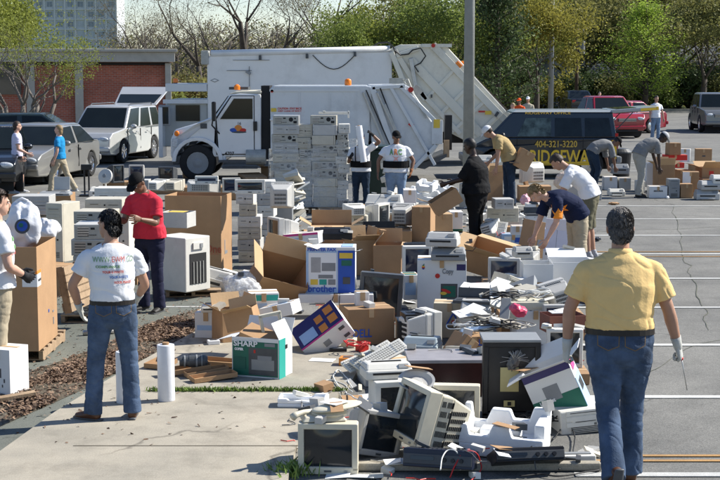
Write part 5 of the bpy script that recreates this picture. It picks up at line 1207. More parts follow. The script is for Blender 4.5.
# --- white T shirt man from behind (left)
p = gp(113, 419, SLz)
WT, J = person(p, 14, 'man seen from behind in a white printed T-shirt and blue jeans on the pavement', 1.70, lean=2, bend=3, head=(8, 40), hair='black', hairlen=.6, skin=skin4, shirt='white', pants='jeans', shoe='brown', belt='leather', near=True, z0=SLz, fat=1.0,
               ua=((-.55, .10, -1), (.36, .22, -1)), fa=((.28, .55, -1), (-.15, .9, -.6)), th=((-.13, .02, -1), (.10, .02, -1)), sh=((-.08, -.03, -1), (.04, -.05, -1)), foot=((-.85, .75, 0), (.15, 1, 0)), gloves=('glove_w', 'glove_w'))
pockets(WT, J, .97)
gt = mat('green_shirt_print', (.16, .32, .14), .8); rtm = mat('red_shirt_print', (.60, .10, .08), .8); bt = mat('blue_shirt_print', (.10, .20, .50), .8)
c = J['chest']+Vector((0, 0, .085)); bk = Vector((0, -1, 0))
decal(WT, J['shirt'], 'WWW.', .062, gt, c+Vector((-.085, 0, 0)), bk, width=.14, bold=0); decal(WT, J['shirt'], 'EWM', .062, rtm, c+Vector((.045, 0, 0)), bk, width=.10, bold=0); decal(WT, J['shirt'], '.CO', .062, gt, c+Vector((.135, 0, 0)), bk, width=.055, bold=0)
for k_, (t_, m_, dx, wd_) in enumerate((('COMPLIANCE', gt, -.04, .19), ('YOUR E-WASTE', rtm, .0, .17), ('YOUR ASSETS', bt, .045, .15), ('YOUR PEACE', rtm, .075, .14))):
    decal(WT, J['shirt'], t_, .026, m_, c+Vector((dx, 0, -.055-.042*k_)), bk, width=wd_, bold=.001)
p0 = J['wr', 0]; b = MB(); b.tube([p0+Vector((math.cos(a*.628)*.034, math.sin(a*.628)*.034, .03)) for a in range(10)], .007, 6, closed=True); b.build('watch', M['black'], WT)

# --- yellow polo man walking away
p = gp(622, 488)
YP, J = person(p, -4, 'grey haired man in a yellow polo shirt and jeans walking away carrying a screwdriver', 1.93, lean=3, bend=4, head=(6, 0), hair='grey', hairlen=.7, skin=skin4, shirt='yellow', pants='jeans', shoe='brown', belt='leather', near=True, fat=1.16, collar=True, sleeve=.62,
               ua=((-.42, -.03, -1), (.40, .02, -1)), fa=((-.05, .12, -1), (.30, .25, -1)), th=((.05, -.10, -1), (.02, .22, -1)), sh=((.06, -.62, -1), (.00, -.02, -1)), foot=((-.10, .40, -1.0), (.12, 1, 0)), gloves=('glove_w', 'glove_w'), grip=(1, .9))
pockets(YP, J, 1.1)
w_ = J['wr', 1]; d = V3((.30, .25, -1)); q = w_+d*.09
b = MB(); b.cyl(q+Vector((0, -.03, -.01)), q+Vector((.02, .09, -.03)), .014, 10, m=1); b.cyl(q+Vector((.02, .09, -.03)), q+Vector((.075, .16, -.27)), .004, 8, m=0); sd = b.build('screwdriver', [M['steel'], M['red_p']], None, smooth=True)
sd.matrix_world = YP.matrix_world; sd.location = YP.location; sd.rotation_euler = YP.rotation_euler; tag(sd, 'long screwdriver held in the gloved right hand of the man in yellow', 'screwdriver')
YJ = J
# --- man in white at the left edge
p = gp(-4, 389)
LP, J = person(p, -150+90, 'man at the left edge in a white T-shirt with green bars and khaki trousers', 1.80, lean=2, hair='brown', skin=skin1, shirt='white', pants='khaki', shoe='sneaker', near=True, gloves=('glove_d', 'glove_d'),
               ua=((-.16, .12, -1), (.30, .10, -1)), fa=((.1, .9, -.45), (-.55, .75, -.45)), fat=1.08)
f = Vector((.45, .85, 0)); c = J['chest']+Vector((.04, 0, .06))
for k_ in range(2): decal(LP, J['shirt'], '', .05, gt, c+Vector((0, 0, -.012-.075*k_)), f, name='green_bar', mesh=blobmesh([(-.12, 0), (.12, 0), (.12, .038), (-.12, .038)]))
decal(LP, J['shirt'], 'ATLANTA', .03, rtm, c+Vector((0, 0, -.125)), f, width=.2, bold=.001)
# --- red shirt man
p = gp(152, 311)
RP, J = person(p, 20+90+40, 'man in a red T-shirt and black cap bending his head over the stacked computers', 1.72, lean=6, bend=12, head=(22, 0), hair='black', skin=skin2, shirt='red', pants='navyp', cap=CL['black'], sleeve=.62, ua=((-.2, .35, -1), (.2, .35, -1)), fa=((.2, 1, .25), (-.2, 1, .15)), near=True, fat=1.05)
# --- two walking women
p = gp(17, 193)
person(p, -70, 'woman in a pale lilac T-shirt and black shorts walking at the far left', 1.68, hair='brown', shirt='lilac', pants='black', shorts=True, shoe='sneaker', fat=.88, hairlen=.3, th=((-.04, .26, -1), (.04, -.16, -1)), sh=((0, -.02, -1), (0, -.22, -1)), fa=((0, .6, -1), (0, .9, -.5)))
p = gp(63, 193)
person(p, 85, 'woman in a bright blue top and khaki trousers striding left', 1.62, hair='blond', hairlen=1.2, shirt='blue', pants='khaki', shoe='sneaker', fat=.92, th=((-.04, .45, -1), (.04, -.35, -1)), sh=((0, .12, -1), (0, -.55, -1)), foot=((0, 1, 0), (0, 1, -.1)), fa=((0, .35, -1), (0, .35, -1)))
# --- man holding the roll
p = gp(361, 213)
RM, J = person(p, 172, 'man in a white T-shirt and black back support lifting a roll of white wrap', 1.62, lean=0, bend=4, head=(0, 0), hair='black', skin=skin2, shirt='white', pants='jeans_dk', shoe='bshoe', backbelt=2, gloves=('glove_d', 'glove_d'), grip=(1, 1),
       ua=((-.75, .25, .55), (.25, .3, -1)), fa=((.75, .35, .85), (-.30, .75, .55)), fat=1.05, cap=CL['navy'])
a_ = world(RM, J['wr', 0]); c_ = world(RM, J['wr', 1]); mid = Vector(((a_.x+c_.x)/2, min(a_.y, c_.y)-.03, (a_.z+c_.z)/2+.02))
b = MB(); b.lathe([(.045, -.36), (.065, -.36), (.065, .36), (.045, .36)], 20, (0, 0, 0)); b.lathe([(.03, -.37), (.03, .37)], 12, m=1); wr_ = b.build('wrap_roll', [M['foam'], M['card']], None, smooth=False)
wr_.location = mid; wr_.rotation_euler = (R(0), R(-8), 0); tag(wr_, 'roll of white stretch wrap held up by the man with the back support', 'roll')
# --- ARC man
p = gp(396, 216)
AM, J = person(p, 176, 'man in a white T-shirt printed ARC with a black back support belt', 1.68, head=(14, 20), hair='black', skin=skin2, shirt='white', pants='jeans_lt', shoe='bshoe', backbelt=1, cap=CL['black'], ua=((-.6, .0, -1), (.62, .10, -1)), fa=((.2, .5, -1), (.05, .1, -1)), gloves=('glove_b', None), fat=1.25)
c = J['chest']+Vector((0, 0, .05)); f = Vector((0, 1, 0))
for k_, (t_, m_) in enumerate((('A', gt), ('R', mat('orange_shirt_print', (.75, .25, .08), .8)), ('C', gt))): decal(AM, J['shirt'], t_, .15, m_, c+Vector((.085-.085*k_, 0, .0)), f, width=.078, bold=.008)
decal(AM, J['shirt'], '', .05, mat('pink_shirt_print', (.75, .4, .35), .8), c+Vector((0, 0, -.12)), f, name='shirt_emblem', mesh=blobmesh([(-.07, .05), (-.02, .0), (-.05, -.07), (0, -.03), (.05, -.06), (.03, .0), (.07, .04), (0, .02)]))
# --- man in black with box
p = gp(477, 252)
BM, J = person(p, 72, 'man in a loose black shirt holding a brown box at his waist', 1.80, lean=4, bend=3, head=(10, -10), hair='black', skin=skin3, shirt='black', pants='black', sleeve=.85, ua=((-.1, .55, -1), (.12, .45, -1)), fa=((.05, 1, -.30), (-.05, 1, -.28)), fat=1.38, grip=(.6, .6))
# --- tan man bending with box
p = gp(510, 206)
TM, J = person(p, 96, 'man in a tan T-shirt and white cap leaning forward with a carton under his arm', 1.88, lean=24, bend=26, head=(-6, -18), hair='brown', skin=skin4, shirt='tan', pants='jeans_dk', cap=CL['white'], ua=((-.1, .10, -1), (.25, -.20, -1)), fa=((-.0, .15, -1), (.0, .5, -.5)), th=((-.06, -.05, -1), (.08, .05, -1)), fat=1.05)
# --- navy kid bending
p = gp(578, 285)
NK, J = person(p, 106, 'blond boy in a navy T-shirt with an orange print bending over a white box', 1.76, lean=52, bend=26, head=(-22, 0), hair='blond', hairlen=.3, skin=skin1, shirt='navy', pants='khaki', shorts=True, shoe='sneaker', ua=((-.1, .12, -1), (.1, .30, -1)), fa=((.02, .55, -1), (-.02, .35, -1)), th=((-.08, .02, -1), (.10, -.04, -1)), sleeve=.72, sock='wsock', near=True)
f = V3((-.85, .35, -.45)); c = J['chest']
decal(NK, J['shirt'], '', .08, mat('orange_shirt_emblem', (.78, .25, .02), .8), c+Vector((0, .02, -.02)), f, name='shirt_emblem', mesh=blobmesh([(-.12, .05), (-.06, .02), (-.02, .08), (.02, .03), (.10, .06), (.07, .0), (.12, -.04), (.04, -.05), (0, -.10), (-.04, -.04), (-.10, -.06), (-.07, 0)]))
# --- teen in white leaning
p = gp(591, 259)
person(p, 78, 'young man in a white T-shirt and olive shorts leaning over a plastic bag', 1.82, lean=36, bend=16, head=(0, 0), hair='brown', skin=skin4, shirt='white', pants='khaki_dk', shorts=True, shoe='sneaker', ua=((-.1, .45, -1), (.1, .40, -1)), fa=((0, .8, -.8), (0, .7, -.8)), th=((-.06, .12, -1), (.08, .02, -1)), sh=((0, -.12, -1), (0, -.16, -1)), sleeve=.7)
# --- grey bending man 1
p = gp(592, 190)
person(p, -78, 'man in a grey shirt and dark cap stooping beside the lettered van', 1.74, lean=62, bend=24, head=(-30, 0), hair='black', skin=skin2, shirt='grey', pants='jeans_dk', cap=CL['black'], ua=((-.1, .15, -1), (.1, .25, -1)), fa=((0, .25, -1), (0, .2, -1)), th=((-.06, .22, -1), (.06, .28, -1)), sh=((0, -.22, -1), (0, -.25, -1)), sleeve=.95)
# --- grey bending man 2
p = gp(639, 197)
person(p, -76, 'man in a grey work shirt and grey cap stooping over open cartons', 1.82, lean=50, bend=22, head=(-24, 0), hair='black', skin=skin3, shirt='grey', pants='greyp', cap=cloth('pale_grey_cap', (.5, .5, .5)), ua=((-.1, .30, -1), (.1, .05, -1)), fa=((0, .35, -1), (0, .1, -1)), th=((-.10, .28, -1), (.12, .00, -1)), sh=((0, -.05, -1), (0, -.16, -1)), sleeve=.7, shoe='bshoe')
# --- far people
person(gp(655, 141), -160, 'man in a white shirt and jeans standing beside the open red car door', 1.82, hair='brown', skin=skin4, shirt='white', pants='jeans_lt', ua=((-.2, .3, -1), (.3, 0, -1)))
person(gp(519, 142), 150, 'person in an orange vest and orange cap behind the lettered van', 1.74, hair='black', skin=skin2, shirt='orange', pants='jeans_dk', cap=CL['orange'], sleeve=.95)
person(gp(527.5, 138), 170, 'person in a pale grey top behind the person in orange', 1.74, hair='grey', skin=skin4, shirt='beige', pants='jeans_dk', cap=CL['white'])
person(gp(513, 146), 120, 'fair haired person in orange half hidden behind the van roof', 1.62, hair='blond', skin=skin1, shirt='orange', pants='khaki')
person(gp(599, 124), 180, 'grey haired person standing behind the red pickup roof', 1.7, hair='grey', skin=skin1, shirt='beige', pants='jeans_dk')
# ================================================================== electronic waste kit
def colof(c): return M[c] if isinstance(c, str) else c
_cache = {}
def kit(key, rt, fn):
    """build the parts once, later things get copies of each part"""
    if key in _cache:
        def cp_(src, dst):
            for ch in [o for o in _cache_kids[src]]:
                c = ch.copy(); C.objects.link(c); c.parent = dst; _cache_kids[c] = []; _cache_kids[dst].append(c)
                cp_(ch, c)
        _cache_kids[rt] = []
        cp_(_cache[key], rt); return
    before = set(C.objects); fn(rt); new = [o for o in C.objects if o not in before]
    _cache_kids[rt] = []
    for o in new: _cache_kids[o] = []
    for o in new: _cache_kids[o.parent].append(o)
    _cache[key] = rt
_cache_kids = {}
def crt(rt, w=.40, h=.40, d=.42, col='beige', scr='screen', stand=.04, badge=True, sidevents=False):
    m = colof(col); hs = h-stand; bz = w*.10; fd = d*.26
    b = MB(); z0 = stand; 
    b.box((0, -d/2+fd/2, z0+bz*.65), (w, fd, bz*1.3)); b.box((0, -d/2+fd/2, z0+hs-bz/2), (w, fd, bz))
    for s in (-1, 1): b.box((s*(w/2-bz/2), -d/2+fd/2, z0+hs/2), (bz, fd, hs-bz*1.2))
    b.box((0, -d/2+fd*.75, z0+hs/2), (w*.96, fd*.4, hs*.96))
    bo = b.build('bezel', m, rt, bevel=.008)
    b = MB(); k = .97; y0 = -d/2+fd; z1 = z0+hs
    b.hexa([(-w/2*k, y0, z0+.012), (w/2*k, y0, z0+.012), (w/2*k, y0+d*.25, z0+.012), (-w/2*k, y0+d*.25, z0+.012)], [(-w/2*k, y0, z1-.012), (w/2*k, y0, z1-.012), (w/2*k, y0+d*.25, z1-.02), (-w/2*k, y0+d*.25, z1-.02)])
    y1 = y0+d*.25-.003
    def rg(y, kx, za, zb): return [(-w/2*kx, y, za), (w/2*kx, y, za), (w/2*kx, y, zb), (-w/2*kx, y, zb)]
    a_ = rg(y1, .95, z0+.014, z1-.022); c_ = rg(d/2, .60, z0+.03+hs*.06, z1-hs*.22)
    b.add(a_+c_, [(3, 2, 1, 0), (4, 5, 6, 7), (0, 1, 5, 4), (1, 2, 6, 5), (2, 3, 7, 6), (3, 0, 4, 7)]); b.build('rear_housing', m, rt, bevel=.015)
    b = MB(); n = 9
    def sz(u, v): return (u*w*.41, -d/2+.022-.016*(1-u*u)*(1-v*v), z0+hs*.53+v*(hs*.5-bz*1.05))
    g = [(sz(-1+2*i/n, -1+2*j_/n)) for j_ in range(n+1) for i in range(n+1)]; b.add(g, [(j_*(n+1)+i, j_*(n+1)+i+1, (j_+1)*(n+1)+i+1, (j_+1)*(n+1)+i) for j_ in range(n) for i in range(n)])
    b.build('screen', M[scr], rt, smooth=True, recalc=False)
    b = MB()
    nv = 9
    for i in range(nv):
        t = (i+.5)/nv-.5
        b.box((t*w*.62, y0+d*.13, z1-.0155), (w*.028, d*.15, .005))
        for r_ in range(3): b.box((t*w*.50, d/2+.001, z0+.05+hs*(.14+r_*.15)), (w*.026, .008, hs*.09))
    if sidevents:
        for i in range(9):
            for r_ in range(5):
                if (i*7+r_*3) % 11: b.box((w*.478, y0+.02+i*d*.026, z0+hs*(.14+r_*.17)), (.016, d*.010, hs*.10))
                yy = y0+d*.26+i*d*.045; kk = (yy-y1)/(d/2-y1)
                b.box((w/2*(.95-.35*kk)+.001, yy, z0+hs*(.17+r_*.13)), (.012, d*.016, hs*.075), rot=(0, 0, 22))
    b.build('vent_slots', M['hole'], rt)
    if stand > .02:
        b = MB(); b.lathe([(w*.30, 0), (w*.31, .012), (w*.2, .018), (w*.14, stand+.01)], 24, (0, -.0, 0)); b.build('stand', m, rt, smooth=False)
    b = MB(); b.box((w*.30, -d/2-.004, z0+bz*.6), (w*.05, .01, .012), m=0); b.box((-w*.0, -d/2-.003, z0+bz*.62), (w*.12, .007, .012), m=1); b.build('buttons', [M['mgrey'], M['dgrey']], rt)
def desk(rt, w=.42, h=.13, d=.42, col='beige', open_=False):
    m = colof(col); b = MB(); b.box((0, .01, h/2), (w, d-.02, h)); b.build('case', m, rt, bevel=.006)
    b = MB(); b.box((0, -d/2+.002, h/2), (w*1.005, .03, h*1.0)); f = b.build('front_panel', m, rt, bevel=.008)
    b = MB()
    for i, (cx_, ww) in enumerate(((.26, .36), (-.25, .34))):
        for k in range(max(1, int(h/.055))): b.box((cx_*w, -d/2-.014, h*.5+(k-(max(1, int(h/.055))-1)/2)*.048), (ww*w, .006, .034))
    b.build('drive_bays', [m], rt, bevel=.003)
    b = MB(); b.box((.26*w, -d/2-.018, h*.5), (.26*w, .004, .004)); b.box((-.25*w, -d/2-.018, h*.5+.012), (.22*w, .004, .006)); b.box((.03*w, -d/2-.016, h*.5), (.02, .008, .02)); b.build('drive_slots', M['hole'], rt)
    # rear plate with sockets
    b = MB(); b.box((0, d/2+.002, h/2), (w*.94, .006, h*.86)); rp = b.build('rear_plate', M['steel_dull'], rt)
    b = MB()
    b.box((-w*.36, d/2+.006, h*.30), (w*.13, .008, h*.26)); b.box((-w*.36, d/2+.006, h*.70), (w*.06, .008, h*.16)); b.lathe([(h*.24, -.004), (h*.24, .005)], 16, (-w*.20, d/2+.003, h*.58), rot=(90, 0, 0)) if h > .15 else b.box((-w*.22, d/2+.006, h*.6), (w*.09, .008, h*.34))
    for i in range(5): b.box((w*(-.02+.045*i), d/2+.006, h*.28), (w*.030, .006, h*.06))
    for i in range(4): b.box((w*(.28), d/2+.006, h*(.20+.17*i)), (w*.26, .006, h*.035))
    b.box((w*.05, d/2+.006, h*.72), (w*.10, .006, h*.14)); b.build('sockets', M['hole'], rt)
    b = MB(); 
    for i in range(4): b.box((w*.28, d/2+.005, h*(.285+.17*i)), (w*.28, .006, h*.10))
    b.build('slot_covers', M['steel'], rt)
def tower(rt, w=.19, h=.40, d=.43, col='beige'):
    m = colof(col); b = MB(); b.box((0, .012, h/2), (w, d-.024, h)); b.build('case', m, rt, bevel=.005)
    b = MB(); b.box((0, -d/2+.006, h/2), (w*1.02, .036, h*1.0)); b.build('front_panel', m, rt, bevel=.012)
    b = MB()
    for k in range(3): b.box((0, -d/2-.014, h*.90-k*.047), (w*.78, .008, .039))
    b.box((0, -d/2-.014, h*.52), (w*.55, .008, .022)); b.build('drive_bays', m, rt, bevel=.003)
    b = MB(); b.box((0, -d/2-.018, h*.90), (w*.62, .004, .005)); b.box((0, -d/2-.018, h*.52), (w*.42, .004, .005)); b.box((w*.2, -d/2-.014, h*.38), (.022, .008, .022))
    for k in range(6): b.box((0, -d/2-.013, h*.08+k*.013), (w*.6, .006, .005))
    b.build('slots', M['hole'], rt)
    b = MB(); b.box((0, d/2+.002, h/2), (w*.92, .006, h*.93)); b.build('rear_plate', M['steel'], rt)
    b = MB(); b.lathe([(w*.26, -.004), (w*.26, .005)], 16, (-w*.1, d/2+.003, h*.80), rot=(90, 0, 0)); b.box((w*.25, d/2+.006, h*.80), (w*.16, .006, w*.2)); b.box((w*.22, d/2+.006, h*.5), (w*.22, .008, h*.22))
    for i in range(5): b.box((-w*.14, d/2+.006, h*(.12+.055*i)), (w*.5, .006, h*.012))
    b.build('sockets', M['hole'], rt)
def printer(rt, w=.42, h=.22, d=.36, col='offwhite', tray=True):
    m = colof(col); b = MB(); b.box((0, 0, h*.31), (w, d, h*.62)); b.build('base', m, rt, bevel=.014)
    b = MB(); b.hexa([(-w*.49, -d*.44, h*.60), (w*.49, -d*.44, h*.60), (w*.49, d*.49, h*.60), (-w*.49, d*.49, h*.60)], [(-w*.45, -d*.22, h), (w*.45, -d*.22, h), (w*.45, d*.44, h*.94), (-w*.45, d*.44, h*.94)]); b.build('lid', m, rt, bevel=.014)
    b = MB(); b.box((-w*.03, -d/2-.001, h*.40), (w*.66, .008, h*.13)); b.box((0, d*.05, h*.985), (w*.62, .03, .012)); b.build('paper_slot', M['hole'], rt)
    b = MB(); b.box((w*.30, -d*.35, h*.80), (w*.20, d*.14, .012), rot=(48, 0, 0)); b.build('control_panel', M['mgrey'], rt)
    if tray:
        b = MB(); b.box((-w*.03, -d*.60, h*.13), (w*.62, d*.28, .014)); b.build('paper_tray', m, rt, bevel=.004)
def keyboard(rt, w=.45, d=.16, col='beige'):
    m = colof(col); b = MB(); b.hexa([(-w/2, -d/2, 0), (w/2, -d/2, 0), (w/2, d/2, 0), (-w/2, d/2, 0)], [(-w/2, -d/2, .016), (w/2, -d/2, .016), (w/2, d/2, .032), (-w/2, d/2, .032)]); b.build('body', m, rt, bevel=.004)
    b = MB()
    for r_ in range(5):
        for i in range(18):
            if i in (13, ): continue
            x = -w*.46+(i+.5)*w*.92/18; y = -d*.38+(r_+.5)*d*.78/5; b.box((x, y, .020+(y/d+.5)*.016), (w*.92/18*.84, d*.78/5*.82, .012), tx=.85, ty=.85)
    b.build('keys', M['offwhite'] if col != 'black' else M['dgrey'], rt)
def boxbody(rt, w, h, d, col, inner=None, open_=True, t=.006, jit=1.0):
    m = colof(col); b = MB()
    if open_:
        b.box((0, 0, t/2), (w, d, t)); b.box((0, -d/2+t/2, h/2), (w, t, h)); b.box((0, d/2-t/2, h/2), (w, t, h))
        for s in (-1, 1): b.box((s*(w/2-t/2), 0, h/2), (t, d-2*t, h))
    else: b.box((0, 0, h/2), (w, d, h))
    for v in b.v: q = noise.noise_vector(v*2.6+Vector((w*31, h*17, d*7))); v.x += q.x*.012*jit; v.y += q.y*.012*jit; v.z += q.z*.006*jit*(1 if v.z > .02 else 0)
    return b.build('body', m, rt, bevel=.004)
def carton(rt, w=.45, h=.35, d=.35, col='card', open_=False, flaps=None, prints=(), texts=(), tape=True, tapecol=None):
    """prints: (face, u0, u1, v0, v1, material) fractions of face f(ront) / r(ight) / l(eft) / t(op); flaps: angles for front, back, left, right"""
    bo = boxbody(rt, w, h, d, col, open_=open_, jit=0.0 if (prints or texts) else 1.0)
    if flaps:
        L5 = min(w, d)*.5
        for k, a in enumerate(flaps):
            if a is None: continue
            b = MB(); a_ = R(a); 
            if k < 2:
                s = -1 if k == 0 else 1; b.box((0, 0, L5/2), (w-.01, .005, L5)); X_ = Matrix.Translation((0, s*(d/2-.003), h)) @ Matrix.Rotation(-s*a_, 4, 'X')
            else:
                s = -1 if k == 2 else 1; b.box((0, 0, L5/2), (.005, d-.01, L5)); X_ = Matrix.Translation((s*(w/2-.003), 0, h)) @ Matrix.Rotation(s*a_, 4, 'Y')
            b.v = [X_ @ v for v in b.v]; b.build('flap', M['card_in'] if col == 'card' else colof(col), rt)
    elif not open_ and tape:
        b = MB(); b.box((0, 0, h+.0015), (w*.99, .05, .003)); b.box((0, -d/2-.006, h-.045), (.05, .012, .09))
        b.build('tape', M['card_in'] if tapecol is None else colof(tapecol), rt)
    for i, (f, u0, u1, v0, v1, mm_) in enumerate(prints):
        b = MB(); e = .0015+.0006*i
        if f == 'f': b.box(((u0+u1)/2*w-w/2, -d/2-e/2, (v0+v1)/2*h), ((u1-u0)*w, e, (v1-v0)*h))
        if f == 'r': b.box((w/2+e/2, (u0+u1)/2*d-d/2, (v0+v1)/2*h), (e, (u1-u0)*d, (v1-v0)*h))
        if f == 'l': b.box((-w/2-e/2, (u0+u1)/2*d-d/2, (v0+v1)/2*h), (e, (u1-u0)*d, (v1-v0)*h))
        if f == 't': b.box(((u0+u1)/2*w-w/2, (v0+v1)/2*d-d/2, h+e/2), ((u1-u0)*w, (v1-v0)*d, e))
        b.build('print', colof(mm_), rt)
    for (f, t_, u, v, size, mm_, wd_) in texts:
        e = .0045+.0006*len(prints)
        if f == 'f': text(t_, size, colof(mm_), rt, (u*w-w/2, -d/2-e, v*h), (90, 0, 0), width=wd_, bold=.002)
        if f == 'r': text(t_, size, colof(mm_), rt, (w/2+e, u*d-d/2, v*h), (90, 0, 90), width=wd_, bold=.002)
def foamtray(rt, w=.5, h=.12, d=.25, t=.05):
    b = MB(); b.box((0, 0, h*.2), (w, d, h*.4)); b.build('base', M['foam'], rt, bevel=.01)
    b = MB()
    b.prism([(-w/2, h*.38), (w/2, h*.38), (w/2, h), (w*.22, h), (w*.18, h*.7), (-w*.15, h*.7), (-w*.2, h), (-w/2, h)], d/2-t, d/2, 'y'); b.prism([(-w/2, h*.38), (w/2, h*.38), (w/2, h*.9), (w*.32, h*.9), (w*.28, h*.6), (-w*.25, h*.6), (-w*.3, h*.9), (-w/2, h*.9)], -d/2, -d/2+t, 'y')
    for s in (-1, 1): b.box((s*(w/2-t/2), 0, h*.66), (t*.98, d-2*t+.004, h*.6))
    b.build('rim', M['foam'], rt, bevel=.012)
def tvset(rt, w, h, d, col='black', scr='screen'):
    crt(rt, w, h, d, col, scr, stand=.0)
def bagblob(rt, w, h, d, m, seed=1):
    b = MB()
    def fn(v):
        q = v*1.1+Vector((seed, 0, 0)); a = noise.noise(q)*.34+(1-abs(noise.noise(q*1.9+Vector((4, 1, 0)))*2.2))*.11+noise.noise(q*5)*.03
        return .82+a
    b.ell((0, 0, h*.48), (w/2, d/2, h*.52), 44, 30, fn=fn)
    for v in b.v: v.z = max(v.z, .002)
    o = b.build('bag', m, rt, smooth=True); return o
def plainpart(rt, nm, fn, m, bevel=.004, smooth=False):
    b = MB(); fn(b); return b.build(nm, m, rt, bevel=bevel, smooth=smooth)
ITEMS = []
def item(kind, name, cat, label, x0, x1, yt, yb, z0=0, rz=0, rx=0, ry=0, d=None, w=None, h=None, group=None, dz=0, **kw):
    s = SC(yb, z0); W_ = w or (x1-x0)/s; H_ = h or (yb-yt)/s; D_ = d or W_
    p = gp((x0+x1)/2, yb, z0); a = abs(rz) % 180
    ext = (W_/2 if 55 < a < 125 else D_/2)
    rt = empty(name, (p.x*(1+ext/p.y), p.y+ext, z0+dz), rz, label, cat, group, rx, ry)
    if kind == keyboard: args = dict(w=W_, d=D_, **kw)
    else: args = dict(w=W_, h=H_, d=D_, **kw)
    key = (kind.__name__, round(W_, 2), round(H_, 2), round(D_, 2), str(kw))
    for k_ in ('w', 'h', 'd'):
        if k_ in args: args[k_] = round(args[k_], 3)
    kit(key, rt, lambda r_: kind(r_, **args)); ITEMS.append(rt); return rt
def cable(pts, r, m, label, group=None, cat='cable', name='cable', seed=0):
    """loose cable through world points, wandering a little"""
    rn = random.Random(seed); P = [Vector(p) for p in pts]; P, _ = sub(P, [1]*len(P), 8)
    P = [p+Vector((noise.noise(p*9+Vector((seed, 0, 0))), noise.noise(p*9+Vector((0, seed, 3))), 0))*.015 for p in P]
    b = MB(); b.tube(P, r, 6); o = b.build(name, m, None, smooth=True); return tag(o, label, cat, group)
def coil(px, py, z0, R_, turns, r, m, label, group=None, seed=0, name='cable'):
    rn = random.Random(seed); c = gp(px, py, z0); pts = []
    for i in range(turns*9):
        a = i/9*6.283; rr = R_*(.6+.5*rn.random()); pts.append(c+Vector((math.cos(a)*rr*1.5, math.sin(a)*rr*1.1, .01+.05*rn.random()+.01*i/9)))
    P, _ = sub(pts, [1]*len(pts), 3); b = MB(); b.tube(P, r, 5); return tag(b.build(name, m, None, smooth=True), label, 'cable', group)
# ================================================================== foreground right heap
I = item
I(crt, 'crt_monitor', 'monitor', 'cream crt monitor with a dark screen at the pavement corner beside the grass tuft', 300, 360, 423, 475, d=.42, col='cream', stand=0, rz=-3)
t = empty('plastic_stand', tuple(gp(322, 424, .37)), 10, 'cream tilting monitor foot lying on top of the corner cream monitor', 'stand'); t.location.y += .16
b = MB(); b.box((0, 0, .02), (.32, .24, .035), tx=.85, ty=.8); b.lathe([(.13, .03), (.14, .045), (.10, .07), (.03, .08)], 20, (.05, .02, 0)); b.build('base', M['cream'], t, bevel=.008)
b = MB(); b.ell((.1, -.02, .09), (.19, .11, .022), 18, 8, rot=(0, -6, 10)); b.build('swivel_dish', M['cream'], t, smooth=True)
t = empty('telephone_handset', tuple(gp(303, 423, .37)), 40, 'cream rounded handset at the left end of the corner monitor top', 'handset'); t.location.y += .1
b = MB(); b.tube([(-.1, 0, .03), (-.07, 0, .045), (0, 0, .055), (.07, 0, .045), (.1, 0, .03)], [.028, .024, .018, .024, .028], 10); b.build('grip', M['cream'], t, smooth=True)
I(crt, 'crt_monitor', 'monitor', 'dark screened small monitor tipped on its side right behind the corner cream monitor', 352, 380, 418, 458, z0=0, rz=28, ry=14, d=.36, w=.36, h=.34, col='lgrey', stand=0)
I(crt, 'crt_monitor', 'monitor', 'large off white crt monitor with a rounded keyboard and a white dish on top', 364, 428, 380, 441, d=.5, w=.47, h=.47, rz=14, col='offwhite', stand=.05)
I(printer, 'printer', 'printer', 'rounded white printer cover lying on the large off white monitor', 365, 408, 366, 380, z0=.47, d=.26, w=.38, h=.12, rz=12, col='offwhite', tray=False)
t = empty('swivel_dish', (gp(417, 388, .5)+Vector((0, .12, 0))), 0, 'white round swivel dish with a hub resting behind the white monitor', 'swivel base', rx=24)
b = MB(); b.lathe([(.02, 0), (.10, .0), (.135, .035), (.14, .045), (.12, .04), (.09, .015), (.05, .012), (.045, .035), (.02, .037)], 28); b.build('dish', M['lgrey'], t, smooth=False)
I(crt, 'crt_monitor', 'monitor', 'grey beige crt monitor lying with its slotted rear towards us', 392, 460, 400, 462, d=.46, w=.42, h=.44, rz=-62, rx=-15, ry=4, dz=.07, col='cream', stand=0, sidevents=True)
I(crt, 'crt_monitor', 'monitor', 'small cream monitor facing us behind the slotted grey monitor', 428, 480, 396, 430, z0=.0, d=.4, w=.42, h=.36, rz=-6, col='cream', stand=0)
def audio(rt, w, h, d, front='mgrey', col='black'):
    b = MB(); b.box((0, 0, h/2), (w, d, h)); b.build('case', M[col], rt, bevel=.006)
    b = MB(); b.box((0, -d/2-.004, h*.45), (w*.98, .01, h*.55)); f = b.build('front_panel', M[front], rt, bevel=.003)
    b = MB()
    for k in range(3): b.lathe([(.016, 0), (.014, .016)], 12, (w*(.1+.12*k), -d/2-.008, h*.45), rot=(90, 0, 0))
    b.build('knob', M['black'], rt); b = MB(); b.box((-w*.22, -d/2-.010, h*.5), (w*.34, .006, h*.2)); b.build('display', M['screen'], rt)
    b = MB()
    for k in range(10): b.box((-w*.3+k*w*.065, 0, h+.001), (w*.02, d*.5, .004))
    b.build('vent_slots', M['hole'], rt)
I(audio, 'video_recorder', 'video recorder', 'dark navy video recorder with a white cable in front of the slotted monitor', 404, 478, 452, 477, d=.30, w=.50, h=.13, rz=-14, rx=-12, dz=.03, front='dgrey', col='navy')
I(audio, 'stereo_amplifier', 'amplifier', 'black stereo amplifier with a grey front strip leaning on the white foam', 490, 562, 452, 477, d=.30, w=.50, h=.10, rz=8, rx=-24, dz=.05, front='dgrey')
t = empty('foam_packing', (gp(507, 462)+Vector((0, .34, 0))), -14, 'large white moulded foam packing block behind the black amplifier', 'foam packing', ry=2)
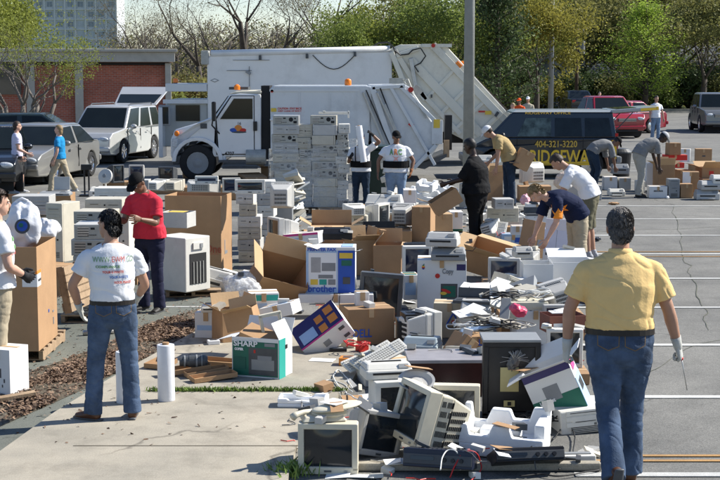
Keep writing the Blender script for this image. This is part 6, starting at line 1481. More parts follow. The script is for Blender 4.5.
b = MB(); b.box((0, 0, .05), (.66, .50, .10)); b.build('base', M['foam'], t, bevel=.015)
b = MB(); b.prism([(-.33, .09), (.33, .09), (.33, .30), (.20, .30), (.17, .20), (.05, .20), (.02, .27), (-.12, .27), (-.16, .17), (-.26, .17), (-.28, .30), (-.33, .30)], .17, .25, 'y')
b.prism([(-.33, .09), (.33, .09), (.33, .16), (.1, .16), (.07, .24), (-.05, .24), (-.08, .16), (-.22, .16), (-.24, .24), (-.33, .24)], -.25, -.18, 'y'); b.box((-.29, 0, .16), (.078, .34, .15)); b.box((.29, 0, .17), (.078, .34, .17)); b.build('rim', M['foam'], t, bevel=.012)
b = MB(); b.box((.08, -.02, .14), (.12, .2, .09)); b.box((-.12, .02, .13), (.1, .14, .07)); b.build('inner_block', M['foam'], t, bevel=.01)
t = empty('light_fitting', (gp(567, 463)+Vector((0, .05, 0))), 4, 'long flat white plastic strip lying by the kerb', 'plastic strip'); b = MB(); b.box((0, 0, .03), (.42, .13, .05)); b.build('body', M['offwhite'], t, bevel=.01); b = MB(); b.box((0, -.0, .058), (.36, .05, .01)); b.build('groove', M['mgrey'], t)
# big black set with notice
film2 = mat('dusty_plastic_scrap', (.09, .09, .09), .25)
t = I(tvset, 'projection_television', 'television', 'large black television cabinet with a yellow notice taped on its front', 480, 538, 341, 420, d=.36, scr='black')
b = MB(); b.box((-.02, -.192, .34), (.15, .012, .20)); b.build('notice', mat('yellow_notice', (.55, .47, .22), .8, .1), t)
b = MB(); b.box((-.02, -.192, .14), (.09, .012, .05)); b.box((-.02, -.20, .14), (.03, .012, .03), m=1); b.build('rating_plate', [mat('yellow_notice', (.55, .47, .22)), M['hole']], t)
b = MB(); rn = random.Random(3)
for k in range(16): a_ = rn.uniform(0, 3.14); b.tube([(.02, -.20, .50), (.02+math.cos(a_)*.06, -.22, .50+math.sin(a_)*.05), (.02+math.cos(a_)*.12, -.20, .48+math.sin(a_)*.10)], .002, 4)
b.build('frayed_wires', M['wire'], t)
b = MB(); b.ell((.02, -.20, .50), (.06, .02, .10), 16, 10, rot=(0, 25, 0), fn=lambda v: .8+noise.noise(v*4)*.5); b.build('plastic_scrap', film2, t)
b = MB(); b.box((0, 0, .655), (.475, .37, .022)); b.build('top_board', M['mgrey'], t, bevel=.004)
# dark wood console
t = empty('wooden_console', (gp(447, 398)+Vector((0, .3, 0))), 2, 'dark brown wooden television console with a grey top', 'console')
b = MB(); b.box((0, 0, .15), (.66, .5, .30)); b.build('cabinet', M['maroon'], t, bevel=.005); b = MB(); b.box((0, 0, .315), (.70, .54, .03)); b.build('top_board', mat('grey_top_board', (.30, .28, .28), .4, .15), t, bevel=.004)
# computer & box carried by yellow man
I(tower, 'computer_tower', 'computer tower', 'white computer case lying on its side under the torn printed carton', 552, 602, 402, 433, d=.42, w=.40, h=.19, rz=10, col='offwhite', ry=-4)
t = empty('printed_carton', (gp(560, 418)+Vector((0, .22, 0))), 0, 'open carton with a green printed panel held by the man in yellow', 'carton', ry=-22, rx=10); t.location = gp(566, 426)+Vector((.0, .04, .13)); setrot(t, -14, 6, -24)
carton(t, .40, .40, .28, 'white_card', True, (70, 40, 100, 60), (('f', 0, 1, .0, .42, M['green_p']), ('f', .0, 1, .85, 1, M['purple_p']), ('f', .3, .62, .34, .66, M['grey_p']), ('f', .08, .38, .10, .26, M['dgrey']), ('r', .0, 1, 0, .62, M['ltblue_p']), ('r', .25, .85, .28, .5, M['black']), ('r', .2, .8, .75, .95, M['magenta_p'])), (('f', 'LaserJet', .3, .36, .045, M['white_p'], .13),))
# brother box and its surroundings
t = I(carton, 'printer_carton', 'carton', 'white and blue brother printer carton standing on the heap', 307, 356, 247, 293, z0=.32, d=.36, rz=-2, col='white_card',
      prints=(('f', .0, .64, .0, .93, M['ltblue_p']), ('f', .05, .62, .12, .88, M['white_p']), ('f', .65, 1, 0, .93, M['blue_p']), ('f', .32, .60, .48, .66, M['grey_p']), ('f', .10, .30, .45, .78, mat('photo_grey', (.35, .35, .35))), ('f', .25, .55, .32, .40, M['grey_p']), ('f', .09, .24, .18, .30, M['yellow_p']), ('f', .27, .42, .18, .30, M['teal_p']), ('f', .45, .60, .18, .30, M['grey_p']), ('f', .68, .95, .76, .88, M['yellow_p']), ('f', .72, .93, .60, .72, M['green_p']), ('f', .75, .90, .2, .35, M['dgrey']), ('t', .72, .95, .1, .8, M['ltblue_p'])),
      texts=(('f', 'brother', .32, .09, .11, M['blue_p'], .32), ('f', 'PRINTER FAX', .32, .95, .05, M['blue_p'], .33)), tape=False)
I(carton, 'carton', 'carton', 'long flat white carton under the brother carton', 300, 372, 292, 303, z0=.22, d=.4, w=.85, h=.10, col='white_card')
I(carton, 'carton', 'carton', 'large brown carton supporting the long flat white carton', 318, 372, 303, 330, z0=.0, d=.4, w=.6, h=.21, dz=0, col='card')
I(carton, 'open_carton', 'carton', 'big brown open carton tipped towards us with torn flaps', 250, 290, 262, 306, z0=.16, d=.42, w=.56, h=.46, rz=20, rx=44, ry=16, open_=True, flaps=(None, 35, 50, None), dz=.12)
I(carton, 'carton', 'carton', 'white carton with a red edge behind the big tipped carton', 286, 323, 231, 245, z0=.45, d=.3, w=.5, h=.16, rz=-14, ry=-6, col='white_card', prints=(('f', 0, 1, .8, 1, M['magenta_p']), ('f', .1, .5, .2, .6, M['ltblue_p'])))
t = empty('printed_carton', (gp(322, 352)+Vector((0, .1, 0))), 0, 'dark blue and orange printed carton standing tilted on its corner', 'carton'); t.location = gp(326, 352, .04)+Vector((.02, .20, .10)); setrot(t, 4, 32, -37)
carton(t, .52, .24, .36, 'white_card', False, None, (('t', 0, 1, 0, 1, M['purple_p']), ('t', .08, .42, .12, .55, M['ltblue_p']), ('t', .50, .66, .1, .38, M['orange_p']), ('t', .50, .66, .5, .78, M['orange_p']), ('t', .74, .92, .2, .5, M['orange_p']), ('t', .74, .92, .6, .88, M['orange_p']), ('t', .0, 1, .0, .05, M['magenta_p']), ('f', .40, .54, .36, .66, M['grey_p']), ('f', .08, .2, .15, .3, M['dgrey']), ('f', .8, .92, .15, .3, M['dgrey']), ('f', .8, .92, .65, .8, M['dgrey'])), (), tape=False)
# SHARP box
t = I(carton, 'printed_carton', 'carton', 'green and white SHARP carton with its flaps open on the pavement', 239, 286, 340, 378, z0=SLz, d=.32, w=.47, h=.37, rz=-20, col='white_card', open_=True, flaps=(None, 30, 105, -28),
      prints=(('f', .02, .98, .04, .90, M['green_p']), ('f', .36, .96, .07, .75, M['dgrey']), ('f', .42, .9, .2, .46, M['mgrey']), ('f', .55, .85, .44, .56, M['grey_p']), ('f', .70, .92, .80, .88, M['grey_p']), ('f', .47, .51, .62, .70, M['red_p']), ('r', .0, .45, .0, .98, M['teal_p']), ('r', .42, .60, .70, .80, M['black']), ('f', .03, .3, .2, .5, mat('dark_green_print', (.01, .10, .07)))),
      texts=(('f', 'SHARP', .30, .84, .07, M['white_p'], .24), ('f', 'COPIER', .16, .70, .03, M['white_p'], .09)))
b = MB(); b.box((0, .02, .30), (.40, .24, .16), rot=(14, 18, 0)); b.build('packing_insert', M['card'], t)
t = empty('carton_insert', (gp(268, 322)+Vector((0, .3, 0))), 0, 'open square beige plastic frame sticking up behind the SHARP carton', 'plastic frame'); t.location = gp(269, 340, .42)+Vector((.02, .35, -.02)); setrot(t, 14, 0, -10)
b = MB(); b.box((-.09, 0, .1), (.03, .04, .22)); b.box((.09, 0, .1), (.03, .04, .22)); b.box((0, 0, .2), (.21, .04, .03)); b.build('frame', M['cream'], t, bevel=.005)
I(carton, 'carton', 'carton', 'brown paper sided carton with a raised flap left of the SHARP carton', 218, 246, 312, 342, z0=SLz, d=.32, w=.33, h=.32, rz=26, open_=True, flaps=(None, 20, 60, 15))
I(carton, 'carton', 'carton', 'square brown lidless carton standing on edge above the SHARP carton', 232, 258, 306, 330, z0=.3, d=.22, w=.30, h=.2, rz=-12, ry=-14, open_=True, flaps=(70, 20, None, None))
I(carton, 'carton', 'carton', 'pale lilac white carton behind the paper sided carton', 199, 220, 314, 338, z0=SLz, d=.3, w=.24, h=.27, rz=-8, col='white_card', prints=(('f', .1, .9, .3, .5, M['ltblue_p']),))
I(printer, 'printer', 'printer', 'small white device on the pale lilac carton', 202, 220, 303, 313, z0=SLz+.27, d=.16, w=.2, h=.09, col='offwhite', tray=False)
I(carton, 'carton', 'carton', 'white carton with a teal end behind the tipped monitor frame', 250, 276, 294, 310, z0=.30, d=.3, w=.32, h=.18, rz=8, col='white_card', prints=(('f', .02, .98, .55, .9, M['teal_p']), ('f', .1, .6, .1, .4, M['ltblue_p'])))
I(carton, 'carton', 'carton', 'pale blue white flat carton leaning beside the blue and orange carton', 268, 296, 303, 318, z0=.28, d=.3, w=.36, h=.13, rz=-16, ry=-14, col='white_card', prints=(('t', .2, .8, .2, .8, M['ltblue_p']),))
# bag of clear plastic
film = bpy.data.materials.new('clear_film'); film.use_nodes = True; N = film.node_tree.nodes; pb = N['Principled BSDF']; pb.inputs['Base Color'].default_value = (.75, .75, .74, 1); pb.inputs['Roughness'].default_value = .22
tb_ = N.new('ShaderNodeBsdfTransparent'); mx = N.new('ShaderNodeMixShader'); nz = N.new('ShaderNodeTexNoise'); nz.inputs['Scale'].default_value = 14; mrr = N.new('ShaderNodeMapRange'); mrr.inputs[1].default_value = .35; mrr.inputs[2].default_value = .7; mrr.inputs[3].default_value = .3; mrr.inputs[4].default_value = .95
film.node_tree.links.new(nz.outputs['Fac'], mrr.inputs[0]); film.node_tree.links.new(mrr.outputs[0], mx.inputs[0]); film.node_tree.links.new(tb_.outputs[0], mx.inputs[1]); film.node_tree.links.new(pb.outputs[0], mx.inputs[2]); film.node_tree.links.new(mx.outputs[0], N['Material Output'].inputs['Surface'])
whitebag = mat('white_plastic_bag', (.72, .73, .75), .35, .05, 5, .5, 22)
def bag(name, label, x0, x1, yt, yb, z0, m, seed, d=None):
    s = SC(yb, z0); w_ = (x1-x0)/s; h_ = (yb-yt)/s; p = gp((x0+x1)/2, yb, z0); t = empty(name, (p.x, p.y+(d or w_)/2, z0), 0, label, 'bag'); bagblob(t, w_, h_, d or w_, m, seed); return t
bag('plastic_bag', 'crumpled clear plastic bag left of the big tipped carton', 220, 262, 272, 306, .25, film, 3, .4)
b1 = bag('carrier_bag', 'white carrier bag with a round dark globe print on the tall tan carton', 0, 39, 200, 252, 1.05, whitebag, 8, .35)
b = MB(); b.lathe([(.075, 0), (.075, .006)], 24, (.04, -.20, .26), m=0, rot=(78, 12, 0)); b.lathe([(.052, .006), (.052, .010)], 20, (.04, -.20, .26), m=1, rot=(78, 12, 0)); b.lathe([(.022, .010), (.022, .014)], 12, (.03, -.205, .27), m=2, rot=(78, 12, 0)); b.build('globe_print', [M['dgrey'], M['blue_p'], M['green_p']], b1)
b = MB(); b.tube([(-.06, 0, .43), (-.05, 0, .50), (0, 0, .52), (.05, 0, .50), (.06, 0, .43)], .014, 6); b.build('handle', whitebag, b1, smooth=True)
bag('carrier_bag', 'smaller knotted white carrier bag right of the globe print bag', 33, 58, 219, 244, 1.03, whitebag, 12, .3)
bag('carrier_bag', 'white carrier bag with an orange tint hanging before the young man in white', 555, 576, 171, 190, .35, mat('orange_white_bag', (.72, .58, .45), .4, .3, 6), 15, .35)
bag('plastic_bag', 'pink plastic bag on the ground by the blond boy', 520, 531, 194, 205, .1, mat('pink_bag', (.75, .4, .45), .4, .2), 5)
bag('plastic_bag', 'red crumpled plastic bag among the cables', 510, 529, 305, 319, .42, M['pinkcloth'], 21, .25)

# ================================================================== left group
t = empty('pallet', (0, 0, 0), 0, 'wooden pallet under the tall tan carton', 'pallet')
def pallet(rt, w=1.1, d=1.1, h=.12):
    for k in range(6): plainpart(rt, 'deck_board', lambda b: b.box((0, -d/2+.06+k*(d-.12)/5, h-.011), (w, .1, .022)), M['wood'])
    for k in (-1, 0, 1): plainpart(rt, 'stringer', lambda b: b.box((k*(w/2-.03), 0, h/2-.005), (.045, d, h-.034)), M['wood'])
    for k in range(3): plainpart(rt, 'bottom_board', lambda b: b.box((0, -d/2+.07+k*(d-.14)/2, .004), (w*.99, .09, .014)), M['wood'])
pallet(t); c = gp(39, 362, 0); t.location = (c.x-.50, c.y+.55, .012)
t = empty('tall_carton', (0, 0, 0), 0, 'tall tan carton with a white and orange label at the corner on a pallet', 'carton'); c = gp(38.5, 352, .14); t.location = (c.x-.40, c.y+.47, .14)
carton(t, .80, 1.02, .90, 'card', True, None, (('r', .0, .18, .62, .74, M['white_p']), ('r', .0, .19, .74, .77, M['orange_p']), ('f', .82, 1, .62, .74, M['white_p']), ('f', .80, 1, .74, .77, M['orange_p']), ('r', .52, .56, .30, .33, M['blue_p']), ('r', .74, .80, .27, .29, M['grey_p']), ('r', .76, .79, .15, .22, M['grey_p'])), (('r', 'FRAGILE', .09, .68, .03, M['dgrey'], .1),))
t = empty('pallet', (0, 0, 0), 0, 'wooden pallet leaning upright against the tall tan carton', 'pallet'); pallet(t, 1.0, .5, .10); c = gp(76, 342, 0); t.location = (c.x-.08, c.y+.5, .54); setrot(t, 90, 0, 84)
t.rotation_euler = (R(80), 0, R(80)); 
# stack of desktops seen from behind
zz = .10; hts = (.17, .15, .17, .17, .19, .17); cols = ('offwhite', 'beige', 'beige', 'beige', 'lgrey', 'lgrey'); ofs = (0, -1.5, .5, 0, -1, 1)
lab = ['lowest off white desktop computer of the stack behind the man in the printed shirt', 'second beige desktop computer from the bottom of the left computer stack', 'beige desktop computer with a small square vent in the middle of the left stack', 'darker desktop computer just above the middle of the left stack', 'desktop computer with a round fan hole near the top of the left stack', 'topmost grey desktop computer of the stack behind the man in the printed shirt']
c0 = gp(95, 322, 0)
for k in range(6):
    t = empty('desktop_computer', (c0.x+ofs[k]*.012, c0.y+.22, zz), 180+ofs[k]*2, lab[k], 'computer', 'left stack of desktop computers')
    kit(('ls', k), t, lambda r_: desk(r_, .47, hts[k]-.004, .44, cols[k])); zz += hts[k]
t = empty('pallet', (c0.x, c0.y+.3, 0), 0, 'low pallet under the left computer stack', 'pallet'); pallet(t, .75, .8, .10)
I(desk, 'desktop_computer', 'computer', 'beige desktop computer with a disc drive facing us behind the left stack top', 88, 125, 199, 211, z0=.98, d=.42, col='beige')
I(desk, 'desktop_computer', 'computer', 'wide beige computer case behind the head of the man in red', 97, 133, 188, 205, z0=.80, d=.4, col='offwhite')
I(tower, 'computer_tower', 'computer tower', 'white tower computer standing between the left stack and the man in red', 117, 134, 206, 262, z0=.25, d=.42, w=.26, col='offwhite', rz=-10)
I(carton, 'carton', 'carton', 'brown carton beneath the white tower by the man in red', 112, 137, 262, 285, z0=0, d=.5, w=.42, h=.26)
I(desk, 'desktop_computer', 'computer', 'beige computer between the topmost stack unit and the disc drive computer', 78, 116, 212, 224, z0=1.02, d=.42, col='beige', rz=176, w=.46, h=.15)
I(tower, 'computer_tower', 'computer tower', 'tall beige tower computer left of the stacked desktops', 53, 76, 203, 262, z0=.35, d=.40, rz=-24, w=.25, col='beige')
I(carton, 'carton', 'carton', 'plain brown carton under the tall beige tower', 50, 80, 262, 296, z0=0, d=.5, w=.5, h=.36)
I(desk, 'desktop_computer', 'computer', 'wide grey computer with two square bays behind the white bags', 16, 53, 196, 215, z0=.80, d=.45, col='lgrey')
I(desk, 'desktop_computer', 'computer', 'grey computer case directly under the wide two bay computer', 34, 53, 216, 232, z0=.55, d=.45, w=.55, h=.22, col='beige')
I(carton, 'carton', 'carton', 'brown carton under the grey computers behind the white bags', 10, 54, 236, 275, z0=0, d=.6, w=.8, h=.55)
I(carton, 'carton', 'carton', 'brown open carton edge at the far left behind the bags', 0, 16, 199, 214, z0=.4, d=.5, w=.5, h=.3, open_=True)
def laptop(rt, w, h, d, col='lgrey'):
    plainpart(rt, 'base', lambda b: b.box((0, 0, .015), (w, d, .03)), M[col]); plainpart(rt, 'keys', lambda b: b.box((0, -.02, .032), (w*.86, d*.5, .006)), M['dgrey']); plainpart(rt, 'screen_lid', lambda b: b.box((0, d/2-.01, .03+h/2), (w, .02, h), rot=(-8, 0, 0)), M[col])
I(laptop, 'laptop', 'laptop', 'open pale laptop standing up near the feet of the woman in blue', 55, 67, 180, 192, z0=.42, d=.25, w=.32, h=.26)
I(printer, 'scanner', 'scanner', 'flat grey scanner with a dark edge near the walking women', 43, 68, 191, 196, z0=.38, d=.35, w=.62, h=.08, col='mgrey', tray=False)
I(carton, 'carton', 'carton', 'carton under the open pale laptop and flat scanner', 40, 72, 197, 212, z0=0, d=.5, w=.7, h=.37)
# fan, stand
t = empty('desk_fan', tuple(gp(104, 190, .45)), -20, 'white desk fan with a round head on the computers left of the suv', 'fan'); t.location.y += .2
plainpart(t, 'foot', lambda b: b.lathe([(.12, 0), (.12, .02), (.03, .04)], 18), M['offwhite']); plainpart(t, 'stem', lambda b: b.cyl((0, 0, .03), (0, 0, .2), .018), M['offwhite']); plainpart(t, 'guard', lambda b: b.lathe([(.04, -.05), (.15, -.03), (.16, 0), (.15, .03), (.04, .05)], 22, (0, 0, .26), rot=(70, 0, 0)), M['lgrey']); plainpart(t, 'hub', lambda b: b.lathe([(.04, .04), (.04, .06)], 12, (0, 0, .26), rot=(70, 0, 0)), M['mgrey'])
I(printer, 'printer', 'printer', 'white printer under the desk fan', 92, 116, 186, 197, z0=.28, d=.4, w=.55, h=.2)
t = empty('display_stand', tuple(gp(87, 196, 0)), 0, 'thin black upright stand by the walking woman in blue', 'stand')
plainpart(t, 'foot', lambda b: b.box((0, 0, .02), (.3, .3, .04)), M['black']); plainpart(t, 'post', lambda b: (b.cyl((-.05, 0, .03), (-.05, 0, .62), .02, 8), b.cyl((.05, 0, .03), (.05, 0, .55), .02, 8)), M['black'], 0); plainpart(t, 'head', lambda b: b.box((0, 0, .66), (.24, .08, .12)), M['black'])
for k, (x0, x1, yt, yb, z0, kd, cl, rz, scr, lab_) in enumerate([
    (108, 121, 165, 183, .2, crt, 'dgrey', 40, 'screen', 'dark grey monitor turned sideways in front of the suv wheel'),
    (130, 145, 165, 178, .2, crt, 'lgrey', 0, 'screen_blue', 'light monitor with a bluish screen in front of the suv'),
    (161, 178, 167, 181, .1, crt, 'dgrey', -20, 'screen', 'dark television in front of the truck bumper'),
    (150, 166, 180, 192, .2, crt, 'offwhite', 150, 'screen', 'white monitor on its back behind the man in red'),
    (166, 182, 180, 192, .2, crt, 'beige', 160, 'screen', 'beige monitor turned away behind the tall brown carton left part'),
    (186, 219, 181, 194, .3, crt, 'lgrey', 170, 'screen', 'wide grey monitor seen from behind above the tall brown carton'),
    (196, 219, 176, 184, .55, crt, 'offwhite', 0, 'screen_blue', 'white flat framed monitor with a dark screen above the tall brown carton'),
    (222, 240, 178, 193, .3, crt, 'offwhite', 8, 'screen_blue', 'white monitor with a navy screen behind the right edge of the tall carton'),
    (130, 150, 180, 190, .2, desk, 'lgrey', 0, '', 'low grey desktop computer beside the cap of the man in red'),
    (183, 205, 170, 178, .0, carton, 'card', 10, '', 'small brown carton under the front of the truck cab'),
    ]):
    kw = dict(col=cl); 
    if kd is crt: kw.update(scr=scr, stand=0)
    I(kd, {'crt': 'crt_monitor', 'desk': 'desktop_computer', 'carton': 'carton'}[kd.__name__], {'crt': 'monitor', 'desk': 'computer', 'carton': 'carton'}[kd.__name__], lab_, x0, x1, yt, yb, z0=z0, rz=rz, d=.4, **kw)
for k, (x0, x1, yb, lab_) in enumerate([(105, 150, 190, 'beige base carton under the monitors in front of the suv'), (152, 184, 194, 'wide brown carton under the white monitors behind the man in red'), (184, 242, 200, 'long brown carton under the monitors behind the tall brown carton')]):
    I(carton, 'carton', 'carton', lab_, x0, x1, yb-9, yb, z0=0, d=.6, h=.19 if k != 2 else .28)
I(carton, 'flattened_carton', 'carton', 'flattened cardboard sheets lying beneath the white truck', 243, 262, 170, 178, z0=.1, d=.6, w=.6, h=.06, rz=24, rx=8)
I(carton, 'flattened_carton', 'carton', 'brown cardboard piece lying under the truck body', 264, 277, 166, 178, z0=.0, d=.5, w=.4, h=.28, rz=-10, open_=True, flaps=(80, None, 60, None))
# machines right of the red man
t = I(carton, 'tall_carton', 'carton', 'tall brown carton with red script lettering behind the man in red', 170, 229, 197, 276, z0=0, d=.62, w=.80, h=1.12, rz=-9, col='card', open_=True, prints=(('f', .62, .95, .28, .283, M['red_p']), ('r', .30, .36, .26, .44, M['grey_p']), ('r', .30, .55, .26, .30, M['grey_p'])), texts=(('f', 'eyOne', .78, .34, .16, mat('faded_red_print', (.35, .08, .04)), .36),))
def opened(rt, w, h, d, col='offwhite'):
    b = MB(); b.box((0, 0, h/2), (w, d, h)); b.build('case', M[col], rt, bevel=.012)
    b = MB(); b.box((0, -d/2-.002, h*.42), (w*.66, .01, h*.56)); b.build('opening', M['hole'], rt)
    b = MB(); b.box((0, -d/2-.012, h*.84), (w*.42, .016, h*.12), m=0); b.box((w*.1, -d/2-.022, h*.84), (w*.10, .012, h*.08), m=1); b.build('panel', [M[col], M['mgrey']], rt)
    b = MB()
    for k in range(4): b.box((-w*.2+k*w*.13, -d/2-.006, h*.35), (.012, .02, h*.4))
    b.build('inner_rails', M['steel_dull'], rt)
I(opened, 'photocopier', 'copier', 'tall off white copier with an open dark front right of the man in red', 166, 201, 234, 292, z0=.10, d=.52, w=.44, h=.68, rz=52, col='offwhite')
I(carton, 'open_bin', 'bin', 'pale grey open bin with yellow things inside beside the man in red', 166, 190, 212, 228, z0=.80, d=.34, w=.38, h=.20, rz=-14, col=M['lgrey'], open_=True, prints=(('t', .2, .8, .2, .8, M['yellow_p']),))
I(printer, 'printer', 'printer', 'grey printer with its lid open leaning near the tall brown carton', 192, 233, 262, 290, z0=.05, d=.34, w=.50, h=.26, rz=-16, ry=12, col='lgrey')
t = empty('pallet', (gp(190, 298)+Vector((0, .4, 0))), 6, 'low wooden pallet under the off white copier', 'pallet'); pallet(t, .7, .7, .09)
b = MB(); b.tube([gp(83, 333, .03), gp(114, 331, .03)], .03, 10); tag(b.build('cardboard_tube', M['steel'], None, smooth=True), 'grey metal tube lying in front of the left computer stack', 'tube')
# stacks to the right of the tall carton
zz = 0
SS = [(240, 262, .17, 'beige', 0, 'bottom beige computer of the short stack right of the tall carton'), (240, 262, .17, 'lgrey', -4, 'second computer of the short stack right of the tall carton'), (239, 260, .18, 'beige', 2, 'third computer with brown drive panels in the short stack'), (240, 261, .17, 'offwhite', 0, 'fourth pale computer of the short stack right of the tall carton'), (240, 256, .18, 'beige', 3, 'beige computer with square grille near the top of the short stack'), (239, 252, .16, 'offwhite', -3, 'small off white computer on top of the short stack')]
cS = gp(250, 262, 0)
for k, (x0, x1, hh, cl, rz, lab_) in enumerate(SS):
    t = empty('desktop_computer', (cS.x+(x1-262)*.006, cS.y+.2, zz), rz, lab_, 'computer', 'short stack by the tall carton'); desk(t, .34 if k < 4 else .26, hh-.004, .4, cl); zz += hh
zz = 0; cS = gp(262, 254, 0)
labs = ['lowest white computer of the column left of the tapered grey monitor', 'white computer second from the ground left of the tapered grey monitor', 'white computer in the middle of the column left of the tapered monitor', 'white computer above the middle of the column left of the tapered monitor', 'white computer second from the top left of the tapered monitor', 'white computer at the top of the column left of the tapered monitor']
for k in range(6):
    t = empty('desktop_computer', (cS.x+(.02 if k % 2 else -.015), cS.y+.25, zz), (k*37) % 11-5, labs[k], 'computer', 'white computer column'); kit(('wc', k % 2), t, lambda r_: desk(r_, .36, .185, .42, 'offwhite' if k % 2 else 'lgrey')); zz += .19
I(crt, 'crt_monitor', 'monitor', 'white monitor with a grey screen lying on the white computer column', 236, 264, 184, 194, z0=1.14, d=.3, w=.42, h=.2, rz=4, col='offwhite', stand=0)
I(crt, 'crt_monitor', 'monitor', 'tapered grey crt monitor seen from behind on a stack of cases', 272, 291, 187, 210, z0=.85, d=.38, w=.34, h=.38, rz=178, rx=0, col='lgrey', stand=0)
I(tower, 'computer_tower', 'computer tower', 'grey tower computer under the tapered grey monitor', 273, 292, 211, 248, z0=0, d=.4, w=.34, h=.84, rz=0, col='mgrey')
I(crt, 'crt_monitor', 'monitor', 'rounded white monitor turned left beneath the tapered grey monitor', 272, 297, 219, 244, z0=.45, d=.36, w=.36, h=.36, rz=-60, col='lgrey', stand=0)
I(carton, 'carton', 'carton', 'brown carton below the rounded white monitor', 268, 300, 246, 268, z0=0, d=.4, w=.5, h=.45)
# loose circuit boards pile
t = empty('circuit_board_heap', (gp(294, 232, 0)+Vector((0, .2, 0))), 0, 'tall ragged pile of stripped computer panels beside the tapered monitor', 'scrap pile')
rn = random.Random(8)
for k in range(19):
    z = .06+k*.052; plainpart(t, 'metal_panel', lambda b: b.box((rn.uniform(-.07, .07), rn.uniform(-.1, .1), z), (rn.uniform(.16, .30), rn.uniform(.25, .4), rn.uniform(.015, .09)), rot=(rn.uniform(-25, 25), rn.uniform(-42, 42), rn.uniform(-60, 60))), [M['steel_dull'], M['beige'], M['steel'], M['offwhite']][k % 4], .003)
# wrapped pallets
wrapm = bpy.data.materials.new('stretch_wrap'); wrapm.use_nodes = True; N = wrapm.node_tree.nodes; L = wrapm.node_tree.links; pb = N['Principled BSDF']; pb.inputs['Base Color'].default_value = (.70, .72, .72, 1); pb.inputs['Roughness'].default_value = .18
tb_ = N.new('ShaderNodeBsdfTransparent'); mx = N.new('ShaderNodeMixShader'); nz = N.new('ShaderNodeTexNoise'); nz.inputs['Scale'].default_value = 5; tc = N.new('ShaderNodeTexCoord'); mp = N.new('ShaderNodeMapping'); mp.inputs['Scale'].default_value = (1, 1, 4); L.new(tc.outputs['Object'], mp.inputs[0]); L.new(mp.outputs[0], nz.inputs['Vector'])
mrr = N.new('ShaderNodeMapRange'); mrr.inputs[1].default_value = .35; mrr.inputs[2].default_value = .75; mrr.inputs[3].default_value = .06; mrr.inputs[4].default_value = .45; L.new(nz.outputs['Fac'], mrr.inputs[0]); L.new(mrr.outputs[0], mx.inputs[0]); L.new(tb_.outputs[0], mx.inputs[1]); L.new(pb.outputs[0], mx.inputs[2]); L.new(mx.outputs[0], N['Material Output'].inputs['Surface'])
gy = gp(300, 213, 0).y; s_ = SC(213, 0)
def column(pxc, n, hh, w_, d_, cl, group, label, dy=0, seed=1, toplabels=()):
    rn = random.Random(seed); z = .12; x = gp(pxc, 213, 0).x
    for k in range(n):
        top = k-(n-len(toplabels)); hk = hh*rn.choice((.9, 1, 1.12))
        side = rn.random() < .4 and w_ > .4; t = empty('desktop_computer', (x+rn.uniform(-.03, .03), gy+dy+d_/2+rn.uniform(-.03, .02), z), rn.uniform(-4, 4)+(90 if side else (180 if rn.random() < .5 else 0)), toplabels[top] if top >= 0 else label, 'computer', group)
        cc = cl[rn.randrange(len(cl))]
        kit(('col', cc, w_, hk), t, lambda r_: desk(r_, w_, hk-.003, d_, cc)); z += hk
    return z
zA = column(285, 10, .186, .52, .45, ('beige', 'lgrey', 'beige'), 'wrapped computers in the left column', 'computer inside the stretch wrapped left column in front of the truck body', seed=2, toplabels=('beige computer second from the top of the tall left column', 'pale computer on the very top of the tall left column'))
zB = column(305.3, 7, .235, .30, .4, ('lgrey', 'beige'), 'wrapped computers in the narrow middle column', 'narrow computer inside the stretch wrapped middle column before the truck', seed=3, dy=.03)
zC = column(325, 10, .186, .52, .45, ('beige', 'lgrey', 'beige'), 'wrapped computers in the right column', 'computer inside the stretch wrapped right column in front of the truck body', seed=5, toplabels=('grey computer second from the top of the tall right column', 'grey open computer on the very top of the tall right column'))
zD = column(343, 10, .165, .22, .5, ('offwhite',), 'white cases in the outer right column', 'white computer case edge in the outer right column beside the roll man', seed=7, dy=.02)
t = empty('metal_rail', (gp(334, 213, 0).x, gy+.25, zC+.01), 3, 'white metal rail lying across the top of the right computer column', 'rail'); plainpart(t, 'rail', lambda b: (b.box((0, 0, .03), (.62, .06, .05)), b.box((.29, 0, .0), (.03, .06, .14)), b.box((-.2, 0, .05), (.05, .06, .05))), M['offwhite'])
for px, w_, nm in ((294.5, 1.00, 'left'), (332, .96, 'right')):
    x = gp(px, 213, 0).x; zt_ = .12+(1.15 if nm == 'left' else 1.35)
    t = empty('stretch_wrap', (x, gy+.24, 0), 0, 'shiny clear stretch wrap round the lower part of the %s computer columns' % nm, 'stretch wrap')
    b = MB(); n = 40; rows = 14
    vs = []; 
    for r_ in range(rows+1):
        for j_ in range(n):
            a_ = 2*math.pi*j_/n; cx_, cy_ = math.cos(a_), math.sin(a_); k_ = 1/max(abs(cx_), abs(cy_))**.86; q = Vector((cx_*k_*w_*.53, cy_*k_*.29, .10+(zt_-.1)*r_/rows)); q += Vector((cx_, cy_, 0))*noise.noise(Vector((cx_*3, cy_*3, r_*.9)))*.018; vs.append(q)
    b.add(vs, [(r_*n+j_, r_*n+(j_+1) % n, (r_+1)*n+(j_+1) % n, (r_+1)*n+j_) for r_ in range(rows) for j_ in range(n)]); b.build('film', wrapm, t, smooth=True)
    t = empty('pallet', (x, gy+.25, 0), 0, 'pallet carrying the %s wrapped computer columns' % nm, 'pallet'); pallet(t, .95, .8, .12)
I(carton, 'open_carton', 'carton', 'brown open carton with an upright back flap before the wrapped columns', 313, 350, 224, 244, z0=.25, d=.4, w=.62, h=.28, rz=0, open_=True, flaps=(95, 0, 60, 60))
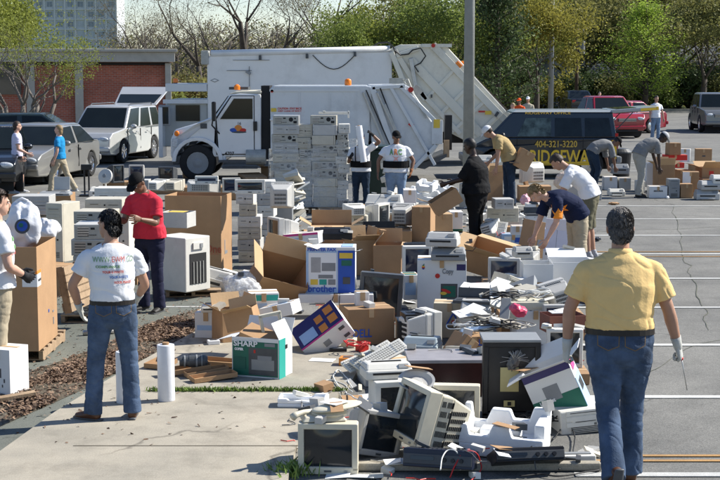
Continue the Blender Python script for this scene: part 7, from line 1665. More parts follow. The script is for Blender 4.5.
I(printer, 'printer', 'printer', 'black printer with a grey label lying in the brown carton before the wrapped columns', 315, 350, 228, 240, z0=.5, d=.3, w=.56, h=.16, col='black', tray=False)
I(carton, 'carton', 'carton', 'brown carton under the black printer', 312, 352, 246, 262, z0=0, d=.5, w=.66, h=.24)

# ================================================================== middle heap
Z = [
 # kind,name,cat,x0,x1,yt,yb,z0,d,rz,rx,ry,kw,label
 (printer, 'printer', 'printer', 366, 403, 195, 215, .35, .5, -6, 0, 0, dict(col='offwhite'), 'large off white printer behind the row of monitors near the ARC man'),
 (crt, 'crt_monitor', 'monitor', 361, 386, 204, 228, .25, .4, 62, 0, 0, dict(col='offwhite', stand=0, w=.42, h=.40), 'white monitor turned right below the large off white printer'),
 (crt, 'crt_monitor', 'monitor', 350, 373, 211, 232, .20, .4, 172, 0, 0, dict(col='beige', stand=0), 'grey beige monitor seen from behind right of the open brown carton'),
 (crt, 'crt_monitor', 'monitor', 345, 366, 205, 218, .45, .35, 200, 0, 0, dict(col='offwhite', stand=0), 'pale monitor on the heap near the legs of the roll man'),
 (crt, 'crt_monitor', 'monitor', 391, 413, 205, 229, .20, .42, 165, 0, 0, dict(col='lgrey', stand=.03), 'tall light grey monitor with its back to us left of the upright brown carton'),
 (carton, 'carton', 'carton', 403, 416, 190, 206, .30, .4, 0, 0, 0, dict(col='white_card'), 'white square carton behind the light grey monitor'),
 (carton, 'carton', 'carton', 344, 412, 229, 243, .0, .7, 0, 0, 0, dict(h=.20, w=1.1), 'wide low brown carton under the row of monitors'),
 (carton, 'carton', 'carton', 345, 412, 212, 226, .0, .7, 0, 0, 0, dict(h=.34, w=1.2), 'wide brown carton supporting the large off white printer'),
 (carton, 'upright_carton', 'carton', 414, 433, 207, 242, .0, .40, -14, 0, 0, dict(), 'upright brown carton left of the man in black'),
 (carton, 'carton', 'carton', 433, 451, 214, 236, .0, .36, 8, 0, 0, dict(col=M['card_in']), 'pale brown carton beside the knees of the man in black'),
 (carton, 'carton', 'carton', 449, 462, 212, 232, .0, .4, 0, 0, 0, dict(col='white_card', prints=(('f', 0, 1, 0, .15, M['green_p']),)), 'white carton with a green base strip behind the man in black'),
 (laptop, 'laptop', 'laptop', 366, 394, 225, 238, .28, .3, 6, 0, 0, dict(col='black', w=.50, h=.2), 'open black laptop below the turned white monitor'),
 (carton, 'carton', 'carton', 374, 402, 245, 278, .0, .42, -4, 0, 0, dict(open_=True, flaps=(None, 5, -40, 95)), 'brown carton with raised flaps left of the dark blue screen'),
 (carton, 'carton', 'carton', 348, 372, 240, 275, .0, .4, 20, 0, 0, dict(col=M['card_in'], open_=True, flaps=(60, 10, 80, 10)), 'curved pale brown carton right of the brother carton'),
 (crt, 'crt_monitor', 'monitor', 401, 430, 246, 278, .12, .42, 4, 0, 0, dict(col='offwhite', scr='screen_blue', stand=0), 'white monitor with a dark blue screen left of the stacked printers'),
 (keyboard, 'keyboard', 'keyboard', 409, 430, 240, 246, .52, .15, 8, 0, 0, dict(col='black', w=.42), 'black keyboard on top of the monitor with the dark blue screen'),
 (carton, 'carton', 'carton', 402, 417, 275, 300, .10, .3, 6, 0, 0, dict(col='white_card', prints=(('f', .1, .8, .2, .7, M['ltblue_p']), ('t', .1, .9, .1, .9, M['green_p']))), 'narrow white and pale blue carton right of the black television'),
 (tvset, 'television', 'television', 359, 402, 273, 320, .0, .45, -6, 0, 4, dict(col='dgrey'), 'black television with a large dusty screen in the middle of the heap'),
 (carton, 'carton', 'carton', 340, 393, 309, 345, .0, .42, 14, 0, 0, dict(texts=(('f', 'DELL', .30, .32, .12, M['blue_p'], .20),), w=.50, h=.38), 'large brown DELL carton in front of the black television'),
 (carton, 'carton', 'carton', 355, 368, 292, 306, .38, .15, 10, 0, 0, dict(col='white_card'), 'little white carton on the large brown DELL carton'),
 (crt, 'crt_monitor', 'monitor', 405, 432, 312, 345, .05, .36, 115, 0, 0, dict(col='offwhite', stand=0, w=.36, h=.33), 'off white monitor turned sideways behind the black devices'),
 (tower, 'computer_tower', 'computer tower', 397, 440, 322, 347, .0, .3, 4, 0, 0, dict(col='black', w=.46, h=.27), 'squat black computer lying behind the blue grey printer'),
 (audio, 'video_recorder', 'video recorder', 404, 422, 314, 322, .28, .25, 12, 0, 0, dict(w=.22, h=.08), 'small black box on the squat black computer'),
 (printer, 'printer', 'printer', 404, 440, 338, 358, .05, .3, -14, 0, 0, dict(col=mat('blue_grey_plastic', (.34, .40, .42), .4, .06), w=.36, h=.19, tray=False), 'blue grey rounded printer in front of the black devices'),
 (carton, 'carton', 'carton', 374, 410, 356, 380, .0, .32, 28, 0, 0, dict(col=M['beige'], w=.34, h=.17), 'beige metal case below the slanting white keyboards'),
 (desk, 'desktop_computer', 'computer', 362, 404, 367, 386, .0, .36, 12, 0, 0, dict(col='lgrey', w=.42, h=.12), 'grey desktop computer wedged behind the off white monitor'),
 (carton, 'carton', 'carton', 434, 466, 303, 338, .0, .30, -6, 0, 0, dict(col=mat('cream_card', (.55, .47, .33), .8, .08), prints=(('f', .4, .9, .3, .33, M['dgrey']),)), 'cream carton with a blue warning triangle'),
 (printer, 'printer', 'printer', 460, 491, 301, 322, .22, .4, -4, 0, 0, dict(col='lgrey', tray=False), 'flat grey laser printer right of the warning triangle carton'),
 (desk, 'desktop_computer', 'computer', 457, 491, 318, 334, .10, .4, 2, 0, 0, dict(col='beige'), 'beige computer under the flat grey laser printer'),
 (printer, 'printer', 'printer', 427, 459, 233, 247, .82, .30, -12, 0, 0, dict(col='lgrey', tray=False), 'grey rounded printer on top of the printer pile by the man in black'),
 (printer, 'printer', 'printer', 431, 466, 249, 261, .66, .34, -4, 0, 0, dict(col='mgrey', tray=False), 'darker grey printer underneath the rounded grey printer'),
 (tower, 'computer_tower', 'computer tower', 422, 436, 290, 312, .0, .3, 10, 0, 0, dict(col='mgrey'), 'grey tower right beside the computer carton with the rainbow fruit mark'),
 (laptop, 'laptop', 'laptop', 456, 492, 290, 304, .40, .3, -16, 0, 0, dict(col='dgrey', w=.4, h=.1), 'dark open laptop covered with papers above the warning triangle carton'),
 (carton, 'carton', 'carton', 446, 492, 300, 316, .0, .4, 0, 0, 0, dict(h=.24, w=.55, dz=0), 'brown carton hidden below the dark open laptop'),
 (carton, 'carton', 'carton', 462, 484, 337, 362, .0, .34, 0, 0, 0, dict(texts=(('f', 'DELL', .45, .78, .09, M['blue_p'], .17),)), 'smaller brown DELL carton behind the dark wooden console'),
 (carton, 'flattened_carton', 'carton', 440, 464, 338, 362, .10, .28, 24, 0, 38, dict(w=.16, h=.26), 'tilted brown cardboard piece left of the smaller DELL carton'),
 (crt, 'crt_monitor', 'monitor', 489, 521, 258, 284, .20, .42, -10, 0, 0, dict(col='lgrey', scr='screen_blue', stand=0), 'grey monitor with a blue black screen below the tilted carton'),
 (crt, 'crt_monitor', 'monitor', 505, 540, 252, 274, .30, .42, 175, 0, 0, dict(col='lgrey', stand=0), 'wide grey monitor seen from behind right of the blue black screen'),
 (printer, 'printer', 'printer', 513, 532, 247, 258, .64, .2, 6, 0, 0, dict(col='lgrey', tray=False), 'small grey device on top of the wide grey monitor'),
 (carton, 'carton', 'carton', 488, 545, 285, 298, .0, .6, 0, 0, 0, dict(h=.18, w=.85), 'wide carton base under the grey monitors'),
 (desk, 'desktop_computer', 'computer', 497, 522, 272, 290, .30, .36, 24, 0, 22, dict(col='beige', w=.34, h=.13), 'beige computer case lying tilted across the grey monitor'),
 (desk, 'desktop_computer', 'computer', 509, 536, 281, 294, .32, .30, -18, 24, -22, dict(col='mgrey', w=.36, h=.08), 'dark metal chassis tilted in front of the white open carton'),
 (carton, 'open_carton', 'carton', 521, 551, 264, 304, .10, .4, 0, 0, 0, dict(col='white_card', open_=True, prints=(('f', .1, .85, .1, .55, M['card']), ('f', .12, .5, .1, .3, M['dgrey']))), 'white framed open carton with a brown inside'),
 (tower, 'computer_tower', 'computer tower', 516, 541, 288, 309, .25, .3, 32, 0, -8, dict(col='beige', w=.24, h=.22), 'cube shaped beige case in front of the white open carton'),
 (carton, 'large_carton', 'carton', 549, 590, 262, 306, .0, .5, 0, 0, 0, dict(col='white_card', open_=True, flaps=(None, 70, None, 100)), 'large white carton behind the left shoulder of the man in yellow'),
 (crt, 'crt_monitor', 'monitor', 549, 570, 288, 312, .30, .32, 195, 0, 14, dict(col='lgrey', stand=0, w=.3, h=.3), 'grey monitor back tilted in front of the large white carton'),
 (carton, 'carton', 'carton', 573, 586, 272, 304, .10, .1, 14, 0, 12, dict(col=M['navy'], w=.16, h=.36), 'dark navy panel leaning beside the large white carton'),
 (crt, 'crt_monitor', 'monitor', 541, 572, 305, 320, .30, .3, 2, 0, 0, dict(col='lgrey', scr='screen_blue', stand=0), 'low grey monitor with a blue screen above the brown carton of papers'),
 (desk, 'desktop_computer', 'computer', 507, 545, 302, 320, .26, .36, 4, 0, 0, dict(col='cream'), 'long cream computer case behind the red crumpled bag'),
 (carton, 'carton', 'carton', 500, 580, 322, 340, .0, .6, 0, 0, 0, dict(h=.25, w=.9), 'wide brown carton under the cream case and blue screen monitor'),
 (carton, 'open_carton', 'carton', 545, 580, 318, 334, .38, .3, 12, 0, 0, dict(col=mat('red_brown_card', (.20, .075, .05), .8, .1), open_=True, w=.36, h=.17, prints=(('f', .1, .4, .3, .6, M['white_p']),)), 'reddish brown open carton full of papers beside the man in yellow'),
 (carton, 'carton', 'carton', 515, 546, 318, 345, .0, .4, 8, 0, 0, dict(col='white_card', w=.4, h=.36), 'white panel case under the reddish brown carton'),
 (crt, 'crt_monitor', 'monitor', 545, 581, 329, 368, .10, .4, -4, 0, 0, dict(col='offwhite', stand=0), 'off white monitor with a dark screen right of the black television cabinet'),
 (carton, 'carton', 'carton', 540, 585, 370, 385, .0, .4, 0, 0, 0, dict(h=.10, w=.45), 'flat carton under the off white monitor by the man in yellow'),
 (carton, 'long_carton', 'carton', 466, 516, 246, 272, .10, .42, -22, 22, 14, dict(open_=True, flaps=(40, 110, 90, 60), w=.66, h=.34), 'long brown open carton tipped over at the feet of the man in black'),
 (carton, 'carton', 'carton', 521, 545, 219, 258, .15, .34, 22, 0, 12, dict(open_=True, prints=(('f', .3, .75, .3, .5, M['grey_p']),), w=.36, h=.52), 'tall brown carton leaning beside the blond boy'),
 (carton, 'carton', 'carton', 543, 566, 226, 262, .18, .34, -8, 0, 4, dict(col=mat('lilac_white_card', (.60, .62, .74), .6, .04), open_=True, flaps=(20, None, None, None), w=.34, h=.45, prints=(('f', 0, 1, 0, .32, M['white_p']), ('f', .55, .85, .1, .2, M['red_p']), ('f', .5, .51, .32, 1, M['grey_p']), ('f', .1, .2, .2, .28, M['dgrey']))), 'tall white carton gripped by the blond boy'),
 (desk, 'desktop_computer', 'computer', 487, 518, 208, 222, .45, .4, -4, 0, 0, dict(col='beige'), 'beige computer in the pile behind the man in black'),
 (desk, 'desktop_computer', 'computer', 493, 512, 199, 209, .70, .3, 6, 0, 0, dict(col='lgrey'), 'pale grey device on top of the pile behind the man in black'),
 (tower, 'computer_tower', 'computer tower', 499, 520, 216, 236, .1, .35, 12, 0, 0, dict(col='lgrey', w=.32, h=.32), 'light grey computer in front of the pile behind the man in black'),
 (carton, 'carton', 'carton', 484, 522, 224, 244, .0, .5, 0, 0, 0, dict(h=.28, w=.6), 'brown carton at the bottom of the pile behind the man in black'),
 (keyboard, 'keyboard', 'keyboard', 494, 508, 214, 236, .30, .15, 70, 0, -50, dict(col='offwhite', w=.45), 'white keyboard standing on edge against the light grey computer'),
 (crt, 'crt_monitor', 'monitor', 484, 500, 222, 238, .25, .3, 150, 0, 18, dict(col='offwhite', stand=0, w=.28, h=.26), 'small white monitor tilted back at the foot of the pile'),
 (carton, 'carton', 'carton', 511, 523, 226, 235, .35, .2, 0, 0, 0, dict(col='white_card'), 'tiny white carton above the pale blue printed carton'),
 (carton, 'carton', 'carton', 501, 524, 234, 246, .15, .26, 0, 0, 0, dict(col=M['ltblue_p'], prints=(('f', .1, .4, .3, .8, M['white_p']), ('f', .55, .9, .3, .7, M['blue_p']))), 'pale blue printed carton beside the leaning tall brown carton'),
 (laptop, 'laptop', 'laptop', 526, 545, 207, 216, .40, .25, 6, 0, 0, dict(col='dgrey', w=.36, h=.1), 'dark laptop in front of the blond boy'),
 (carton, 'carton', 'carton', 526, 546, 200, 226, .0, .4, 0, 0, 0, dict(col='white_card', h=.4), 'white carton under the dark laptop in front of the boy'),
 (crt, 'crt_monitor', 'monitor', 522, 545, 163, 184, .35, .4, 205, 0, 0, dict(col='offwhite', stand=0), 'white tapered monitor behind the man in tan'),
 (carton, 'carton', 'carton', 518, 550, 184, 202, .0, .5, 0, 0, 0, dict(h=.34), 'brown carton under the white tapered monitor behind the man in tan'),
 (carton, 'carton', 'carton', 484, 500, 172, 200, .0, .4, 18, 0, 0, dict(col='card', open_=True, flaps=(30, 20, 70, 70)), 'brown open carton left of the legs of the man in tan'),
 (printer, 'printer', 'printer', 477, 492, 155, 168, .3, .4, 0, 0, 0, dict(col='offwhite', tray=False), 'white device in front of the van bonnet'),
]
for (kd, nm, ct, x0, x1, yt, yb, z0, d, rz, rx, ry, kw, lab_) in Z:
    I(kd, nm, ct, lab_, x0, x1, yt, yb, z0=z0, d=d, rz=rz, rx=rx, ry=ry, **kw)
# rainbow fruit computer carton
t = I(carton, 'computer_carton', 'carton', 'tall white computer carton with a rainbow apple mark and a picture of a green screen', 417, 466, 260, 316, z0=0, d=.46, rz=-3, col='white_card', h=.655,
      prints=(('f', .48, .98-.16, .30, .58, M['dgrey']), ('f', .52, .78, .34, .54, M['green_p']), ('f', .80, .98, .82, .93, M['purple_p']), ('f', .35, .5, .05, .2, M['grey_p'])), texts=(('f', 'Copy', .62, .80, .08, M['grey_p'], .13),), tape=True)
b = MB(); ax_, az_ = -.57/2+.07, .655*.87
for k, cc in enumerate(('green_p', 'yellow_p', 'orange_p', 'red_p', 'purple_p', 'blue_p')):
    ww = (.020, .030, .034, .034, .030, .020)[k]; b.box((ax_, -.234, az_+.025-.009*k), (ww, .004, .009), m=k)
b.box((ax_+.006, -.234, az_+.036), (.008, .004, .012), rot=(0, 30, 0), m=0); b.build('apple_mark', [M[q] for q in ('green_p', 'yellow_p', 'orange_p', 'red_p', 'purple_p', 'blue_p')], t)
b = MB(); b.lathe([(.028, 0), (.028, .003)], 20, (-.05, -.234, .655*.72), rot=(90, 0, 0)); b.build('red_sticker', M['red_p'], t)
b = MB(); b.ell((.05, -.238, .655*.45), (.06, .004, .02), 14, 6, rot=(0, 20, 0)); b.ell((.02, -.239, .655*.41), (.04, .004, .02), 14, 6, m=1); b.build('screen_picture', [M['red_p'], M['yellow_p']], t)
# warning triangle on the cream carton
for o in list(C.objects):
    if o.get('label') == 'cream carton with a blue warning triangle':
        b = MB()
        for k in range(3):
            a0, a1 = R(90+120*k), R(210+120*k); b.tube([(.04+.08*math.cos(a0), -.175, .19+.08*math.sin(a0)), (.04+.08*math.cos(a1), -.175, .19+.08*math.sin(a1))], .008, 6)
        b.lathe([(.018, 0), (.018, .004)], 12, (.04, -.173, .18), m=1, rot=(90, 0, 0)); b.build('warning_triangle', [M['blue_p'], M['red_p']], o)
# slanting keyboards
for k, (px, py, z, rz, ry, lab_) in enumerate([(366, 360, .16, 30, -16, 'lowest of the slanting white keyboards left of the blue grey printer'), (374, 357, .20, 34, -20, 'middle slanting white keyboard left of the blue grey printer'), (384, 356, .24, 26, -22, 'uppermost slanting white keyboard left of the blue grey printer')]):
    t = empty('keyboard', tuple(gp(px, py, z)), rz, lab_, 'keyboard', 'slanting white keyboards', 20, ry); kit('kb', t, lambda r_: keyboard(r_, .46, .17, 'offwhite'))
# carried boxes
t = empty('carried_carton', (0, 0, 0), 0, 'open brown carton carried by the man in black', 'carton'); q = gp(447, 252, 0); t.location = (yp(449, 205, BM.location.y).x+.0, BM.location.y-.12, yp(447, 207, BM.location.y).z); setrot(t, 6, 0, -32)
carton(t, .46, .24, .36, 'card', True, (None, None, 40, None), ())
t = empty('carried_carton', (0, 0, 0), 0, 'brown carton tucked under the arm of the man in tan', 'carton'); yy = TM.location.y-.18; t.location = (yp(519, 160, yy).x, yy, yp(519, 168, yy).z); setrot(t, 6, 0, 28)
carton(t, .32, .40, .28, 'card', False, None, ())
# foam heap near the ARC man
for k, (x0, x1, yt, yb, z0, rz, lab_) in enumerate([(414, 440, 187, 203, .0, 10, 'large white foam tray on the asphalt right of the ARC man'), (418, 436, 178, 190, .28, -20, 'white foam tray resting on the large one beside the ARC man'), (436, 454, 180, 200, .0, 30, 'white foam corner piece behind the carried carton'), (398, 416, 184, 196, .1, 0, 'white foam block beside the leg of the ARC man')]):
    s = SC(yb, z0); t = empty('foam_packing', (gp((x0+x1)/2, yb, z0)+Vector((0, .2, 0))), rz, lab_, 'foam packing', None, 8, 6); foamtray(t, (x1-x0)/s, (yb-yt)/s*.7, .4)
t = empty('foam_packing', (gp(303, 408, SLz)+Vector((0, .1, 0))), -3, 'flat white foam tray lying on the pavement', 'foam packing'); foamtray(t, .42, .085, .2, .035)
t = empty('foam_strip', (gp(318, 411, SLz)+Vector((0, .0, 0))), 4, 'thin white foam strip in front of the foam tray', 'foam strip'); plainpart(t, 'strip', lambda b: b.box((0, 0, .018), (.26, .08, .035)), M['foam'], .006)
# rolls on the pavement
for px, yt, yb, lab_ in ((165.5, 345, 402, 'roll of white wrap standing on the pavement right of the man in jeans'), (124, 352, 404, 'roll of white wrap standing between the legs of the man in jeans')):
    p = gp(px, yb, SLz); s = SC(yb, SLz); t = empty('wrap_roll', (p.x, p.y+.06, SLz), 0, lab_, 'roll', 'rolls of wrap standing on the pavement'); hh = (yb-yt)/s
    plainpart(t, 'film', lambda b: b.lathe([(.03, 0), (.072, .0), (.074, .01), (.073, hh*.5), (.075, hh-.01), (.072, hh), (.03, hh)], 26), mat('white_film_roll', (.72, .73, .75), .3, .05, 12, .2, 30), .002, True); plainpart(t, 'core', lambda b: b.cyl((0, 0, hh-.01), (0, 0, hh+.02), .03, 16), M['card'])
# flattened cartons on slab
for k, (px, py, w_, d_, rz, rx, ry, m_, lab_) in enumerate([(213, 381, .42, .14, 28, 4, -3, 'card', 'flattened brown carton strip nearest us on the pavement'), (206, 377, .40, .12, 24, 0, -5, 'card', 'long folded brown carton strip in the middle of the flattened ones'), (184, 376, .46, .14, 18, 6, -6, 'card', 'tilted brown carton tray under the black projector'), (160, 368, .22, .26, -20, 4, 0, 'card', 'small flattened brown carton left of the black projector'), (222, 368, .30, .18, 12, 5, 6, 'card', 'short flattened brown carton left of the SHARP carton')]):
    t = empty('flattened_carton', (gp(px, py, SLz+.005)+Vector((0, .06, .012+.01*(k % 3)))), rz, lab_, 'carton', None, rx, ry); boxbody(t, w_, .045, d_, m_, open_=True, t=.005)
t = empty('projector', (gp(193, 372, SLz+.04)+Vector((0, .06, .04))), 8, 'black cylindrical device lying on the flattened cartons', 'projector')
plainpart(t, 'barrel', lambda b: b.tube([(-.13, 0, .05), (-.05, 0, .05), (-.04, 0, .05), (.10, 0, .05), (.13, 0, .05)], [.045, .05, .055, .055, .04], 18), M['dgrey'], .003); plainpart(t, 'ring', lambda b: (b.cyl((-.09, 0, .05), (-.075, 0, .05), .056, 18), b.cyl((.02, 0, .05), (.035, 0, .05), .060, 18), b.cyl((.07, 0, .05), (.08, 0, .05), .058, 18)), M['mgrey'], .002)
# things on the slab right
for k, (px, py, w_, d_, h_, rz, m_, nm, lab_) in enumerate([(322, 362, .24, .16, .004, -12, 'paper', 'paper_sheet', 'white paper sheet lying on the pavement right of the SHARP carton'), (348, 366, .16, .14, .07, -8, 'orange_p', 'small_box', 'small orange topped box on the pavement'), (338, 352, .17, .09, .03, 6, 'black', 'cassette', 'flat black plastic piece on the pavement'), (349, 348, .14, .12, .09, -14, 'cream', 'small_box', 'small cream box beside the tilted printed carton'), (362, 352, .10, .1, .06, 30, 'red_p', 'small_box', 'small red packet near the slanting keyboards'), (213, 345, .12, .1, .04, 15, 'foam', 'foam_scrap', 'small foam scrap left of the SHARP carton')]):
    t = empty(nm, (gp(px, py, SLz)+Vector((0, d_/2, .002))), rz, lab_, nm.replace('_', ' ')); plainpart(t, 'body', lambda b: b.box((0, 0, h_/2), (w_, d_, h_)), M[m_], .003)
    if h_ > .02: plainpart(t, 'detail', lambda b: b.box((0, 0, h_+.001), (w_*.6, d_*.5, .004)), M['dgrey'] if m_ != 'black' else M['mgrey'], 0)
t = empty('carton', (gp(2, 398)+Vector((0, .2, 0))), -20, 'white carton with black marks at the lower left edge', 'carton', None); carton(t, .26, .42, .3, 'white_card', False, None, (('f', .6, .66, .4, .6, M['dgrey']), ('f', .75, .8, .3, .38, M['dgrey']), ('f', .68, .72, .2, .26, M['dgrey'])))
t = empty('wood_plank', (gp(12, 404)+Vector((0, .02, .04))), 24, 'short wooden plank beside the white carton at the left edge', 'plank', None, 0, -5); plainpart(t, 'board', lambda b: b.box((0, 0, .02), (.4, .09, .03)), M['wood'])

# ================================================================== right cluster by the bays
RC = [
 (carton, 'carton', 667, 679, 143, 155, .85, .3, 8, dict(), 'topmost small brown carton above the red boxes'),
 (carton, 'carton', 680, 690, 149, 162, .55, .3, -14, dict(col='white_card'), 'white wrapped carton right of the topmost small carton'),
 (carton, 'red_box', 663, 686, 155, 162, .68, .35, -3, dict(col='red_p', prints=(('f', 0, 1, 0, .25, M['white_p']),)), 'long red and white box on the right cluster'),
 (carton, 'red_box', 671, 683, 163, 168, .55, .3, 0, dict(col='red_p'), 'short red box beneath the long red and white box'),
 (carton, 'carton', 695, 711, 149, 163, .45, .35, -8, dict(prints=(('f', .4, .6, .45, .55, M['dgrey']),)), 'square brown carton standing alone at the top right of the cluster'),
 (carton, 'carton', 690, 716, 165, 176, .20, .5, 0, dict(), 'brown carton under the square carton at the top right of the cluster'),
 (carton, 'carton', 655, 672, 165, 188, .12, .35, 12, dict(open_=True, flaps=(20, 10, 60, 60)), 'tall open brown carton by the hands of the stooping man'),
 (carton, 'carton', 671, 688, 170, 182, .20, .4, 0, dict(), 'brown carton below the short red box'),
 (carton, 'carton', 664, 692, 180, 190, .0, .7, 0, dict(h=.22), 'wide brown carton at the bottom middle of the right cluster'),
 (carton, 'carton', 682, 698, 172, 196, .0, .34, -10, dict(prints=(('f', 0, .5, .3, 1, M['white_p']),)), 'brown carton half covered with white behind the small brown carton'),
 (carton, 'carton', 698, 722, 168, 178, .3, .5, 6, dict(open_=True, flaps=(50, 60, 70, 70), prints=(('f', .3, .5, .3, .7, M['red_p']),)), 'open brown carton with a red mark at the right edge'),
 (carton, 'carton', 700, 724, 178, 192, .0, .5, 0, dict(h=.3), 'brown carton under the open one at the right edge'),
 (carton, 'archive_box', 648, 666, 187, 198, .0, .32, -2, dict(col='white_card', h=.26, texts=(('f', 'RECORDS', .5, .6, .05, M['dgrey'], .2),)), 'white lettered archive box at the feet of the stooping man'),
 (tower, 'computer_tower', 667, 678, 179, 198, .0, .3, 0, dict(col='mgrey'), 'dark grey tower computer between the archive box and a small brown carton'),
 (carton, 'carton', 679, 691, 184, 198, .0, .3, 2, dict(), 'small brown carton right of the dark grey tower'),
 (printer, 'printer', 695, 718, 190, 200, .0, .4, -2, dict(col='lgrey'), 'light grey printer lowest at the right end of the cluster'),
 (printer, 'printer', 699, 719, 181, 190, .22, .4, 2, dict(col='lgrey', tray=False), 'light grey printer resting on the lowest printer of the cluster'),
 (printer, 'printer', 711, 726, 175, 184, .35, .4, 0, dict(col='offwhite', tray=False), 'white printer cut by the right edge above the grey printers'),
 (printer, 'printer', 608, 624, 189, 196, .0, .35, 0, dict(col='offwhite'), 'white printer on the asphalt left of the stooping man'),
 (carton, 'carton', 603, 616, 177, 190, .0, .35, 0, dict(col='white_card'), 'white carton beside the stooping man in the dark cap'),
 (carton, 'carton', 617, 629, 178, 190, .0, .35, 6, dict(col='lgrey'), 'pale grey case right of the white carton by the dark capped man'),
 (carton, 'carton', 560, 600, 183, 200, .0, .5, 0, dict(col=M['lgrey'], h=.32), 'long pale case on the asphalt before the lettered van'),
 (printer, 'printer', 611, 628, 164, 174, .2, .4, 0, dict(col='mgrey', tray=False), 'grey machine behind the stooping men near the van bumper'),
 (tower, 'computer_tower', 636, 643, 181, 192, .0, .3, 6, dict(col='offwhite'), 'small white tower between the boots of the stooping man'),
 (carton, 'carton', 643, 655, 163, 187, .1, .3, 14, dict(col='white_card', open_=True), 'white sheet like carton held by the stooping man in the grey cap'),
]
for (kd, nm, x0, x1, yt, yb, z0, d, rz, kw, lab_) in RC: I(kd, nm, {'red_box': 'box', 'computer_tower': 'computer tower'}.get(nm, nm.replace('_', ' ')), lab_, x0, x1, yt, yb, z0=z0, d=d, rz=rz, **kw)
t = empty('rubbish_bin', tuple(gp(621, 176, 0)), 0, 'black round rubbish bin right of the stooping man in the dark cap', 'bin')
plainpart(t, 'drum', lambda b: b.lathe([(.22, 0), (.27, .6), (.27, .62)], 22), M['black']); plainpart(t, 'lid', lambda b: b.lathe([(.29, .62), (.29, .66), (.2, .74), (.05, .76)], 22), M['dgrey'])
t = empty('wheeled_bin', tuple(gp(378, 203, 0)), 0, 'dark green wheeled bin standing between the two men in white', 'bin'); t.location.y += .35
plainpart(t, 'body', lambda b: b.box((0, 0, .60), (.56, .6, 1.1), tx=1.12, ty=1.15), mat('dark_green_plastic', (.012, .03, .022), .5), .03); plainpart(t, 'lid', lambda b: b.box((0, .0, 1.19), (.70, .78, .07)), mat('dark_green_plastic', (.012, .03, .022)), .02); plainpart(t, 'wheel', lambda b: b.cyl((-.3, .28, .1), (.3, .28, .1), .1, 18), M['rubber'])
t = empty('scrap_column', (gp(389, 208)+Vector((0, .1, 0))), 0, 'column of white scrap parts between the green bin and the ARC man', 'scrap pile'); 
rn = random.Random(12)
for k in range(9): plainpart(t, 'scrap_part', lambda b: b.box((rn.uniform(-.05, .05), 0, .1+k*.13), (rn.uniform(.2, .32), .3, .12), rot=(rn.uniform(-9, 9), rn.uniform(-14, 14), rn.uniform(-20, 20))), [M['offwhite'], M['lgrey']][k % 2], .01)
# litter on the bays
for k, (px, py, w_, m_, lab_) in enumerate([(614, 205, .30, 'card', 'crushed brown card on the bay line left of the man in yellow'), (668, 199, .10, 'foam', 'white cup lying before the archive box'), (598, 241, .22, 'black', 'dark scrap wire on the asphalt left of the grey haired man'), (586, 420, .12, 'black', 'black plug adapter by the shoe of the man in yellow')]):
    t = empty('litter', (gp(px, py)+Vector((0, .03, .003))), k*35, lab_, 'litter'); plainpart(t, 'piece', lambda b: b.ell((0, 0, .03), (w_/2, w_/3, .035), 12, 8, fn=lambda v: .8+noise.noise(v*3+Vector((k, 0, 0)))*.5), M[m_], 0)
# cables
def PX(*q): return [gp(a, b_, c) for a, b_, c in q]
cable(PX((352, 388, .05), (345, 376, .05), (338, 370, .05), (334, 380, .06), (345, 392, .05), (362, 402, .05)), .006, M['wire_w'], 'white cable looping on the pavement left of the off white monitor')
cable(PX((318, 388, .05), (328, 380, .05), (342, 384, .05), (352, 392, .05)), .005, M['wire_w'], 'short white cable with a plug near the pavement joint')
cable(PX((300, 450, .02), (288, 440, .02), (283, 448, .02), (290, 458, .02), (299, 462, .02)), .006, M['wire_w'], 'white lead curling out of the corner cream monitor')
cable(PX((450, 478, .01), (460, 455, .16), (474, 452, .17), (482, 468, .05), (470, 482, .01)), .005, M['wire_r'], 'red lead looping over the navy video recorder')
cable(PX((440, 470, .1), (446, 452, .18), (456, 452, .18), (460, 470, .05)), .005, M['wire_w'], 'white lead looping over the navy video recorder')
cable(PX((552, 440, .02), (566, 425, .04), (574, 433, .03), (572, 455, .02), (560, 470, .02)), .006, M['wire_b'], 'black power lead curving right of the foam block')
cable(PX((520, 476, .02), (540, 474, .02), (560, 476, .02), (600, 470, .02)), .006, M['wire_b'], 'black lead lying along the kerb at the bottom')
for k, (px, py, z0, R_, tn, m_, lab_) in enumerate([(478, 322, .34, .13, 4, 'wire', 'tangle of grey cables on the beige computer'), (495, 330, .30, .16, 5, 'wire_b', 'tangle of black cables above the black television cabinet'), (520, 300, .44, .13, 4, 'wire', 'tangle of pale cables on the long cream case'), (535, 298, .46, .12, 4, 'wire_w', 'tangle of white cables below the white framed carton'), (500, 300, .5, .13, 4, 'wire_b', 'tangle of dark cables behind the flat laser printer'), (466, 330, .30, .12, 4, 'wire_w', 'white cables and papers left of the tangle of black cables'), (540, 425, .05, .12, 4, 'wire_b', 'black cables on the ground behind the foam block'), (356, 348, .1, .1, 3, 'wire_r', 'small red wires near the large DELL carton'), (510, 330, .26, .16, 4, 'wire', 'loose grey cords behind the black television top')]):
    coil(px, py, z0, R_, tn, .006, M[m_], lab_, None, k)
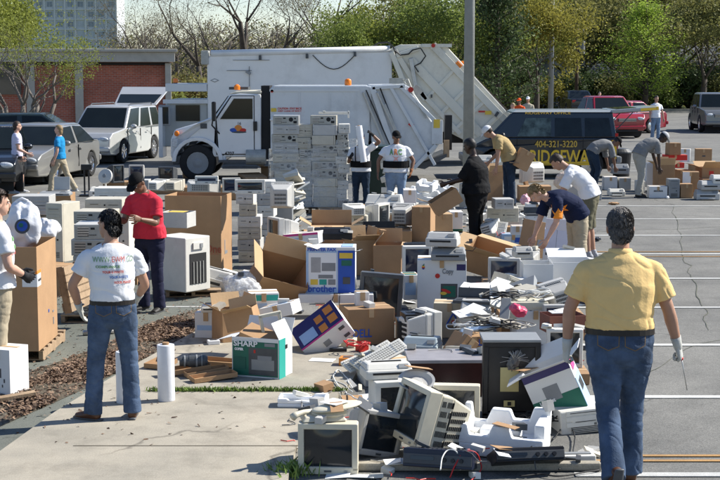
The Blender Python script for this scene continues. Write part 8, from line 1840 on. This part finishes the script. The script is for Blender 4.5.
# loose papers, boards on the cable nest
for k, (px, py, z0, w_, d_, rz, rx, ry, m_, lab_) in enumerate([(470, 318, .42, .30, .2, 20, 10, -6, 'paper', 'crumpled white papers above the smaller DELL carton'), (476, 292, .46, .3, .2, -16, 8, 8, 'paper', 'white paper sheets on the dark open laptop'), (481, 334, .30, .40, .06, 12, -24, -8, 'ltblue_p', 'pale blue plastic bar in front of the black cables'), (505, 328, .30, .34, .08, -26, 20, 10, 'beige', 'long beige plastic cover behind the black television'), (496, 302, .42, .12, .3, 10, 40, 20, 'offwhite', 'pointed white panel standing among the cables'), (506, 316, .36, .1, .28, -14, 50, 0, 'mgrey', 'green grey circuit board standing beside the red bag'), (498, 292, .46, .3, .22, 30, 14, -10, 'paper', 'loose white leaflets below the blue black screen'), (562, 318, .58, .2, .14, 8, 0, 0, 'paper', 'papers filling the reddish brown carton')]):
    t = empty('scrap_sheet', (gp(px, py, z0)+Vector((0, .1, .04))), rz, lab_, 'paper' if m_ == 'paper' else 'panel', None, rx, ry); plainpart(t, 'sheet', lambda b: b.box((0, 0, 0), (w_, d_, .008 if m_ == 'paper' else .03)), M[m_], .002)
    if m_ == 'paper': plainpart(t, 'sheet', lambda b: b.box((.04, .03, .012), (w_*.8, d_*.8, .006), rot=(4, -5, 24)), M[m_], 0)
# ================================================================== small debris dropped on the heap
bpy.context.view_layer.update()
SV = []; SF = []
for o in C.objects:
    if o.type != 'MESH' or o.name.split('.')[0] in ('woodland', 'woodland_trunks', 'leaves', 'crown', 'trunk', 'mulch', 'grass', 'film') or len(o.data.polygons) > 4000: continue
    rr_ = o
    while rr_.parent is not None: rr_ = rr_.parent
    if rr_.get('category') in ('person', 'tree', 'truck', 'building', 'pole', 'house', 'van', 'suv', 'pickup', 'bush', 'wood'): continue
    mw = o.matrix_world; n0 = len(SV); SV += [mw @ v.co for v in o.data.vertices]; SF += [tuple(i+n0 for i in p.vertices) for p in o.data.polygons]
TREE = BVHTree.FromPolygons(SV, SF)
def drop(x, y):
    h_ = TREE.ray_cast(Vector((x, y, 2.2)), Vector((0, 0, -1))); return h_[0], h_[1]
HP = G2([(300, 478), (294, 400), (372, 372), (352, 350), (300, 345), (215, 345), (195, 320), (235, 290), (262, 250), (262, 225), (340, 228), (345, 205), (420, 190), (500, 196), (530, 200), (548, 240), (590, 290), (592, 360), (560, 400), (600, 440), (590, 474), (440, 480)])
r = np.random.RandomState(21); b = MB(); hx_ = [p[0] for p in HP]; hy_ = [p[1] for p in HP]; n = 0
while n < 950:
    x = r.uniform(min(hx_), max(hx_)); y = min(hy_)+(max(hy_)-min(hy_))*r.rand()**1.3
    if not inpoly(x, y, HP): continue
    hit, nn = drop(x, y)
    if hit is None or hit.z > 1.0 or (hit.z > .5 and r.rand() < .6): n += 1; continue
    if nn.z < .5 and r.rand() < .7: continue
    n += 1; k = r.randint(0, 10); z = hit.z
    if k < 3: b.box((x, y, z+.02), (r.uniform(.04, .18), r.uniform(.03, .12), r.uniform(.01, .05)), rot=(r.normal()*14, r.normal()*14, r.rand()*180), m=r.randint(0, 4))
    elif k < 5: b.box((x, y, z+.012), (r.uniform(.08, .26), r.uniform(.06, .2), .004), rot=(r.normal()*9, r.normal()*9, r.rand()*180), m=[4, 5, 4][r.randint(0, 3)])
    elif k < 8:
        a = r.rand()*6.28; pts = []; px_, py_ = x, y
        for q in range(6): a += r.normal()*.9; px_ += math.cos(a)*.06; py_ += math.sin(a)*.06; h2, _ = drop(px_, py_); pts.append((px_, py_, (max(z-.05, h2.z) if h2 is not None and h2.z < z+.15 else z)+.008))
        b.tube(pts, .0045, 4, m=[6, 7, 3, 8][r.randint(0, 4)])
    else: b.box((x, y, z+.03), (r.uniform(.05, .14), r.uniform(.05, .14), r.uniform(.04, .09)), rot=(r.normal()*10, r.normal()*10, r.rand()*180), m=[0, 1, 2, 3, 6, 5][r.randint(0, 6)])
o = b.build('debris', [M['beige'], M['lgrey'], M['offwhite'], M['dgrey'], M['paper'], M['card'], M['black'], M['wire'], M['red_p']], None, recalc=False)
tag(o, 'scattered broken plastic, short wires and papers strewn over the heap', 'debris', None, 'stuff')
